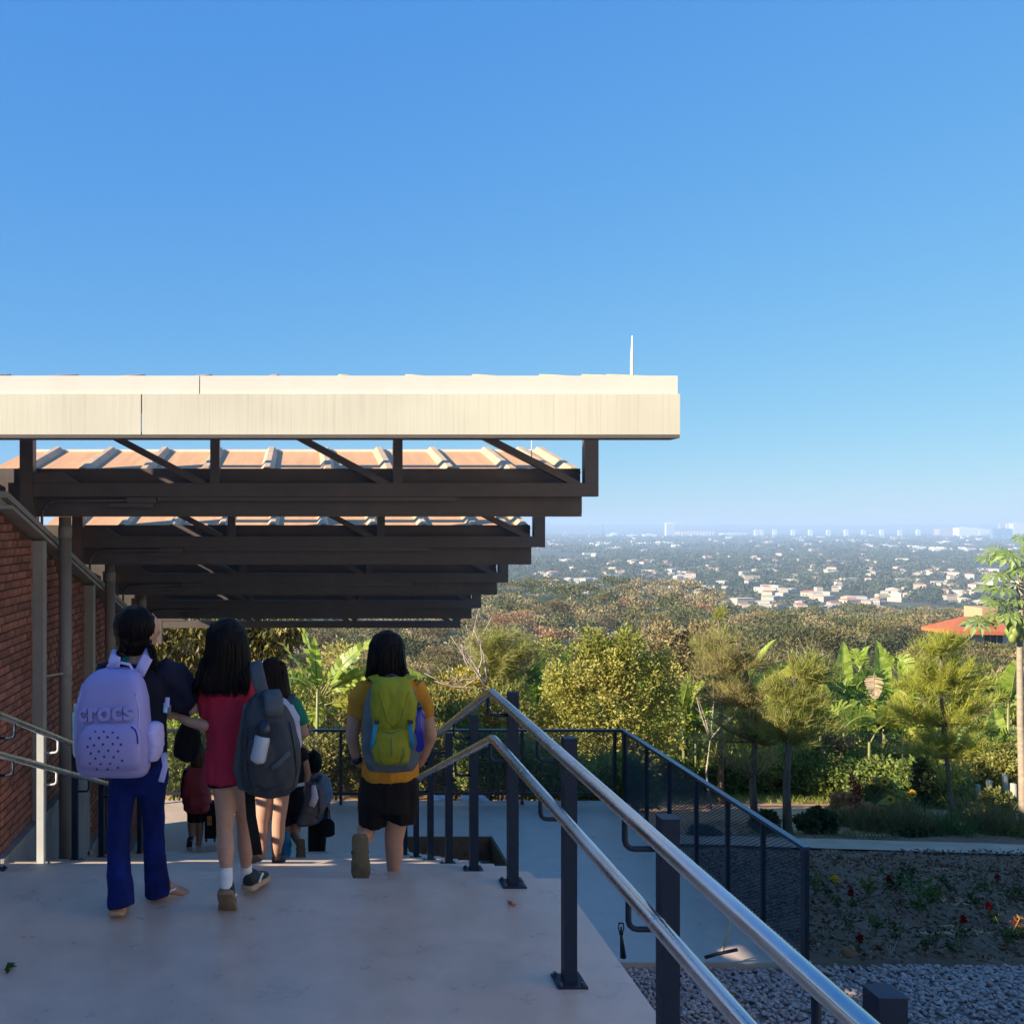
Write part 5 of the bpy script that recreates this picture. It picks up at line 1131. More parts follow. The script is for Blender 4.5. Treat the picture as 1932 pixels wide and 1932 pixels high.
mb = MB(); mb.tube([W(152, 1425, 4.14), W(151, 1420, 4.14), W(150, 1345, 4.14), W(150, 1340, 4.14)], [.028, .031, .031, .024], 16); part('bottle_body', mb, M['mint'], bt, True)
mb = MB(); mb.tube([W(150, 1341, 4.14), W(150, 1328, 4.14)], .025, 14, cap=.2); mb.tube([W(152, 1328, 4.14), W(153, 1318, 4.14)], .012, 10, cap=.2); part('bottle_cap', mb, M['mint'], bt, True)
kc = thing('keychain', W(316, 1338, 4.30), 'bunch of pale key tags hanging at the right strap of the lilac backpack', 'keychain')
for dx, dy, m in ((0, 0, 'lilacstrap'), (-3, 10, 'mint'), (3, 14, 'bagside')): mb = MB(); mb.tube([W(316+dx, 1316+dy, 4.22), W(315+dx, 1334+dy, 4.215)], [(.010, .003)]*2, 6); part('key_tag', mb, M[m], kc)
jk = thing('jacket', W(354, 1420, 4.5), 'black jacket hanging bundled from the arm between the two girls', 'jacket')
mb = MB(); J = Fig(4.52); J.seg(mb, [(356, 1362, 0, (12, 10)), (356, 1378, 0, (20, 16)), (354, 1395, 0, (24, 18)), (353, 1418, 0, (25, 18)), (350, 1430, 0, (21, 14))]); J.seg(mb, [(342, 1395, 0, 10), (338, 1420, 0, 9)]); J.seg(mb, [(368, 1385, 0, 10), (372, 1408, 0, 7)])
remesh('jacket_cloth', mb, M['blackcloth'], jk, .006, 3, .009, 20, (1.6, 1, .5))

# --- girl in red with long black hair
G = Fig(4.36)
g2 = thing('person', (-.35, 4.36, 0), 'girl with long black hair in red shirt, black sneakers and white socks', 'person', 'children walking down the stairs')
mb = MB(); hc = G.p(424, 1205, .03); hr = 38*G.k(); head(mb, hc, hr, (-.25, 1, -.1))
G.seg(mb, [(424, 1225, .01, 15), (424, 1265, 0, 18)])
G.seg(mb, [(425, 1265, 0, (30, 20)), (428, 1290, 0, (42, 25)), (428, 1350, 0, (38, 25)), (426, 1410, 0, (36, 24)), (427, 1455, 0, (40, 29)), (427, 1478, 0, (30, 24))], 18)
G.seg(mb, [(412, 1460, 0, 23), (424, 1500, 0, 21), (425, 1545, -.01, 17.5), (424, 1565, -.015, 16), (426, 1600, -.05, 17), (427, 1640, -.08, 11.5), (426, 1672, -.10, 10), (425, 1700, -.06, 9)])
G.seg(mb, [(446, 1460, 0, 23), (458, 1500, .02, 21), (462, 1545, .06, 17), (462, 1570, .07, 15.5), (463, 1600, .09, 15.5), (464, 1632, .12, 10.5), (465, 1655, .13, 9.5), (466, 1668, .2, 9)])
G.seg(mb, [(392, 1292, .0, 16), (398, 1335, .0, 13), (408, 1368, -.01, 12.5), (384, 1368, -.02, 11.5), (352, 1360, .0, 9), (338, 1352, .02, 7.5)])
hand(mb, G.p(338, 1352, .02), (-.9, .15, .28), (0, -.4, .9), .125, .8, 1)
G.seg(mb, [(470, 1292, .0, 16), (482, 1340, .05, 13), (484, 1385, .1, 11), (470, 1400, .22, 9)]); hand(mb, G.p(470, 1400, .22), (-.3, .9, -.1), (0, 0, 1), .125, .6, -1)
remesh('body', mb, M['skin'], g2, .0065, 3); eyes(hc, hr, (-.25, 1, -.1), g2)
mb = MB()
G.seg(mb, [(426, 1262, 0, (30, 20)), (428, 1272, 0, (50, 25)), (430, 1300, 0, (53, 30)), (429, 1350, 0, (44, 31)), (426, 1410, 0, (40, 31)), (424, 1450, 0, (40, 34)), (424, 1472, 0, (39, 34))], 20, cap=.1)
G.seg(mb, [(398, 1282, 0, 19), (391, 1320, 0, 18.5), (393, 1352, .01, 17)], cap=.1); G.seg(mb, [(462, 1282, 0, 19), (474, 1320, .03, 18.5), (479, 1350, .05, 17)], cap=.1)
remesh('shirt', mb, M['redshirt'], g2, .0085, 3, .011, 10., (1.4, 1, .5))
mb = MB(); G.seg(mb, [(426, 1455, 0, (37, 30)), (427, 1472, 0, (38, 31)), (428, 1479, 0, (37, 29))], 18, cap=.1); remesh('shorts', mb, M['blackcloth'], g2, .008, 2)
mb = MB(); G.seg(mb, [(422, 1168, .03, (8, 8)), (423, 1175, .02, (24, 24)), (427, 1190, .01, (35, 36)), (429, 1212, -.005, (39, 38)), (428, 1243, -.02, (43, 30)), (421, 1275, -.03, (50, 24)), (417, 1295, -.035, (51, 20)), (416, 1306, -.035, (40, 14))], 24, cap=.2)
remesh('hair', mb, M['hairblack'], g2, .007, 2, .004, 38, (1, 1, .18))
hair_over(g2, G, [(423, 1175, .02, (22, 22)), (427, 1190, .01, (35, 36)), (429, 1212, -.005, (39, 38)), (428, 1243, -.02, (43, 30)), (421, 1275, -.03, (50, 24)), (417, 1297, -.035, (50, 19))], M['hairblack'], 190, math.pi*.95, math.pi*2.05, 31, 16)
rs = random.Random(3); rt = []
for _ in range(60):
    a = rs.uniform(0, 1); x0 = 372+a*90; x1 = 364+a*108+rs.uniform(-4, 4); rt.append([G.p(x0+10*(.5-a), 1245+rs.uniform(-8, 8), -.06), G.p((x0+x1)/2, 1280, -.085), G.p(x1, 1300+rs.uniform(0, 16), -.075)])
strands('hair_strand', rt, M['hairblack'], g2, .0055)
for (pts, nm) in (([(426, 1636, -.08, 12.5), (427, 1655, -.09, 12.5), (426, 1676, -.10, 12)], 'sock'), ([(464, 1631, .12, 11.5), (465, 1645, .13, 11.5), (466, 1658, .135, 11.5)], 'sock')):
    mb = MB(); G.seg(mb, pts, 14, cap=.2); remesh(nm, mb, M['sock'], g2, .006, 2, .002, 40, (.3, .3, 2))
shoe('shoe', G.p(425, 1686, -.145), R(-2), R(-50), .225, .094, M['shoe'], M['treadsole'], g2)
shoe('shoe', W(465, 1681, 4.46), R(-22), R(-3), .215, .09, M['shoe'], M['sole'], g2)
bg2 = thing('backpack', W(510, 1490, 4.2), 'dark slate backpack hanging from the shoulder of the girl in red', 'backpack', 'backpacks of the children')
Yb = 4.26
rings = [(508, 1496, 18, .06), (508, 1490, 38, .13), (510, 1470, 50, .17), (513, 1430, 54, .19), (512, 1390, 53, .18), (508, 1350, 46, .16), (504, 1325, 36, .13), (500, 1310, 26, .09), (498, 1305, 14, .05)]
bm = bag_body(rings, Yb, expo=.7); bm.ell(W(480, 1400, Yb-.10), (.035, .05, .20), 12, 10)
remesh('bag_body', bm, M['slate'], bg2, .009, 3, .010, 10, (1.3, 1, .6))
mb = MB(); mb.tube([W(492, 1330, Yb-.10), W(476, 1370, Yb-.135), W(470, 1420, Yb-.14), W(476, 1455, Yb-.12)], [(.010, .012), (.02, .016), (.022, .016), (.012, .012)], 10); part('lining', mb, M['maroon'], bg2, True)
part('flap', ribbon([W(512, 1306, Yb-.07), W(516, 1318, Yb-.12), W(517, 1336, Yb-.145), W(516, 1352, Yb-.14)], .085, .03), M['slatelight'], bg2, True)
part('shoulder_strap', ribbon([W(498, 1318, Yb-.06), W(490, 1290, Yb-.05), W(484, 1262, Yb), W(482, 1250, Yb+.06), W(480, 1262, Yb+.14)], .062, .016), M['slatelight'], bg2, True)
part('shoulder_strap', ribbon([W(470, 1330, Yb-.08), W(458, 1400, Yb-.07), W(450, 1450, Yb-.06), W(458, 1482, Yb-.05), W(486, 1490, Yb-.05)], .05, .012), M['slatelight'], bg2, True)
for pp_ in (((474, 1345), (468, 1380), (468, 1430), (478, 1470)), ((548, 1350), (558, 1400), (560, 1440), (552, 1475)), ((488, 1462), (510, 1470), (535, 1464))): mb = MB(); mb.tube([front(x, y, rings, Yb, .7, .006) for x, y in pp_], .0035, 6); part('zip', mb, M['cap'], bg2, True)
part('side_strap', ribbon([front(x, y, rings, Yb, .7, .01) for x, y in ((548, 1400), (530, 1418), (515, 1430))], .022, .006), M['slatelight'], bg2, True)
part('strap_tail', ribbon([W(470, 1475, Yb-.03), W(474, 1540, Yb-.02), W(483, 1590, Yb-.01), W(486, 1612, Yb)], .045, .005), M['blackcloth'], bg2, True)
bm = MB(); bm.tube([W(485, 1440, Yb-.165), W(487, 1425, Yb-.175), W(494, 1400, Yb-.18)], [(.05, .03), (.06, .035), (.055, .03)], 14); remesh('bottle_pocket', bm, M['slate'], bg2, .008, 3, .005, 20)
bt = thing('water_bottle', W(493, 1415, 4.05), 'frosted bottle with dark cap in the pocket of the slate backpack', 'bottle')
mb = MB(); mb.tube([W(486, 1436, Yb-.205), W(487, 1432, Yb-.205), W(495, 1392, Yb-.195), W(496, 1388, Yb-.195)], [.030, .034, .034, .030], 16); part('bottle_body', mb, M['clear'], bt, True)
mb = MB(); mb.tube([W(496, 1388, Yb-.195), W(499, 1372, Yb-.19), W(500, 1362, Yb-.19)], [.033, .031, .018], 14); part('bottle_cap', mb, M['cap'], bt, True)

# --- boy in mustard shirt
G = Fig(5.28)
b1 = thing('person', (.46, 5.3, -.163), 'boy with dark bob hair in mustard shirt and black shorts, one sandal sole lifted', 'person', 'children walking down the stairs')
mb = MB(); hc = G.p(731, 1232, .03); hr = 36*G.k(); head(mb, hc, hr, (.1, 1, -.05))
G.seg(mb, [(731, 1255, .01, 15), (732, 1285, 0, 18)])
G.seg(mb, [(733, 1285, 0, (34, 20)), (735, 1310, 0, (50, 27)), (735, 1370, 0, (47, 28)), (734, 1430, 0, (44, 28)), (734, 1480, 0, (46, 31)), (734, 1515, 0, (36, 26))], 18)
G.seg(mb, [(754, 1500, 0, 26), (748, 1550, .02, 21), (743, 1585, .03, 18), (744, 1610, .03, 17.5), (742, 1645, .02, 11.5), (742, 1690, .02, 9.5), (742, 1712, .02, 11), (744, 1716, .12, 11)])
G.seg(mb, [(712, 1500, 0, 26), (700, 1545, .06, 20), (690, 1566, .08, 18), (688, 1578, -.02, 16), (680, 1580, -.14, 11), (676, 1586, -.20, 10)])
G.seg(mb, [(684, 1300, 0, 17), (670, 1350, 0, 14.5), (664, 1390, .0, 13), (672, 1425, .03, 10), (680, 1442, .06, 8.5)])
hand(mb, G.p(680, 1440, .06), (.45, .5, -.55), (-.6, -.6, .3), .14, .45, -1)
G.seg(mb, [(788, 1300, 0, 17), (804, 1350, 0, 14.5), (812, 1388, .0, 13), (800, 1422, .04, 10), (790, 1442, .08, 8.5)]); hand(mb, G.p(790, 1442, .08), (-.45, .5, -.5), (.6, -.6, .3), .14, .45, 1)
remesh('body', mb, M['skin'], b1, .007, 3); eyes(hc, hr, (.1, 1, -.05), b1)
mb = MB()
G.seg(mb, [(733, 1272, 0, (24, 18)), (734, 1283, 0, (48, 24)), (735, 1305, 0, (62, 30)), (736, 1350, 0, (56, 33)), (736, 1410, 0, (54, 33)), (736, 1455, 0, (54, 36)), (737, 1468, 0, (53, 36))], 20, cap=.1)
G.seg(mb, [(694, 1292, 0, 20), (678, 1320, 0, 20), (670, 1352, 0, 18)], cap=.1); G.seg(mb, [(780, 1292, 0, 20), (796, 1320, 0, 20), (804, 1352, 0, 18)], cap=.1)
remesh('shirt', mb, M['yellowshirt'], b1, .009, 3, .011, 11., (1.2, 1, .8))
mb = MB(); G.seg(mb, [(735, 1455, 0, (50, 33)), (735, 1480, 0, (54, 37)), (734, 1510, 0, (57, 37)), (734, 1528, .0, (50, 34))], 18, cap=.1); G.seg(mb, [(734, 1500, .02, 30), (734, 1534, .02, 26)]); G.seg(mb, [(706, 1490, 0, 30), (704, 1525, .04, 30), (706, 1550, .06, 31)], cap=.1); G.seg(mb, [(760, 1490, 0, 29), (760, 1525, .01, 29.5), (758, 1545, .02, 30)], cap=.1)
remesh('shorts', mb, M['blackcloth'], b1, .009, 3, .011, 11., (1.2, 1, .5))
mb = MB(); G.seg(mb, [(730, 1192, .03, (10, 10)), (730, 1199, .02, (24, 25)), (730, 1215, .01, (32, 33)), (729, 1238, .0, (34, 34)), (729, 1258, -.01, (36, 31)), (731, 1272, -.015, (37, 25)), (733, 1280, -.015, (26, 17))], 24, cap=.2)
remesh('hair', mb, M['hairblack'], b1, .007, 2, .005, 34, (1, 1, .2))
hair_over(b1, G, [(730, 1199, .02, (24, 25)), (730, 1215, .01, (32, 33)), (729, 1238, .0, (34, 34)), (729, 1258, -.01, (36, 31)), (731, 1270, -.015, (37, 25))], M['hairblack'], 170, math.pi*.9, math.pi*2.1, 32, 13)
rt = []
for _ in range(46):
    a = rs.uniform(0, 1); x0 = 700+a*60; x1 = 693+a*76+rs.uniform(-3, 3); rt.append([G.p(x0, 1235+rs.uniform(-8, 8), -.085), G.p((x0+x1)/2, 1260, -.095), G.p(x1, 1276+rs.uniform(-4, 10)-12*abs(a-.5), -.075)])
strands('hair_strand', rt, M['hairblack'], b1, .0055)
shoe('sandal', G.p(680, 1574, -.27), R(8), R(-97), .25, .105, M['blackcloth'], M['solebrown'], b1, R(0), open_=True)
shoe('sandal', W(742, 1722, 5.22), R(-3), 0, .23, .10, M['blackcloth'], M['solebrown'], b1, open_=True)
mb = MB(); c = G.p(672, 1432, .03); ax = (G.p(680, 1442, .06)-G.p(664, 1412, .02)).normalized(); mb.tube([c-ax*.014, c+ax*.014], .034, 14, cap=0); part('watch', mb, M['cap'], b1, True)
bg3 = thing('backpack', W(738, 1450, 5.1), 'olive green backpack with grey sides and blue straps on the boy in mustard', 'backpack', 'backpacks of the children')
Yb = 5.12
rings = [(735, 1452, 26, .06), (735, 1446, 42, .12), (735, 1430, 50, .16), (735, 1390, 55, .18), (736, 1345, 54, .17), (737, 1310, 46, .14), (738, 1290, 38, .10), (738, 1282, 26, .06)]
remesh('bag_body', bag_body(rings, Yb, expo=.7), M['bagside'], bg3, .009, 3, .008, 12, (1, 1, .5))
lid = [(740, 1392, 20, .07), (741, 1384, 34, .11), (741, 1360, 41, .135), (740, 1325, 43, .13), (739, 1300, 39, .11), (739, 1284, 34, .08), (739, 1276, 24, .05)]
remesh('lid', bag_body(lid, Yb-.075, expo=.75), M['olivebag'], bg3, .009, 3, .010, 16, (1, 1, .6))
fp = [(736, 1440, 24, .05), (736, 1432, 33, .085), (736, 1410, 37, .105), (737, 1385, 35, .10), (738, 1368, 30, .08)]
remesh('front_pocket', bag_body(fp, Yb-.125, expo=.75), M['olivebag'], bg3, .009, 3, .005, 16)
for x in (710, 775): part('side_strap', ribbon([W(x, 1362, Yb-.20), W(x-2, 1372, Yb-.225), W(x-6 if x < 740 else x+2, 1395, Yb-.22), W(x-8 if x < 740 else x+1, 1412, Yb-.20)], .022, .006), M['bluestrap'], bg3, True)
for x in (711, 774): mb = MB(); mb.box(tuple(W(x-4, 1366, Yb-.24)), tuple(W(x+4, 1358, Yb-.215))); part('buckle', mb, M['cap'], bg3)
for pp_ in (((718, 1372), (735, 1376), (755, 1371)), ((712, 1400), (713, 1420), (720, 1434)), ((757, 1400), (757, 1420), (751, 1434)), ((735, 1384), (736, 1410), (735, 1436))): mb = MB(); mb.tube([front(x, y, fp, Yb-.125, .75, .003) for x, y in pp_], .0022, 5); part('seam', mb, M['bagside'], bg3, True)
for pp_ in (((712, 1300), (722, 1330), (728, 1352), (740, 1362)), ((768, 1300), (758, 1328), (752, 1350), (742, 1362))): mb = MB(); mb.tube([front(x, y, lid, Yb-.075, .75, .001) for x, y in pp_], .004, 6); part('seam', mb, M['olivebag'], bg3, True)
for (a, b_) in (((712, 1284), (704, 1276)), ((766, 1284), (776, 1276))): part('shoulder_strap', ribbon([W(a[0]+(8 if a[0] < 730 else -8), 1300, Yb-.06), W(*a, Yb-.02), W(*b_, Yb+.06), W(b_[0]+(-3 if a[0] < 730 else 3), b_[1]+4, Yb+.15)], .058, .014), M['olivebag'], bg3, True)
part('handle', ribbon([W(728, 1284, Yb-.06), W(729, 1276, Yb-.07), W(739, 1273, Yb-.075), W(749, 1276, Yb-.07), W(750, 1284, Yb-.06)], .02, .008, (0, 1, 0)), M['cap'], bg3, True)
mb = MB(); mb.tube([W(783, 1425, Yb-.09), W(786, 1400, Yb-.10), W(786, 1378, Yb-.10)], [(.03, .045), (.038, .055), (.036, .052)], 14); remesh('side_pocket', mb, M['bagside'], bg3, .008, 3, .004, 25)
bt = thing('water_bottle', W(787, 1385, 5.0), 'royal blue bottle in the side pocket of the olive backpack', 'bottle')
mb = MB(); mb.tube([W(786, 1415, Yb-.12), W(786, 1410, Yb-.12), W(786, 1345, Yb-.12), W(786, 1338, Yb-.12)], [.034, .042, .042, .03], 16); part('bottle_body', mb, M['bluebottle'], bt, True)
mb = MB(); mb.tube([W(786, 1338, Yb-.12), W(786, 1326, Yb-.12)], [.029, .027], 14, cap=.15); part('bottle_cap', mb, M['cap'], bt, True)

# --- girl in green behind, black clad child, grey shirted child, small girl
G = Fig(6.55); G.Y = 6.55
g3 = thing('person', (-.2, 6.6, -.652), 'brown haired girl in green shirt with sunlit bare legs behind the slate backpack', 'person', 'children walking down the stairs')
mb = MB(); hc = G.p(517, 1275, .03); hr = 27*G.k(); head(mb, hc, hr, (.5, 1, -.1)); G.seg(mb, [(518, 1292, 0, 11), (520, 1318, 0, 14)])
G.seg(mb, [(522, 1318, 0, (26, 17)), (526, 1345, 0, (34, 20)), (524, 1400, 0, (31, 20)), (520, 1455, 0, (32, 22)), (518, 1478, 0, (25, 18))], 16)
G.seg(mb, [(502, 1470, 0, 18), (498, 1520, 0, 15), (494, 1548, 0, 13), (493, 1575, -.01, 13), (495, 1600, -.03, 8.5), (494, 1614, -.05, 7.5), (488, 1618, .04, 8)])
G.seg(mb, [(532, 1470, 0, 18), (528, 1520, 0, 15.5), (525, 1550, 0, 13.5), (524, 1580, 0, 13.5), (521, 1610, 0, 8.5), (520, 1632, 0, 8), (520, 1636, .1, 8)])
G.seg(mb, [(556, 1335, 0, 11), (566, 1362, 0, 10), (574, 1382, .0, 9.5), (566, 1392, .12, 8), (548, 1385, .2, 7)]); hand(mb, G.p(548, 1385, .2), (-.8, .5, .1), (0, 0, 1), .135, .6, -1)
G.seg(mb, [(494, 1335, 0, 11), (486, 1370, 0, 10), (484, 1400, .04, 9), (490, 1410, .15, 7)]); hand(mb, G.p(490, 1410, .15), (.3, .9, .1), (0, 0, 1), .135, .6, 1)
remesh('body', mb, M['skin'], g3, .008, 3); eyes(hc, hr, (.5, 1, -.1), g3)
mb = MB(); G.seg(mb, [(521, 1308, 0, (18, 14)), (523, 1316, 0, (34, 19)), (526, 1340, 0, (40, 23)), (525, 1400, 0, (37, 24)), (520, 1462, 0, (37, 26))], 18, cap=.1); G.seg(mb, [(550, 1325, 0, 15), (563, 1348, 0, 15.5), (570, 1366, 0, 14)], cap=.1); G.seg(mb, [(498, 1325, 0, 15), (488, 1350, 0, 15), (484, 1366, 0, 14)], cap=.1)
remesh('shirt', mb, M['greenshirt'], g3, .010, 3, .006, 12)
mb = MB(); G.seg(mb, [(519, 1455, 0, (33, 23)), (518, 1478, 0, (34, 23))], 16, cap=.1); G.seg(mb, [(502, 1470, 0, 20), (499, 1492, 0, 19)], cap=.1); G.seg(mb, [(531, 1470, 0, 20), (529, 1492, 0, 19)], cap=.1); remesh('shorts', mb, M['blackcloth'], g3, .01, 2)
mb = MB(); G.seg(mb, [(517, 1240, .03, 6), (516, 1247, .02, 18), (515, 1260, .01, 25), (516, 1280, 0, 27), (519, 1300, -.01, 27), (522, 1318, -.02, 24), (523, 1326, -.02, 16)], 20, cap=.2); remesh('hair', mb, M['hairbrown'], g3, .009, 2, .006, 30, (1, 1, .2))
hair_over(g3, G, [(516, 1247, .02, 18), (515, 1260, .01, 25), (516, 1280, 0, 27), (519, 1300, -.01, 27), (522, 1316, -.02, 24)], M['hairbrown'], 120, math.pi*.9, math.pi*2.1, 33, 12, .005)
shoe('sandal', G.p(489, 1616, -.06), R(35), R(-32), .22, .085, M['sandal'], M['sole'], g3, R(25), open_=True); shoe('sandal', W(520, 1638.5, 6.44), R(-10), 0, .22, .085, M['blackcloth'], M['cap'], g3, open_=True)
bg4 = thing('backpack', W(533, 1400, 6.4), 'pale lilac grey backpack on the girl in green, mostly hidden', 'backpack', 'backpacks of the children')
remesh('bag_body', bag_body([(536, 1425, 24, .10), (537, 1400, 32, .15), (536, 1350, 30, .14), (530, 1325, 22, .10), (526, 1315, 12, .05)], 6.42, expo=.7), M['whitebag'], bg4, .01, 3, .008, 14)
part('shoulder_strap', ribbon([W(512, 1330, 6.36), W(505, 1315, 6.44), W(503, 1308, 6.55)], .055, .014), M['whitebag'], bg4, True); part('shoulder_strap', ribbon([W(545, 1328, 6.36), W(550, 1316, 6.44), W(550, 1311, 6.55)], .055, .014), M['slatelight'], bg4, True)

G = Fig(8.7)
k1 = thing('person', (-.14, 8.7, -1.3), 'child in black shirt with white stripe and lifted sandal sole, behind the slate backpack', 'person', 'children walking down the stairs')
mb = MB(); hc = G.p(545, 1378, .03); hr = 21*G.k(); head(mb, hc, hr, (.1, 1, 0)); G.seg(mb, [(545, 1392, 0, 9), (545, 1408, 0, 11)]); G.seg(mb, [(545, 1408, 0, (20, 12)), (546, 1430, 0, (26, 15)), (547, 1480, 0, (24, 15)), (547, 1512, 0, (25, 17)), (547, 1528, 0, (18, 13))], 14)
G.seg(mb, [(558, 1520, 0, 14), (560, 1550, .02, 11), (556, 1575, .0, 9.5), (563, 1588, -.18, 7), (566, 1592, -.24, 6)]); G.seg(mb, [(536, 1520, 0, 14), (536, 1560, 0, 11), (536, 1600, 0, 9), (536, 1630, 0, 6.5)])
G.seg(mb, [(568, 1420, 0, 8.5), (576, 1440, 0, 7.5), (580, 1462, 0, 7), (577, 1478, -.02, 5.5)]); hand(mb, G.p(577, 1478, -.02), (-.1, 0, -1), (0, -1, 0), .14, .8, -1)
G.seg(mb, [(524, 1420, 0, 8.5), (518, 1450, 0, 7.5), (520, 1480, 0, 6)]); hand(mb, G.p(520, 1480, 0), (0, .2, -1), (0, -1, 0), .14, .5, 1)
remesh('body', mb, M['skindark'], k1, .009, 2); eyes(hc, hr, (.1, 1, 0), k1)
mb = MB(); G.seg(mb, [(545, 1402, 0, (14, 11)), (546, 1410, 0, (26, 14)), (547, 1440, 0, (29, 18)), (548, 1500, 0, (27, 18)), (548, 1530, 0, (28, 19))], 16, cap=.1); G.seg(mb, [(566, 1414, 0, 11), (575, 1434, 0, 10.5)], cap=.1); remesh('shirt', mb, M['blackcloth'], k1, .011, 2, .005, 12)
mb = MB(); G.seg(mb, [(548, 1474, -.005, (28.5, 19)), (548, 1480, -.005, (28.5, 19))], 18, cap=0); part('stripe', mb, M['white'], k1, True)
mb = MB(); G.seg(mb, [(545, 1352, .03, 6), (545, 1360, .02, 17), (545, 1378, 0, 21), (545, 1395, -.01, 17)], 16); remesh('hair', mb, M['hairblack'], k1, .01, 2, .004, 30)
mb = MB(); G.seg(mb, [(556, 1520, 0, 16), (559, 1548, .02, 14)], cap=.1); G.seg(mb, [(537, 1520, 0, 16), (536, 1556, 0, 14)], cap=.1); remesh('shorts', mb, M['blackcloth'], k1, .011, 2)
shoe('sandal', G.p(567, 1583, -.27), R(10), R(-95), .24, .095, M['blackcloth'], M['solebrown'], k1, R(14), open_=True); shoe('sandal', W(536, 1634, 8.62), 0, 0, .22, .09, M['blackcloth'], M['solebrown'], k1, open_=True)
bg5 = thing('backpack', W(590, 1540, 8.5), 'worn grey backpack hanging low from the hand of the child in black', 'backpack', 'backpacks of the children')
remesh('bag_body', bag_body([(575, 1552, 14, .10), (580, 1545, 20, .15), (590, 1515, 18, .16), (592, 1490, 15, .13), (588, 1474, 9, .06)], 8.5, expo=.75), M['greybag'], bg5, .011, 3, .014, 12)
mb = MB(); mb.tube([W(592, 1482, 8.33), W(594, 1505, 8.30), W(588, 1520, 8.31)], [(.02, .02), (.034, .02), (.03, .02)], 10); part('front_pocket', mb, M['whitebag'], bg5, True)
part('shoulder_strap', ribbon([W(586, 1478, 8.42), W(606, 1490, 8.36), W(608, 1530, 8.34), W(596, 1548, 8.4)], .05, .014), M['greybag'], bg5, True)
pc = thing('sling_pouch', W(568, 1540, 8.6), 'dark patterned cloth pouch beside the legs of the girl in green', 'bag'); mb = MB(); G.seg(mb, [(541, 1570, -.12, 5), (542, 1590, -.12, 8), (542, 1612, -.12, 8), (541, 1622, -.12, 4)]); remesh('pouch_cloth', mb, M['bluestrap'], pc, .01, 3, .008, 20)

G = Fig(12.0)
k2 = thing('person', (.1, 12.0, ZP), 'child in grey blue shirt and black trousers standing at the foot of the stairs', 'person', 'children walking down the stairs')
mb = MB(); hc = G.p(592, 1436, .02); hr = 16.5*G.k(); head(mb, hc, hr, (-.2, 1, 0)); G.seg(mb, [(593, 1448, 0, 7), (595, 1462, 0, 8)]); G.seg(mb, [(597, 1462, 0, (15, 10)), (600, 1480, 0, (20, 12)), (601, 1515, 0, (18, 12)), (600, 1538, 0, (18, 13)), (599, 1550, 0, (14, 10))], 14)
G.seg(mb, [(592, 1545, 0, 10), (590, 1580, 0, 8), (591, 1612, 0, 5.5), (591, 1616, .12, 5.5)]); G.seg(mb, [(604, 1545, 0, 10), (605, 1580, 0, 8), (604, 1612, 0, 5.5), (604, 1616, .12, 5.5)])
G.seg(mb, [(616, 1474, 0, 7), (619, 1500, 0, 6), (618, 1525, -.05, 5), (617, 1538, -.08, 4.5)]); hand(mb, G.p(617, 1538, -.08), (0, 0, -1), (1, 0, 0), .14, .8, 1); G.seg(mb, [(584, 1474, 0, 7), (581, 1505, 0, 6), (582, 1530, 0, 4.5)]); hand(mb, G.p(582, 1530), (0, .2, -1), (-1, 0, 0), .14, .5, 1)
remesh('body', mb, M['skindark'], k2, .011, 2); eyes(hc, hr, (-.2, 1, 0), k2)
mb = MB(); G.seg(mb, [(597, 1458, 0, (10, 8)), (598, 1466, 0, (20, 12)), (601, 1485, 0, (23, 15)), (602, 1520, 0, (21, 15)), (601, 1548, 0, (22, 16))], 16, cap=.1); G.seg(mb, [(614, 1470, 0, 9), (619, 1495, 0, 9), (619, 1508, 0, 8.5)], cap=.1); G.seg(mb, [(586, 1470, 0, 9), (582, 1500, 0, 8)], cap=.1); remesh('shirt', mb, M['greyshirt'], k2, .012, 2, .007, 10)
mb = MB(); G.seg(mb, [(600, 1540, 0, (19, 14)), (599, 1556, 0, (18, 13))], 14); G.seg(mb, [(592, 1550, 0, 11), (590, 1585, 0, 9.5), (590, 1612, 0, 8.5)], cap=.1); G.seg(mb, [(605, 1550, 0, 11), (606, 1585, 0, 9.5), (605, 1612, 0, 8.5)], cap=.1); remesh('trousers', mb, M['blackcloth'], k2, .012, 2)
mb = MB(); G.seg(mb, [(592, 1416, .02, 5), (592, 1422, .02, 13), (592, 1436, 0, 16.5), (593, 1450, 0, 14), (594, 1456, 0, 9)], 16); remesh('hair', mb, M['hairblack'], k2, .011, 2, .005, 30)
shoe('shoe', G.p(591, 1616, -.04), 0, 0, .21, .085, M['shoe'], M['cap'], k2); shoe('shoe', G.p(604, 1616, -.04), 0, 0, .21, .085, M['shoe'], M['cap'], k2)
bg6 = thing('backpack', W(600, 1500, 11.9), 'small dark backpack on the child in grey blue shirt', 'backpack', 'backpacks of the children'); remesh('bag_body', bag_body([(590, 1525, 10, .10), (590, 1500, 13, .15), (591, 1478, 11, .12), (592, 1468, 6, .05)], 11.88, expo=.75), M['slate'], bg6, .012, 2, .01, 10); part('shoulder_strap', ribbon([W(598, 1474, 11.8), W(604, 1466, 11.86), W(606, 1462, 11.98)], .05, .014), M['slate'], bg6, True)
hb = thing('handbag', W(617, 1575, 11.8), 'black handbag with long loops hanging from the hand of the child in grey blue', 'handbag')
mb = MB(); mb.tube([W(617, 1577, 11.84), W(617, 1573, 11.84), W(617, 1552, 11.84), W(617, 1546, 11.84)], [(.07, .03), (.10, .05), (.095, .045), (.06, .03)], 18, expo=.7); remesh('bag_body', mb, M['blackcloth'], hb, .01, 2, .004, 15)
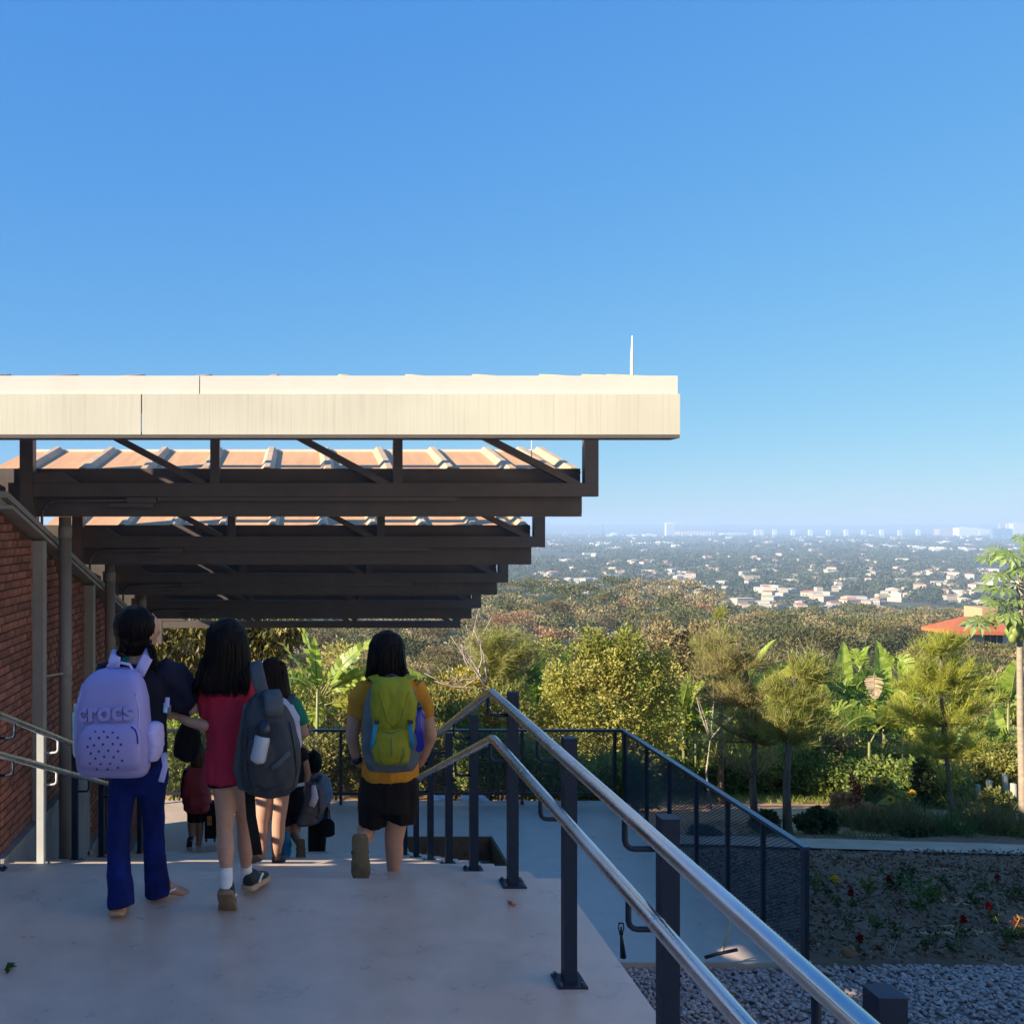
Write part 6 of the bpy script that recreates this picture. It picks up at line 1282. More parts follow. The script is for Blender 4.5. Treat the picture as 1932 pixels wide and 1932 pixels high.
for dx in (-7, 7): mb = MB(); mb.tube([W(617+dx, 1549, 11.82), W(617+dx*.6, 1530, 11.86), W(617, 1522, 11.9), W(617-dx*.2, 1530, 11.9), W(617-dx*.3, 1549, 11.86)], .006, 6); part('handle', mb, M['blackcloth'], hb, True)

G = Fig(12.45)
k3 = thing('person', (-1.45, 12.45, ZP), 'small fair haired girl carrying a red backpack at the foot of the stairs', 'person', 'children walking down the stairs')
mb = MB(); hc = G.p(374, 1421, .02); hr = 16.5*G.k(); head(mb, hc, hr, (.1, 1, 0)); G.seg(mb, [(373, 1433, 0, 7), (371, 1446, 0, 8)]); G.seg(mb, [(371, 1446, 0, (15, 10)), (370, 1465, 0, (19, 12)), (370, 1500, 0, (17, 12)), (371, 1522, 0, (18, 13)), (371, 1534, 0, (13, 10))], 14)
G.seg(mb, [(364, 1528, 0, 9.5), (361, 1555, -.02, 7.5), (362, 1575, -.05, 6.5), (360, 1585, -.14, 4.5)]); G.seg(mb, [(377, 1528, 0, 9.5), (377, 1560, 0, 7.5), (376, 1580, 0, 6.5), (374, 1596, 0, 4.5), (374, 1600, .1, 5)])
G.seg(mb, [(388, 1458, 0, 6.5), (393, 1490, 0, 5.5), (395, 1515, 0, 4.5)]); hand(mb, G.p(395, 1515), (.1, .2, -1), (1, 0, 0), .13, .8, 1); G.seg(mb, [(354, 1458, 0, 6.5), (348, 1490, 0, 5.5), (348, 1515, 0, 4.5)]); hand(mb, G.p(348, 1515), (0, .2, -1), (-1, 0, 0), .13, .5, 1)
remesh('body', mb, M['skindark'], k3, .011, 2); eyes(hc, hr, (.1, 1, 0), k3)
mb = MB(); G.seg(mb, [(371, 1442, 0, (10, 8)), (371, 1450, 0, (19, 12)), (370, 1470, 0, (22, 15)), (370, 1510, 0, (20, 14)), (370, 1530, 0, (21, 15))], 16, cap=.1); G.seg(mb, [(387, 1454, 0, 8.5), (392, 1475, 0, 8)], cap=.1); G.seg(mb, [(355, 1454, 0, 8.5), (349, 1480, 0, 8), (347, 1505, 0, 7)], cap=.1); remesh('shirt', mb, M['navycloth'], k3, .012, 2, .005, 10)
mb = MB(); G.seg(mb, [(370, 1520, 0, (20, 14)), (370, 1535, 0, (18, 13))], 14); G.seg(mb, [(364, 1530, 0, 11), (362, 1550, -.01, 9.5)], cap=.1); G.seg(mb, [(377, 1530, 0, 11), (377, 1550, 0, 9.5)], cap=.1); remesh('shorts', mb, M['blackcloth'], k3, .012, 2)
mb = MB(); G.seg(mb, [(374, 1401, .02, 5), (374, 1408, .02, 13), (374, 1421, 0, 16.5), (375, 1438, -.01, 16), (376, 1452, -.02, 14), (377, 1460, -.02, 8)], 16); remesh('hair', mb, M['hairfair'], k3, .011, 2, .007, 30, (1, 1, .3))
shoe('sandal', G.p(360, 1580, -.17), R(20), R(-60), .20, .08, M['blackcloth'], M['cap'], k3, open_=True); shoe('sandal', W(374, 1602, 12.38), 0, 0, .20, .08, M['blackcloth'], M['sole'], k3, open_=True)
bg7 = thing('backpack', W(370, 1525, 12.3), 'dusty red backpack on the small fair haired girl', 'backpack', 'backpacks of the children')
remesh('bag_body', bag_body([(372, 1530, 18, .12), (372, 1522, 24, .18), (371, 1490, 25, .19), (368, 1462, 20, .15), (366, 1448, 12, .07)], 12.33, expo=.7), M['redbag'], bg7, .012, 2, .012, 10)
remesh('front_pocket', bag_body([(374, 1524, 14, .05), (374, 1515, 18, .07), (373, 1500, 16, .05)], 12.13, expo=.7), M['redbag'], bg7, .011, 2, .006, 14)
for x in (358, 380): part('shoulder_strap', ribbon([W(x, 1462, 12.22), W(x, 1450, 12.30), W(x, 1446, 12.42)], .05, .014), M['redbag'], bg7, True)
st = thing('suitcase', W(398, 1575, 12.5), 'black rolling suitcase with an orange tag beside the small girl', 'suitcase'); Y = 12.5
mb = MB(); a, b_ = W(387, 1578, Y), W(409, 1512, Y); mb.box((a.x, Y-.1, a.z), (b_.x, Y+.1, b_.z)); remesh('case', mb, M['blackcloth'], st, .014, 5)
mb = MB(); mb.tube([W(391, 1514, Y), W(391, 1490, Y), W(405, 1490, Y), W(405, 1514, Y)], .008, 6); part('handle', mb, M['cap'], st)
mb = MB(); q = W(395, 1548, Y-.115); mb.box((q.x-.03, Y-.118, q.z-.06), (q.x+.03, Y-.108, q.z+.06)); part('tag', mb, M['tagorange'], st)
for x in (390, 406): mb = MB(); c = W(x, 1581, Y); mb.tube([(c.x-.012, Y-.05, c.z), (c.x+.012, Y-.05, c.z)], .032, 10, cap=0); part('wheel', mb, M['cap'], st)
b0 = W(357, 1430, 12.2)

# --- small things on the floor and by the gravel
M['pvc'] = mat('pale_stake', (.60, .50, .34), .7, var=.15); M['hose'] = mat('black_hose', (.015, .015, .018), .5); M['redleaf'] = mat('fallen_leaf', (.30, .10, .07), .8)
q = W(1176, 1806, 9.0); sp = thing('sprinkler', q, 'black garden sprinkler standing beside the edge of the landing', 'sprinkler')
mb = MB(); mb.tube([q, q.lerp(W(1172, 1762, 9.0), .5), W(1172, 1762, 9.0)], [.03, .022, .012], 8); part('riser', mb, M['hose'], sp, True)
mb = MB(); t_ = W(1172, 1762, 9.0); mb.tube([t_, t_+Vector((0, 0, .03))], .02, 8, cap=0)
for s in (-1, 1): mb.tube([t_+Vector((s*.018, 0, .03)), t_+Vector((s*.026, 0, .06)), t_+Vector((s*.02, 0, .10))], .006, 6)
mb.tube([t_+Vector((-.024, 0, .105)), t_+Vector((.024, 0, .105))], .008, 6); mb.tube([t_+Vector((0, 0, .03)), t_+Vector((0, 0, .07))], .009, 6); part('nozzle', mb, M['hose'], sp, True)
a, b_ = W(1362, 1797, 9.03), W(1379, 1724, 9.10); mb = MB(); mb.tube([a, a.lerp(b_, .5)+Vector((.012, 0, 0)), b_, b_+Vector((.05, .02, -.002))], [.012, .014, .012, .008], 8); solo('stake', mb, M['pvc'], 'pale stake leaning in front of the edge of the lower platform', 'stake', None, a, True)
pts = [W(1330, 1806, 9.0), W(1352, 1799, 9.0), W(1372, 1795, 9.0), W(1391, 1791, 9.0)]; mb = MB(); mb.tube(pts, .016, 10, cap=.1); solo('hose', mb, M['hose'], 'short black hose end lying at the foot of the pale stake', 'hose', None, pts[0], True)
p = Vector(((962-XV)/F*CH*F/(1711-YH), CH*F/(1711-YH), .006)); V, Fc = leaves(np.array([p, p+Vector((.015, .01, .004))]), np.array([[1, .3, .1], [-.6, .8, .15]]), .035, .02, .3); o = link('fallen_leaf', np_mesh('fallen_leaf', V-np.array(p), Fc), M['redleaf']); o.location = p; tag(o, 'small reddish dry leaf lying on the landing near the handrail', 'leaf')
p = Vector((-1.19*.995, 3.72, .006)); V, Fc = leaves(np.array([p, p, p]), np.array([[1, .3, .3], [.6, .8, .25], [.4, -.5, .2]]), .05, .03, .3); o = link('fallen_leaf', np_mesh('fallen_leaf', V-np.array(p), Fc), LM['green']); o.location = p; tag(o, 'small green leaf lying on the landing at the left edge', 'leaf')
for (x0, x1, Y, lab) in ((812, 850, 15.0, 'crumpled white sack lying behind the fence, left one'), (868, 925, 15.0, 'long white sack lying behind the fence, right one')):
    mb = MB(); z = W(0, 1507, Y).z; a, b_ = W(x0, 0, Y).x, W(x1, 0, Y).x
    mb.tube([(a, Y, z-.02), ((a*3+b_)/4, Y, z), ((a+b_)/2, Y+.02, z+.02), ((a+b_*3)/4, Y, z), (b_, Y, z-.03)], [(.05, .03), (.14, .06), (.15, .07), (.13, .06), (.04, .02)], 12, ref=(0, 1, 0)); o = remesh('sack', mb, M['white'], None, .015, 2, .03, 7); tag(o, lab, 'sack', 'white sacks behind the fence')

# ------------------------------------------------------------------ forest on the slope: prototypes, then copies
def tree_proto(seed, H, cr, ncl, nleaf, L, flat=.55, droop=0.):
    global rng
    keep = rng; rng = np.random.default_rng(seed); random.seed(seed)
    hb = H*.38; cl = []
    for k in range(ncl):
        d = rvec(1)[0]; d[2] = abs(d[2])*.9-.15
        c = Vector((d[0]*cr*.72, d[1]*cr*.72, hb+(H-hb)*.45+d[2]*(H-hb)*.45)); r = cr*rng.uniform(.26, .46)
        cl.append((c, (r, r, r*flat)))
    V, Fc = foliage(cl, nleaf, L, L*.5, shell=.55, updir=.2+droop)
    crown = np_mesh('crown', V, Fc, foliage.tone)
    mb = MB(); mb.tube([(0, 0, -.6), (.05, 0, hb*.5), (0, .05, hb)], [H*.026, H*.02, H*.016], 7, cap=0)
    limbs(mb, (0, .05, hb*.95), [c for c, r in cl], H*.012, H*.003, .12, 5)
    trunk = mb.mesh('trunk', smooth=True); rng = keep
    return trunk, crown
near_p = [tree_proto(11+i, 7., 3.6+.3*(i % 3), 13, 5200, .22) for i in range(4)]
far_p = [tree_proto(31+i, 7.5, 4.2+.45*(i % 3), 8+i % 3, 1700, .38) for i in range(6)]
thin_p = [tree_proto(51+i, 7.5, 3.2, 11, 420, .36) for i in range(2)]
kinds = [('dry', 'brown dry crowned tree in the forest below the garden'), ('olive', 'olive crowned tree in the forest below the garden'), ('deep', 'dark green crowned tree in the forest below the garden'), ('rust', 'rust brown crowned tree in the forest below the garden')]
variants = {}
def variant(me, mname, bark):
    k = (me.name, mname)
    if k not in variants:
        c = me.copy(); c.materials.clear(); c.materials.append(LM[mname] if not bark else M[mname]); variants[k] = c
    return variants[k]
random.seed(21); rng = np.random.default_rng(21)
def where(x, y):
    v = XV+x/y*F
    d = 'just below the garden' if y < 70 else 'half way down the forest slope' if y < 150 else 'far down the forest slope'
    return d+', '+('behind the children' if v < 800 else 'behind the handrail bend' if v < 1010 else 'behind the speckled bush' if v < 1290 else 'behind the two feathery trees' if v < 1580 else 'left of the orange roofed house')
spots = []; y = 31.
while y < 430:
    step = max(5.2, y*.078); x = (190-XV)/F*y
    while x < (2020-XV)/F*y:
        yy = y+random.uniform(-.4, .4)*step; sc = random.uniform(.75, 1.2)*(1 if y > 70 else .72)
        spots.append((x, yy, sc)); x += random.uniform(.8, 1.5)*5.6*sc
    y += step
VT = [(30, 1300), (45, 1272), (60, 1250), (120, 1200), (200, 1150), (300, 1112), (390, 1090), (450, 1086)]
def fit(x, y, sc):                                # tree height that keeps the tops on the measured canopy surface
    vx = XV+x/y*F
    if vx < 240 or (1690 < vx < 1940 and 96 < y < 116): return None
    vt = np.interp(y, *zip(*VT))+52*smooth01(1290, 1400, vx)*smooth01(150, 380, y)+8*noise.noise((vx*.02, y*.05, 1))
    if 1690 < vx < 1940 and y < 118: vt = max(vt, 1200)
    h = CH-(vt-YH)*y/F-gz(x, y)
    return (x, y, max(.3, min(1.35, h/7.2*random.uniform(.66, 1.16))))
spots = [q for q in (fit(*s) for s in spots) if q]
spots.sort(key=lambda s: s[1]/s[2])
rest = []
for i, (x, y, sc) in enumerate(spots):
    tone = noise.noise((x*.02, y*.02, 9))+random.uniform(-.5, .5)
    k = 0 if tone > .12 else 1 if tone > -.14 else 2
    if random.random() < .03: k = 3
    thin = random.random() < .12
    pr = random.choice(near_p if y < 105 else far_p)
    if thin: pr = random.choice(thin_p)
    hz = 1.
    z = gz(x, y)
    if i < 292:
        t = thing('forest_tree', (x, y, z-.2), (kinds[k][1] if not thin else 'nearly leafless grey tree in the forest below the garden').replace('in the forest below the garden', where(x, y)), 'tree', 'forest trees on the slope')
        a = random.uniform(0, 6.28); s3 = (sc, sc, sc*random.uniform(.85, 1.15))
        t.rotation_euler = (0, 0, a); t.scale = s3
        link('trunk', variant(pr[0], 'palebark' if thin or random.random() < .3 else 'bark', True), None, t)
        link('crown', variant(pr[1], kinds[k][0] if not thin else 'dry', False), None, t)
    else: rest.append((x, y, z, sc, k))
# bushes filling the slope between the garden and the forest
ub = []
for i in range(4):
    keep = rng; rng = np.random.default_rng(70+i); random.seed(70+i)
    foliage.tone = np.zeros(0); cl = [(Vector((random.uniform(-.9, .9), random.uniform(-.7, .7), random.uniform(.35, 1.35))), (random.uniform(.4, .7),)*2+(random.uniform(.35, .55),)) for _ in range(9)]
    V, Fc = foliage(cl, 2600, .12, .06, shell=.4); me = np_mesh('foliage', V, Fc, foliage.tone)
    mb = MB(); limbs(mb, (0, 0, -.3), [c for c, r in cl[:6]], .03, .008); ub.append((me, mb.mesh('stem', smooth=True))); rng = keep
random.seed(77); nb = 0
ubl = {'shrub': 'olive bush on the slope behind the garden', 'bush': 'yellow green bush on the slope behind the garden', 'hedge': 'dark green bush on the slope behind the garden', 'dry': 'dry brown bush on the slope behind the garden'}
for y in np.arange(21.5, 34, 1.35):
    x = (300-XV)/F*y
    while x < (1990-XV)/F*y:
        vx = XV+x/y*F; yy = y+random.uniform(-.6, .6); k = random.choice(('shrub', 'bush', 'hedge', 'hedge', 'dry'))
        vt = np.interp(yy, (21, 26, 34), (1392, 1345, 1292)) if vx > 1020 else np.interp(yy, (21, 26, 34), (1340, 1300, 1260))
        h = CH-(vt-YH)*yy/F-gz(x, yy)
        if h > .5:
            t = thing('slope_bush', (x, yy, gz(x, yy)-.1), ubl[k].replace('on the slope behind the garden', 'on the slope'+', '+where(x, yy).split(', ')[1]), 'bush', 'bushes on the slope behind the garden'); s_ = h/1.75*random.uniform(.8, 1.05); t.scale = (max(s_, .75), max(s_, .75), s_); t.rotation_euler = (0, 0, random.uniform(0, 6.28))
            pr = random.choice(ub); link('foliage', variant(pr[0], k, False), None, t); link('stem', variant(pr[1], 'bark', True), None, t); nb += 1
        x += random.uniform(1.1, 1.9)
# the remaining far trees as one mass per tone
fv = []
for pr in far_p:
    me = pr[1]; v = np.empty(len(me.vertices)*3, np.float32); me.vertices.foreach_get('co', v); v = v.reshape(-1, 4, 3)
    fv.append(v)
for k in range(4):
    parts_ = []
    for (x, y, z, sc, kk) in rest:
        if kk != k: continue
        v = random.choice(fv); sel = rng.choice(len(v), 420, replace=False); v = v[sel]; c = v.mean(1, keepdims=True); v = c+(v-c)*1.75
        a = random.uniform(0, 6.28); ca, sa = math.cos(a), math.sin(a)
        q = v.reshape(-1, 3)@np.array([[ca, sa, 0], [-sa, ca, 0], [0, 0, 1]])*sc+np.array((x, y, z-.2))
        parts_.append((q, np.arange(len(q)).reshape(-1, 4)))
    if parts_:
        V, Fc = cat_mesh(parts_); o = link('far_forest', np_mesh('far_forest', V, Fc, rng.random(len(Fc))), LM[kinds[k][0]]); tag(o, kind='stuff')

# ------------------------------------------------------------------ houses, valley wood and city
M['hwall'] = mat('house_wall', (.60, .49, .35), .85, var=.1, scale=.5, objvar=.25)
M['htile'] = mat('house_tiles', (.46, .20, .11), .85, var=.2, scale=.8, objvar=.3)
M['hwhite'] = mat('white_roof', (.62, .55, .45), .8, var=.1, scale=.5, objvar=.15)
M['hyellow'] = mat('yellow_wall', (.58, .44, .18), .85, var=.08, scale=.5)
M['glass'] = mat('dark_window', (.04, .05, .07), .2, var=.1)
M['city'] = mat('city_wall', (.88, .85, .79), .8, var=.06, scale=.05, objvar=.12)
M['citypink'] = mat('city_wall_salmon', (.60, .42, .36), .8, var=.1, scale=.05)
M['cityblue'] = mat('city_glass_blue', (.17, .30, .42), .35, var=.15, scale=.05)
def house_mesh(w, d, h, rh, roofmat, wallmat):
    mb = MB(); mb.box((-w/2, -d/2, -1.5), (w/2, d/2, h), 0)
    o = .6; r = max(0, w/2-d/2)
    mb.add([(-w/2-o, -d/2-o, h+.01), (w/2+o, -d/2-o, h+.01), (w/2+o, d/2+o, h+.01), (-w/2-o, d/2+o, h+.01), (-r, 0, h+rh), (r, 0, h+rh)],
           [(0, 1, 5, 4), (1, 2, 5), (2, 3, 4, 5), (3, 0, 4), (3, 2, 1, 0)], 1)
    for x in np.arange(-w/2+1.5, w/2-1, 2.8): mb.box((x, -d/2-.05, .9), (x+1.1, -d/2-.002, 2.2), 2)
    me = mb.mesh('house')
    for m in (M[wallmat], M[roofmat], M['glass']): me.materials.append(m)
    return me
hm = [(house_mesh(15, 9, 4.6, 1.7, 'htile', 'hwall'), 'pale house with terracotta roof in the valley town'), (house_mesh(20, 11, 6.4, .5, 'hwhite', 'hwall'), 'pale flat roofed house in the valley town'), (house_mesh(12, 9, 7., 1.4, 'htile', 'hwall'), 'tall pale house with terracotta roof in the valley town'), (house_mesh(26, 12, 5, .4, 'hwhite', 'hwhite'), 'long white building in the valley town'), (house_mesh(13, 10, 5, 1.6, 'hwhite', 'hwall'), 'white roofed house in the valley town')]
hy = house_mesh(22, 12, 7, .6, 'hwhite', 'hyellow')
random.seed(5); rng = np.random.default_rng(5)
houses = []
for _ in range(1500):
    if len(houses) >= 296: break
    vy = random.uniform(1047, 1152); vx = random.uniform(1010, 1930)
    yb = (CH+72)*F/(vy-YH)
    x = (vx-XV)*yb/F
    if noise.noise((vx*.014, vy*.05, 2)) < -.35+.5*random.random(): continue
    if any(abs(x-a)/yb*F < 9 and abs(yb-b_) < 40 for a, b_, c in houses): continue
    houses.append((x, yb, random.random()))
for k, (x, y, q) in enumerate(houses):
    me, lab = hm[int(q*5) % 5]
    if k in (30, 90): me, lab = hy, ['bright yellow building in the valley town, left of centre', 'bright yellow building in the valley town'][k == 90]
    o = link('house', me, None); o.location = (x, y, gz(x, y)); o.rotation_euler = (0, 0, random.choice((0, .35, -.4, .8, -.8, 1.2))+random.uniform(-.15, .15))
    s = random.triangular(.42, 1.1, .6)*(1+max(0, (y-1200)/2600)); o.scale = (s, s, s*random.uniform(.9, 1.2)); v_ = XV+x/y*F; tag(o, lab if 'yellow' in lab else lab.replace('in the valley town', ('near' if y < 1150 else 'midway' if y < 1600 else 'far')+' in the valley town, '+('beside the canopy end' if v_ < 1150 else 'below the salmon stadium' if v_ < 1400 else 'below the office row' if v_ < 1680 else 'left of the papaya')), 'house', 'houses of the valley town')
HX = np.array([h[0] for h in houses]); HY = np.array([h[1] for h in houses])
LM['v1'] = leaf_mat('valley_leaf', [(.022, .032, .014), (.045, .058, .022), (.075, .085, .034), (.115, .105, .048)], .15, .8, .1)
parts_ = []; ytree = 760.
unitleaf = None
while ytree < 8200:
    big = ytree > 2600; cw = (7. if ytree < 1500 else 9.) if not big else 22.; step = ytree*(.022 if not big else .04)
    x = (900-XV)/F*ytree
    while x < (2060-XV)/F*ytree:
        sc = random.uniform(.6, 1.5); yy = ytree+random.uniform(-.5, .5)*step
        dens = noise.noise((x*.004, yy*.0016, 7))
        hit = np.any((np.abs(x*HY/yy-HX) < 5+3*sc) & (HY > yy-10) & (HY-yy < 34)) if not big else False
        if not hit and dens > -.35:
            n_ = 34 if not big else 16; r = cw*.5*sc*(1.05 if not big else 1); h = r*(1.05 if not big else .55)
            d = rvec(n_); d[:, 2] = np.abs(d[:, 2]); P = np.array((x, yy, gz(x, yy)+h*.35))+d*np.array((r, r, h)); L = r*.62*rng.uniform(.7, 1.3, n_)
            parts_.append(leaves(P-d*L[:, None]*.4, d*.5+rng.normal(size=(n_, 3)), L, L*.8, .1))
        x += cw*random.uniform(.75, 1.35)*sc
    ytree += step
V, Fc = cat_mesh(parts_)
rn = np.repeat(rng.random(len(parts_)), [len(p[1]) for p in parts_])*.7+rng.random(len(Fc))*.3
tag(link('valley_wood', np_mesh('valley_wood', V, Fc, rn), LM['v1']), kind='stuff')

def block(name, v0, v1, vt, Y, m, label, cat, group=None, depth=None, vb=None, bands=0, piloti=False):
    x0, x1 = (v0-XV)*Y/F, (v1-XV)*Y/F; zt = CH-(vt-YH)*Y/F; zb = (CH-(vb-YH)*Y/F) if vb else gz((x0+x1)/2, Y)-3
    d = depth or max(15, (x1-x0)*.5); t = thing(name, ((x0+x1)/2, Y, zb), label, cat, group)
    mb = MB(); mb.box((x0, Y, zb), (x1, Y+d, zt)); mb.box((x0+(x1-x0)*.3, Y+d*.3, zt), (x0+(x1-x0)*.6, Y+d*.7, zt+3.2)); part('wall', mb, m, t)
    for k in range(bands):
        z = zb+(zt-zb)*(.12+.82*k/bands); mb = MB(); mb.box((x0+2, Y-.6, z), (x1-2, Y-.01, z+(zt-zb)/bands*.4)); part('window_band', mb, M['cityblue'], t)
    return t
for k, v in enumerate((1427.6, 1437, 1462.5, 1497, 1530, 1564, 1597.6, 1630.5, 1664.7, 1699, 1733.5)):
    block('office_block', v-3.5, v+3.5, 999.5+.5*(k % 2), 6500, M['city'], ('first', 'second', 'third', 'fourth', 'fifth', 'sixth', 'seventh', 'eighth', 'ninth', 'tenth', 'last')[k]+' white slab block from the left in the evenly spaced office row', 'building', 'row of white office blocks on the skyline')
block('office_tower', 1257, 1272.6, 986, 6500, M['city'], 'tall white banded tower, left end of the skyline city', 'tower', bands=7)
for k in range(1):
    st = block('stadium', 1279, 1349, 1003, 6700, M['citypink'], 'long low salmon coloured stadium right of the tall white tower', 'stadium', depth=160)
    x0, x1 = (1279-XV)*6700/F, (1349-XV)*6700/F
    for j in range(12):
        xa = x0+(x1-x0)*(j+.1)/12; mb = MB(); mb.box((xa, 6697, gz(xa, 6700)), (xa+(x1-x0)/12*.55, 6699.9, CH-(1002.4-YH)*6700/F)); part('buttress', mb, M['city'], st)
for (v0, v1, vt, Y, m, lab) in [(1366, 1411, 1006, 6900, 'city', 'long low white hall right of the salmon stadium'), (1773, 1808, 998, 6600, 'citypink', 'pinkish block at the right end of the office row'), (1810, 1846, 995.5, 6300, 'city', 'large white block right of the pinkish block'),
        (1848, 1872, 999, 6900, 'city', 'pale block left of the blue glass towers'), (1873, 1886, 997.5, 5000, 'cityblue', 'left blue glass tower on the skyline'), (1888, 1899, 996.5, 5000, 'cityblue', 'middle blue glass tower on the skyline'), (1900, 1911, 998, 5000, 'cityblue', 'right blue glass tower on the skyline'),
        (1887, 1897, 988, 6500, 'citypink', 'pale tower top rising behind the blue glass towers'), (1900, 1910, 988.5, 6700, 'city', 'narrow white tower behind the blue glass towers'), (1912, 1936, 987, 6300, 'city', 'tall white block at the right edge of the skyline'),
        (1127, 1146, 1022, 4300, 'citypink', 'salmon low building below the antenna mast'), (1147, 1167, 1022.5, 4300, 'city', 'pale low building below the green domed hall'), (1197, 1225, 1025.5, 3700, 'city', 'white low sheds below the tall white tower'), (1226, 1290, 1023.5, 3900, 'city', 'very long white low building below the salmon stadium'),
        (1707, 1760, 1031.5, 2900, 'city', 'long white roofed building below the office row'), (1764, 1800, 1034, 2700, 'city', 'white terrace block right of the long white roof'), (1803, 1842, 1034.5, 2700, 'city', 'white terrace block nearest the papaya leaves'), (1652, 1700, 1029, 3200, 'city', 'thin white roofed hall below the office row'),
        (1185, 1205, 1009, 6200, 'city', 'small white block left of the tall white tower'), (1215, 1240, 1008, 6300, 'city', 'cream block beside the tall white tower'), (1680, 1735, 1015, 5600, 'city', 'wide white pavilion under the last office block'), (1500, 1516, 1013, 5900, 'city', 'white annex under the fourth office block'), (1540, 1556, 1012.5, 5900, 'city', 'white annex right of an office block'),
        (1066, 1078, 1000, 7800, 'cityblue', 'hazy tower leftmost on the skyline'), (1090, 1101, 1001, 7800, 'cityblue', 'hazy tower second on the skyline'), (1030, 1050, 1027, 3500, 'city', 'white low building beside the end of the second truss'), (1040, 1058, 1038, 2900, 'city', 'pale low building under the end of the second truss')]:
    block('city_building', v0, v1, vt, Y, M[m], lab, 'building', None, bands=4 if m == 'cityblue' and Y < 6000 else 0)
rc = random.Random(12)
for k in range(110):
    vy = rc.triangular(1009, 1046, 1016); vx = rc.uniform(1012, 1935); yb = min(6800, (CH+72)*F/(vy-YH)); w_ = rc.uniform(3, 13)*(1 if vy > 1020 else .8)
    x = (vx-XV)*yb/F; mb = MB(); hw = w_*yb/F/2; hh = rc.uniform(.9, 2.6)*yb/F*(1.4 if rc.random() < .15 else 1); zz = gz(x, yb)
    mb.box((x-hw, yb, zz-3), (x+hw, yb+hw*.8+8, zz+hh+4)); mb.box((x-hw*.9, yb+2, zz+hh+4), (x+hw*.9, yb+hw*.6+6, zz+hh+4.8), 1)
    solo('city_building', mb, [M[rc.choice(('city', 'city', 'city', 'citypink'))], M['hwhite']], 'small pale building scattered among the trees below the skyline', 'building', 'small pale buildings below the skyline', (x, yb, zz))
dm = thing('domed_hall', ((1160-XV)*6400/F, 6400, -72), 'pale green domed hall on the skyline', 'building')
mb = MB(); mb.ell(((1160-XV)*6400/F, 6400, -62), (38, 38, 22), 16, 8); M['dome'] = mat('green_dome', (.42, .58, .48), .6, var=.1, scale=.1); part('dome', mb, M['dome'], dm, True)
mb = MB(); mb.box(((1146-XV)*6400/F, 6395, -74), ((1176-XV)*6400/F, 6440, -56)); part('wall', mb, M['city'], dm)
an = thing('antenna_mast', ((1137.5-XV)*6000/F, 6000, -72), 'thin grey antenna mast above the left part of the city', 'mast'); x = (1137.5-XV)*6000/F
mb = MB(); mb.tube([(x, 6000, -75), (x, 6000, -30), (x, 6000, 18)], [4.5, 3, 1], 6); part('mast', mb, M['navy'], an)

# orange roofed house among the trees
Y = 100.; M['orange'] = mat('orange_roof', (.62, .16, .055), .8, var=.12, scale=3); M['tan'] = mat('tan_wall', (.56, .34, .18), .85, var=.1)
oh = thing('orange_roof_house', W(1815, 1225, Y), 'house with a large orange hipped roof and dark solar panel left of the papaya', 'house')
a, b_, c, d = W(1738, 1182, Y), W(1905, 1192, Y-3), W(1925, 1180, Y+6), W(1780, 1172, Y+9); r0, r1 = W(1816, 1163, Y+3), W(1885, 1163, Y+3)
e = W(1790, 1190, Y-3); dn = Vector((0, 0, -.35))
mb = MB(); mb.add([a, e, b_, c, d, r0, r1], [(0, 1, 5), (1, 2, 6, 5), (2, 3, 6), (3, 4, 5, 6), (4, 0, 5)]); mb.add([a, e, b_, a+dn, e+dn, b_+dn], [(0, 3, 4, 1), (1, 4, 5, 2)]); rf = part('roof', mb, M['orange'], oh)
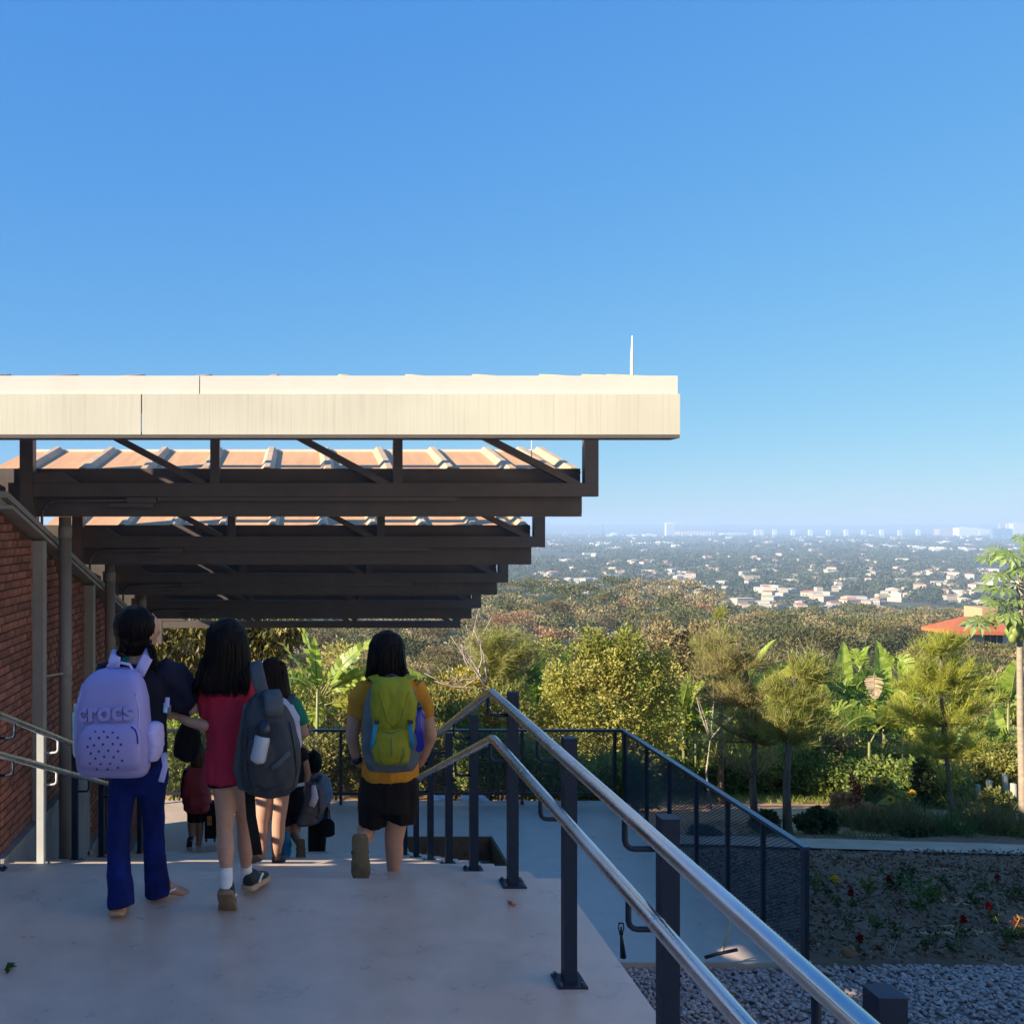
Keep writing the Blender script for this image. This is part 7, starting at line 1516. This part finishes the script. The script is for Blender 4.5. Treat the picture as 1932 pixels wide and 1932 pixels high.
nrm = (b_-e).cross(r0-e).normalized(); nrm = -nrm if nrm.z < 0 else nrm
pt = lambda s, t: e.lerp(b_, s).lerp(r0.lerp(r1, s), t)+nrm*.12
mb = MB(); mb.add([pt(.12, .3), pt(.62, .3), pt(.60, .62), pt(.2, .62)], [(0, 1, 2, 3)]); mb.add([p-nrm*.1 for p in (pt(.12, .3), pt(.62, .3), pt(.60, .62), pt(.2, .62))], [(3, 2, 1, 0)]); part('solar_panel', mb, M['glass'], rf)
mb = MB(); p = W(1852, 1192, Y-1.5); mb.box((p.x, Y-1.5, p.z-3.2), (W(1900, 0, Y).x, Y+.6, p.z-.1)); wl = part('wall', mb, M['hwhite'], oh)
for vx in (1858, 1870, 1882): mb = MB(); q = W(vx, 1198, Y-1.5); mb.box((q.x, Y-1.56, q.z-.9), (q.x+.5, Y-1.503, q.z)); part('window', mb, M['glass'], oh)
mb = MB(); q0, q1 = W(1853, 1147, Y+8), W(1882, 1166, Y+8); mb.box((q0.x, Y+8, q1.z-1.5), (q1.x, Y+11, q0.z)); part('water_tower', mb, M['tan'], oh)

for k, vx in enumerate((1795, 1830, 1862, 1895, 1760)):
    y_ = 91.+k*.6; x_ = (vx-XV)*y_/F; z_ = gz(x_, y_); h_ = CH-(1199-YH)*y_/F-z_
    t = thing('forest_tree', (x_, y_, z_-.2), 'olive tree standing in front of the orange roofed house', 'tree', 'forest trees on the slope'); s_ = h_/7.2; t.scale = (s_*.9, s_*.9, s_); t.rotation_euler = (0, 0, k*1.3)
    link('trunk', variant(near_p[k % 4][0], 'bark', True), None, t); link('crown', variant(near_p[k % 4][1], 'olive', False), None, t)
# haze
hz = MB(); hz.box((-16000, -120, -92), (26000, 17000, 46))
m, t, o = new_mat('haze_air'); pv = N(t, 'VolumePrincipled'); pv.inputs['Density'].default_value = 2.1e-4; pv.inputs['Color'].default_value = (.60, .77, 1, 1); pv.inputs['Anisotropy'].default_value = 0
t.links.new(pv.outputs[0], o.inputs['Volume'])
ho = part('haze', hz, m, None); tag(ho, kind='stuff')
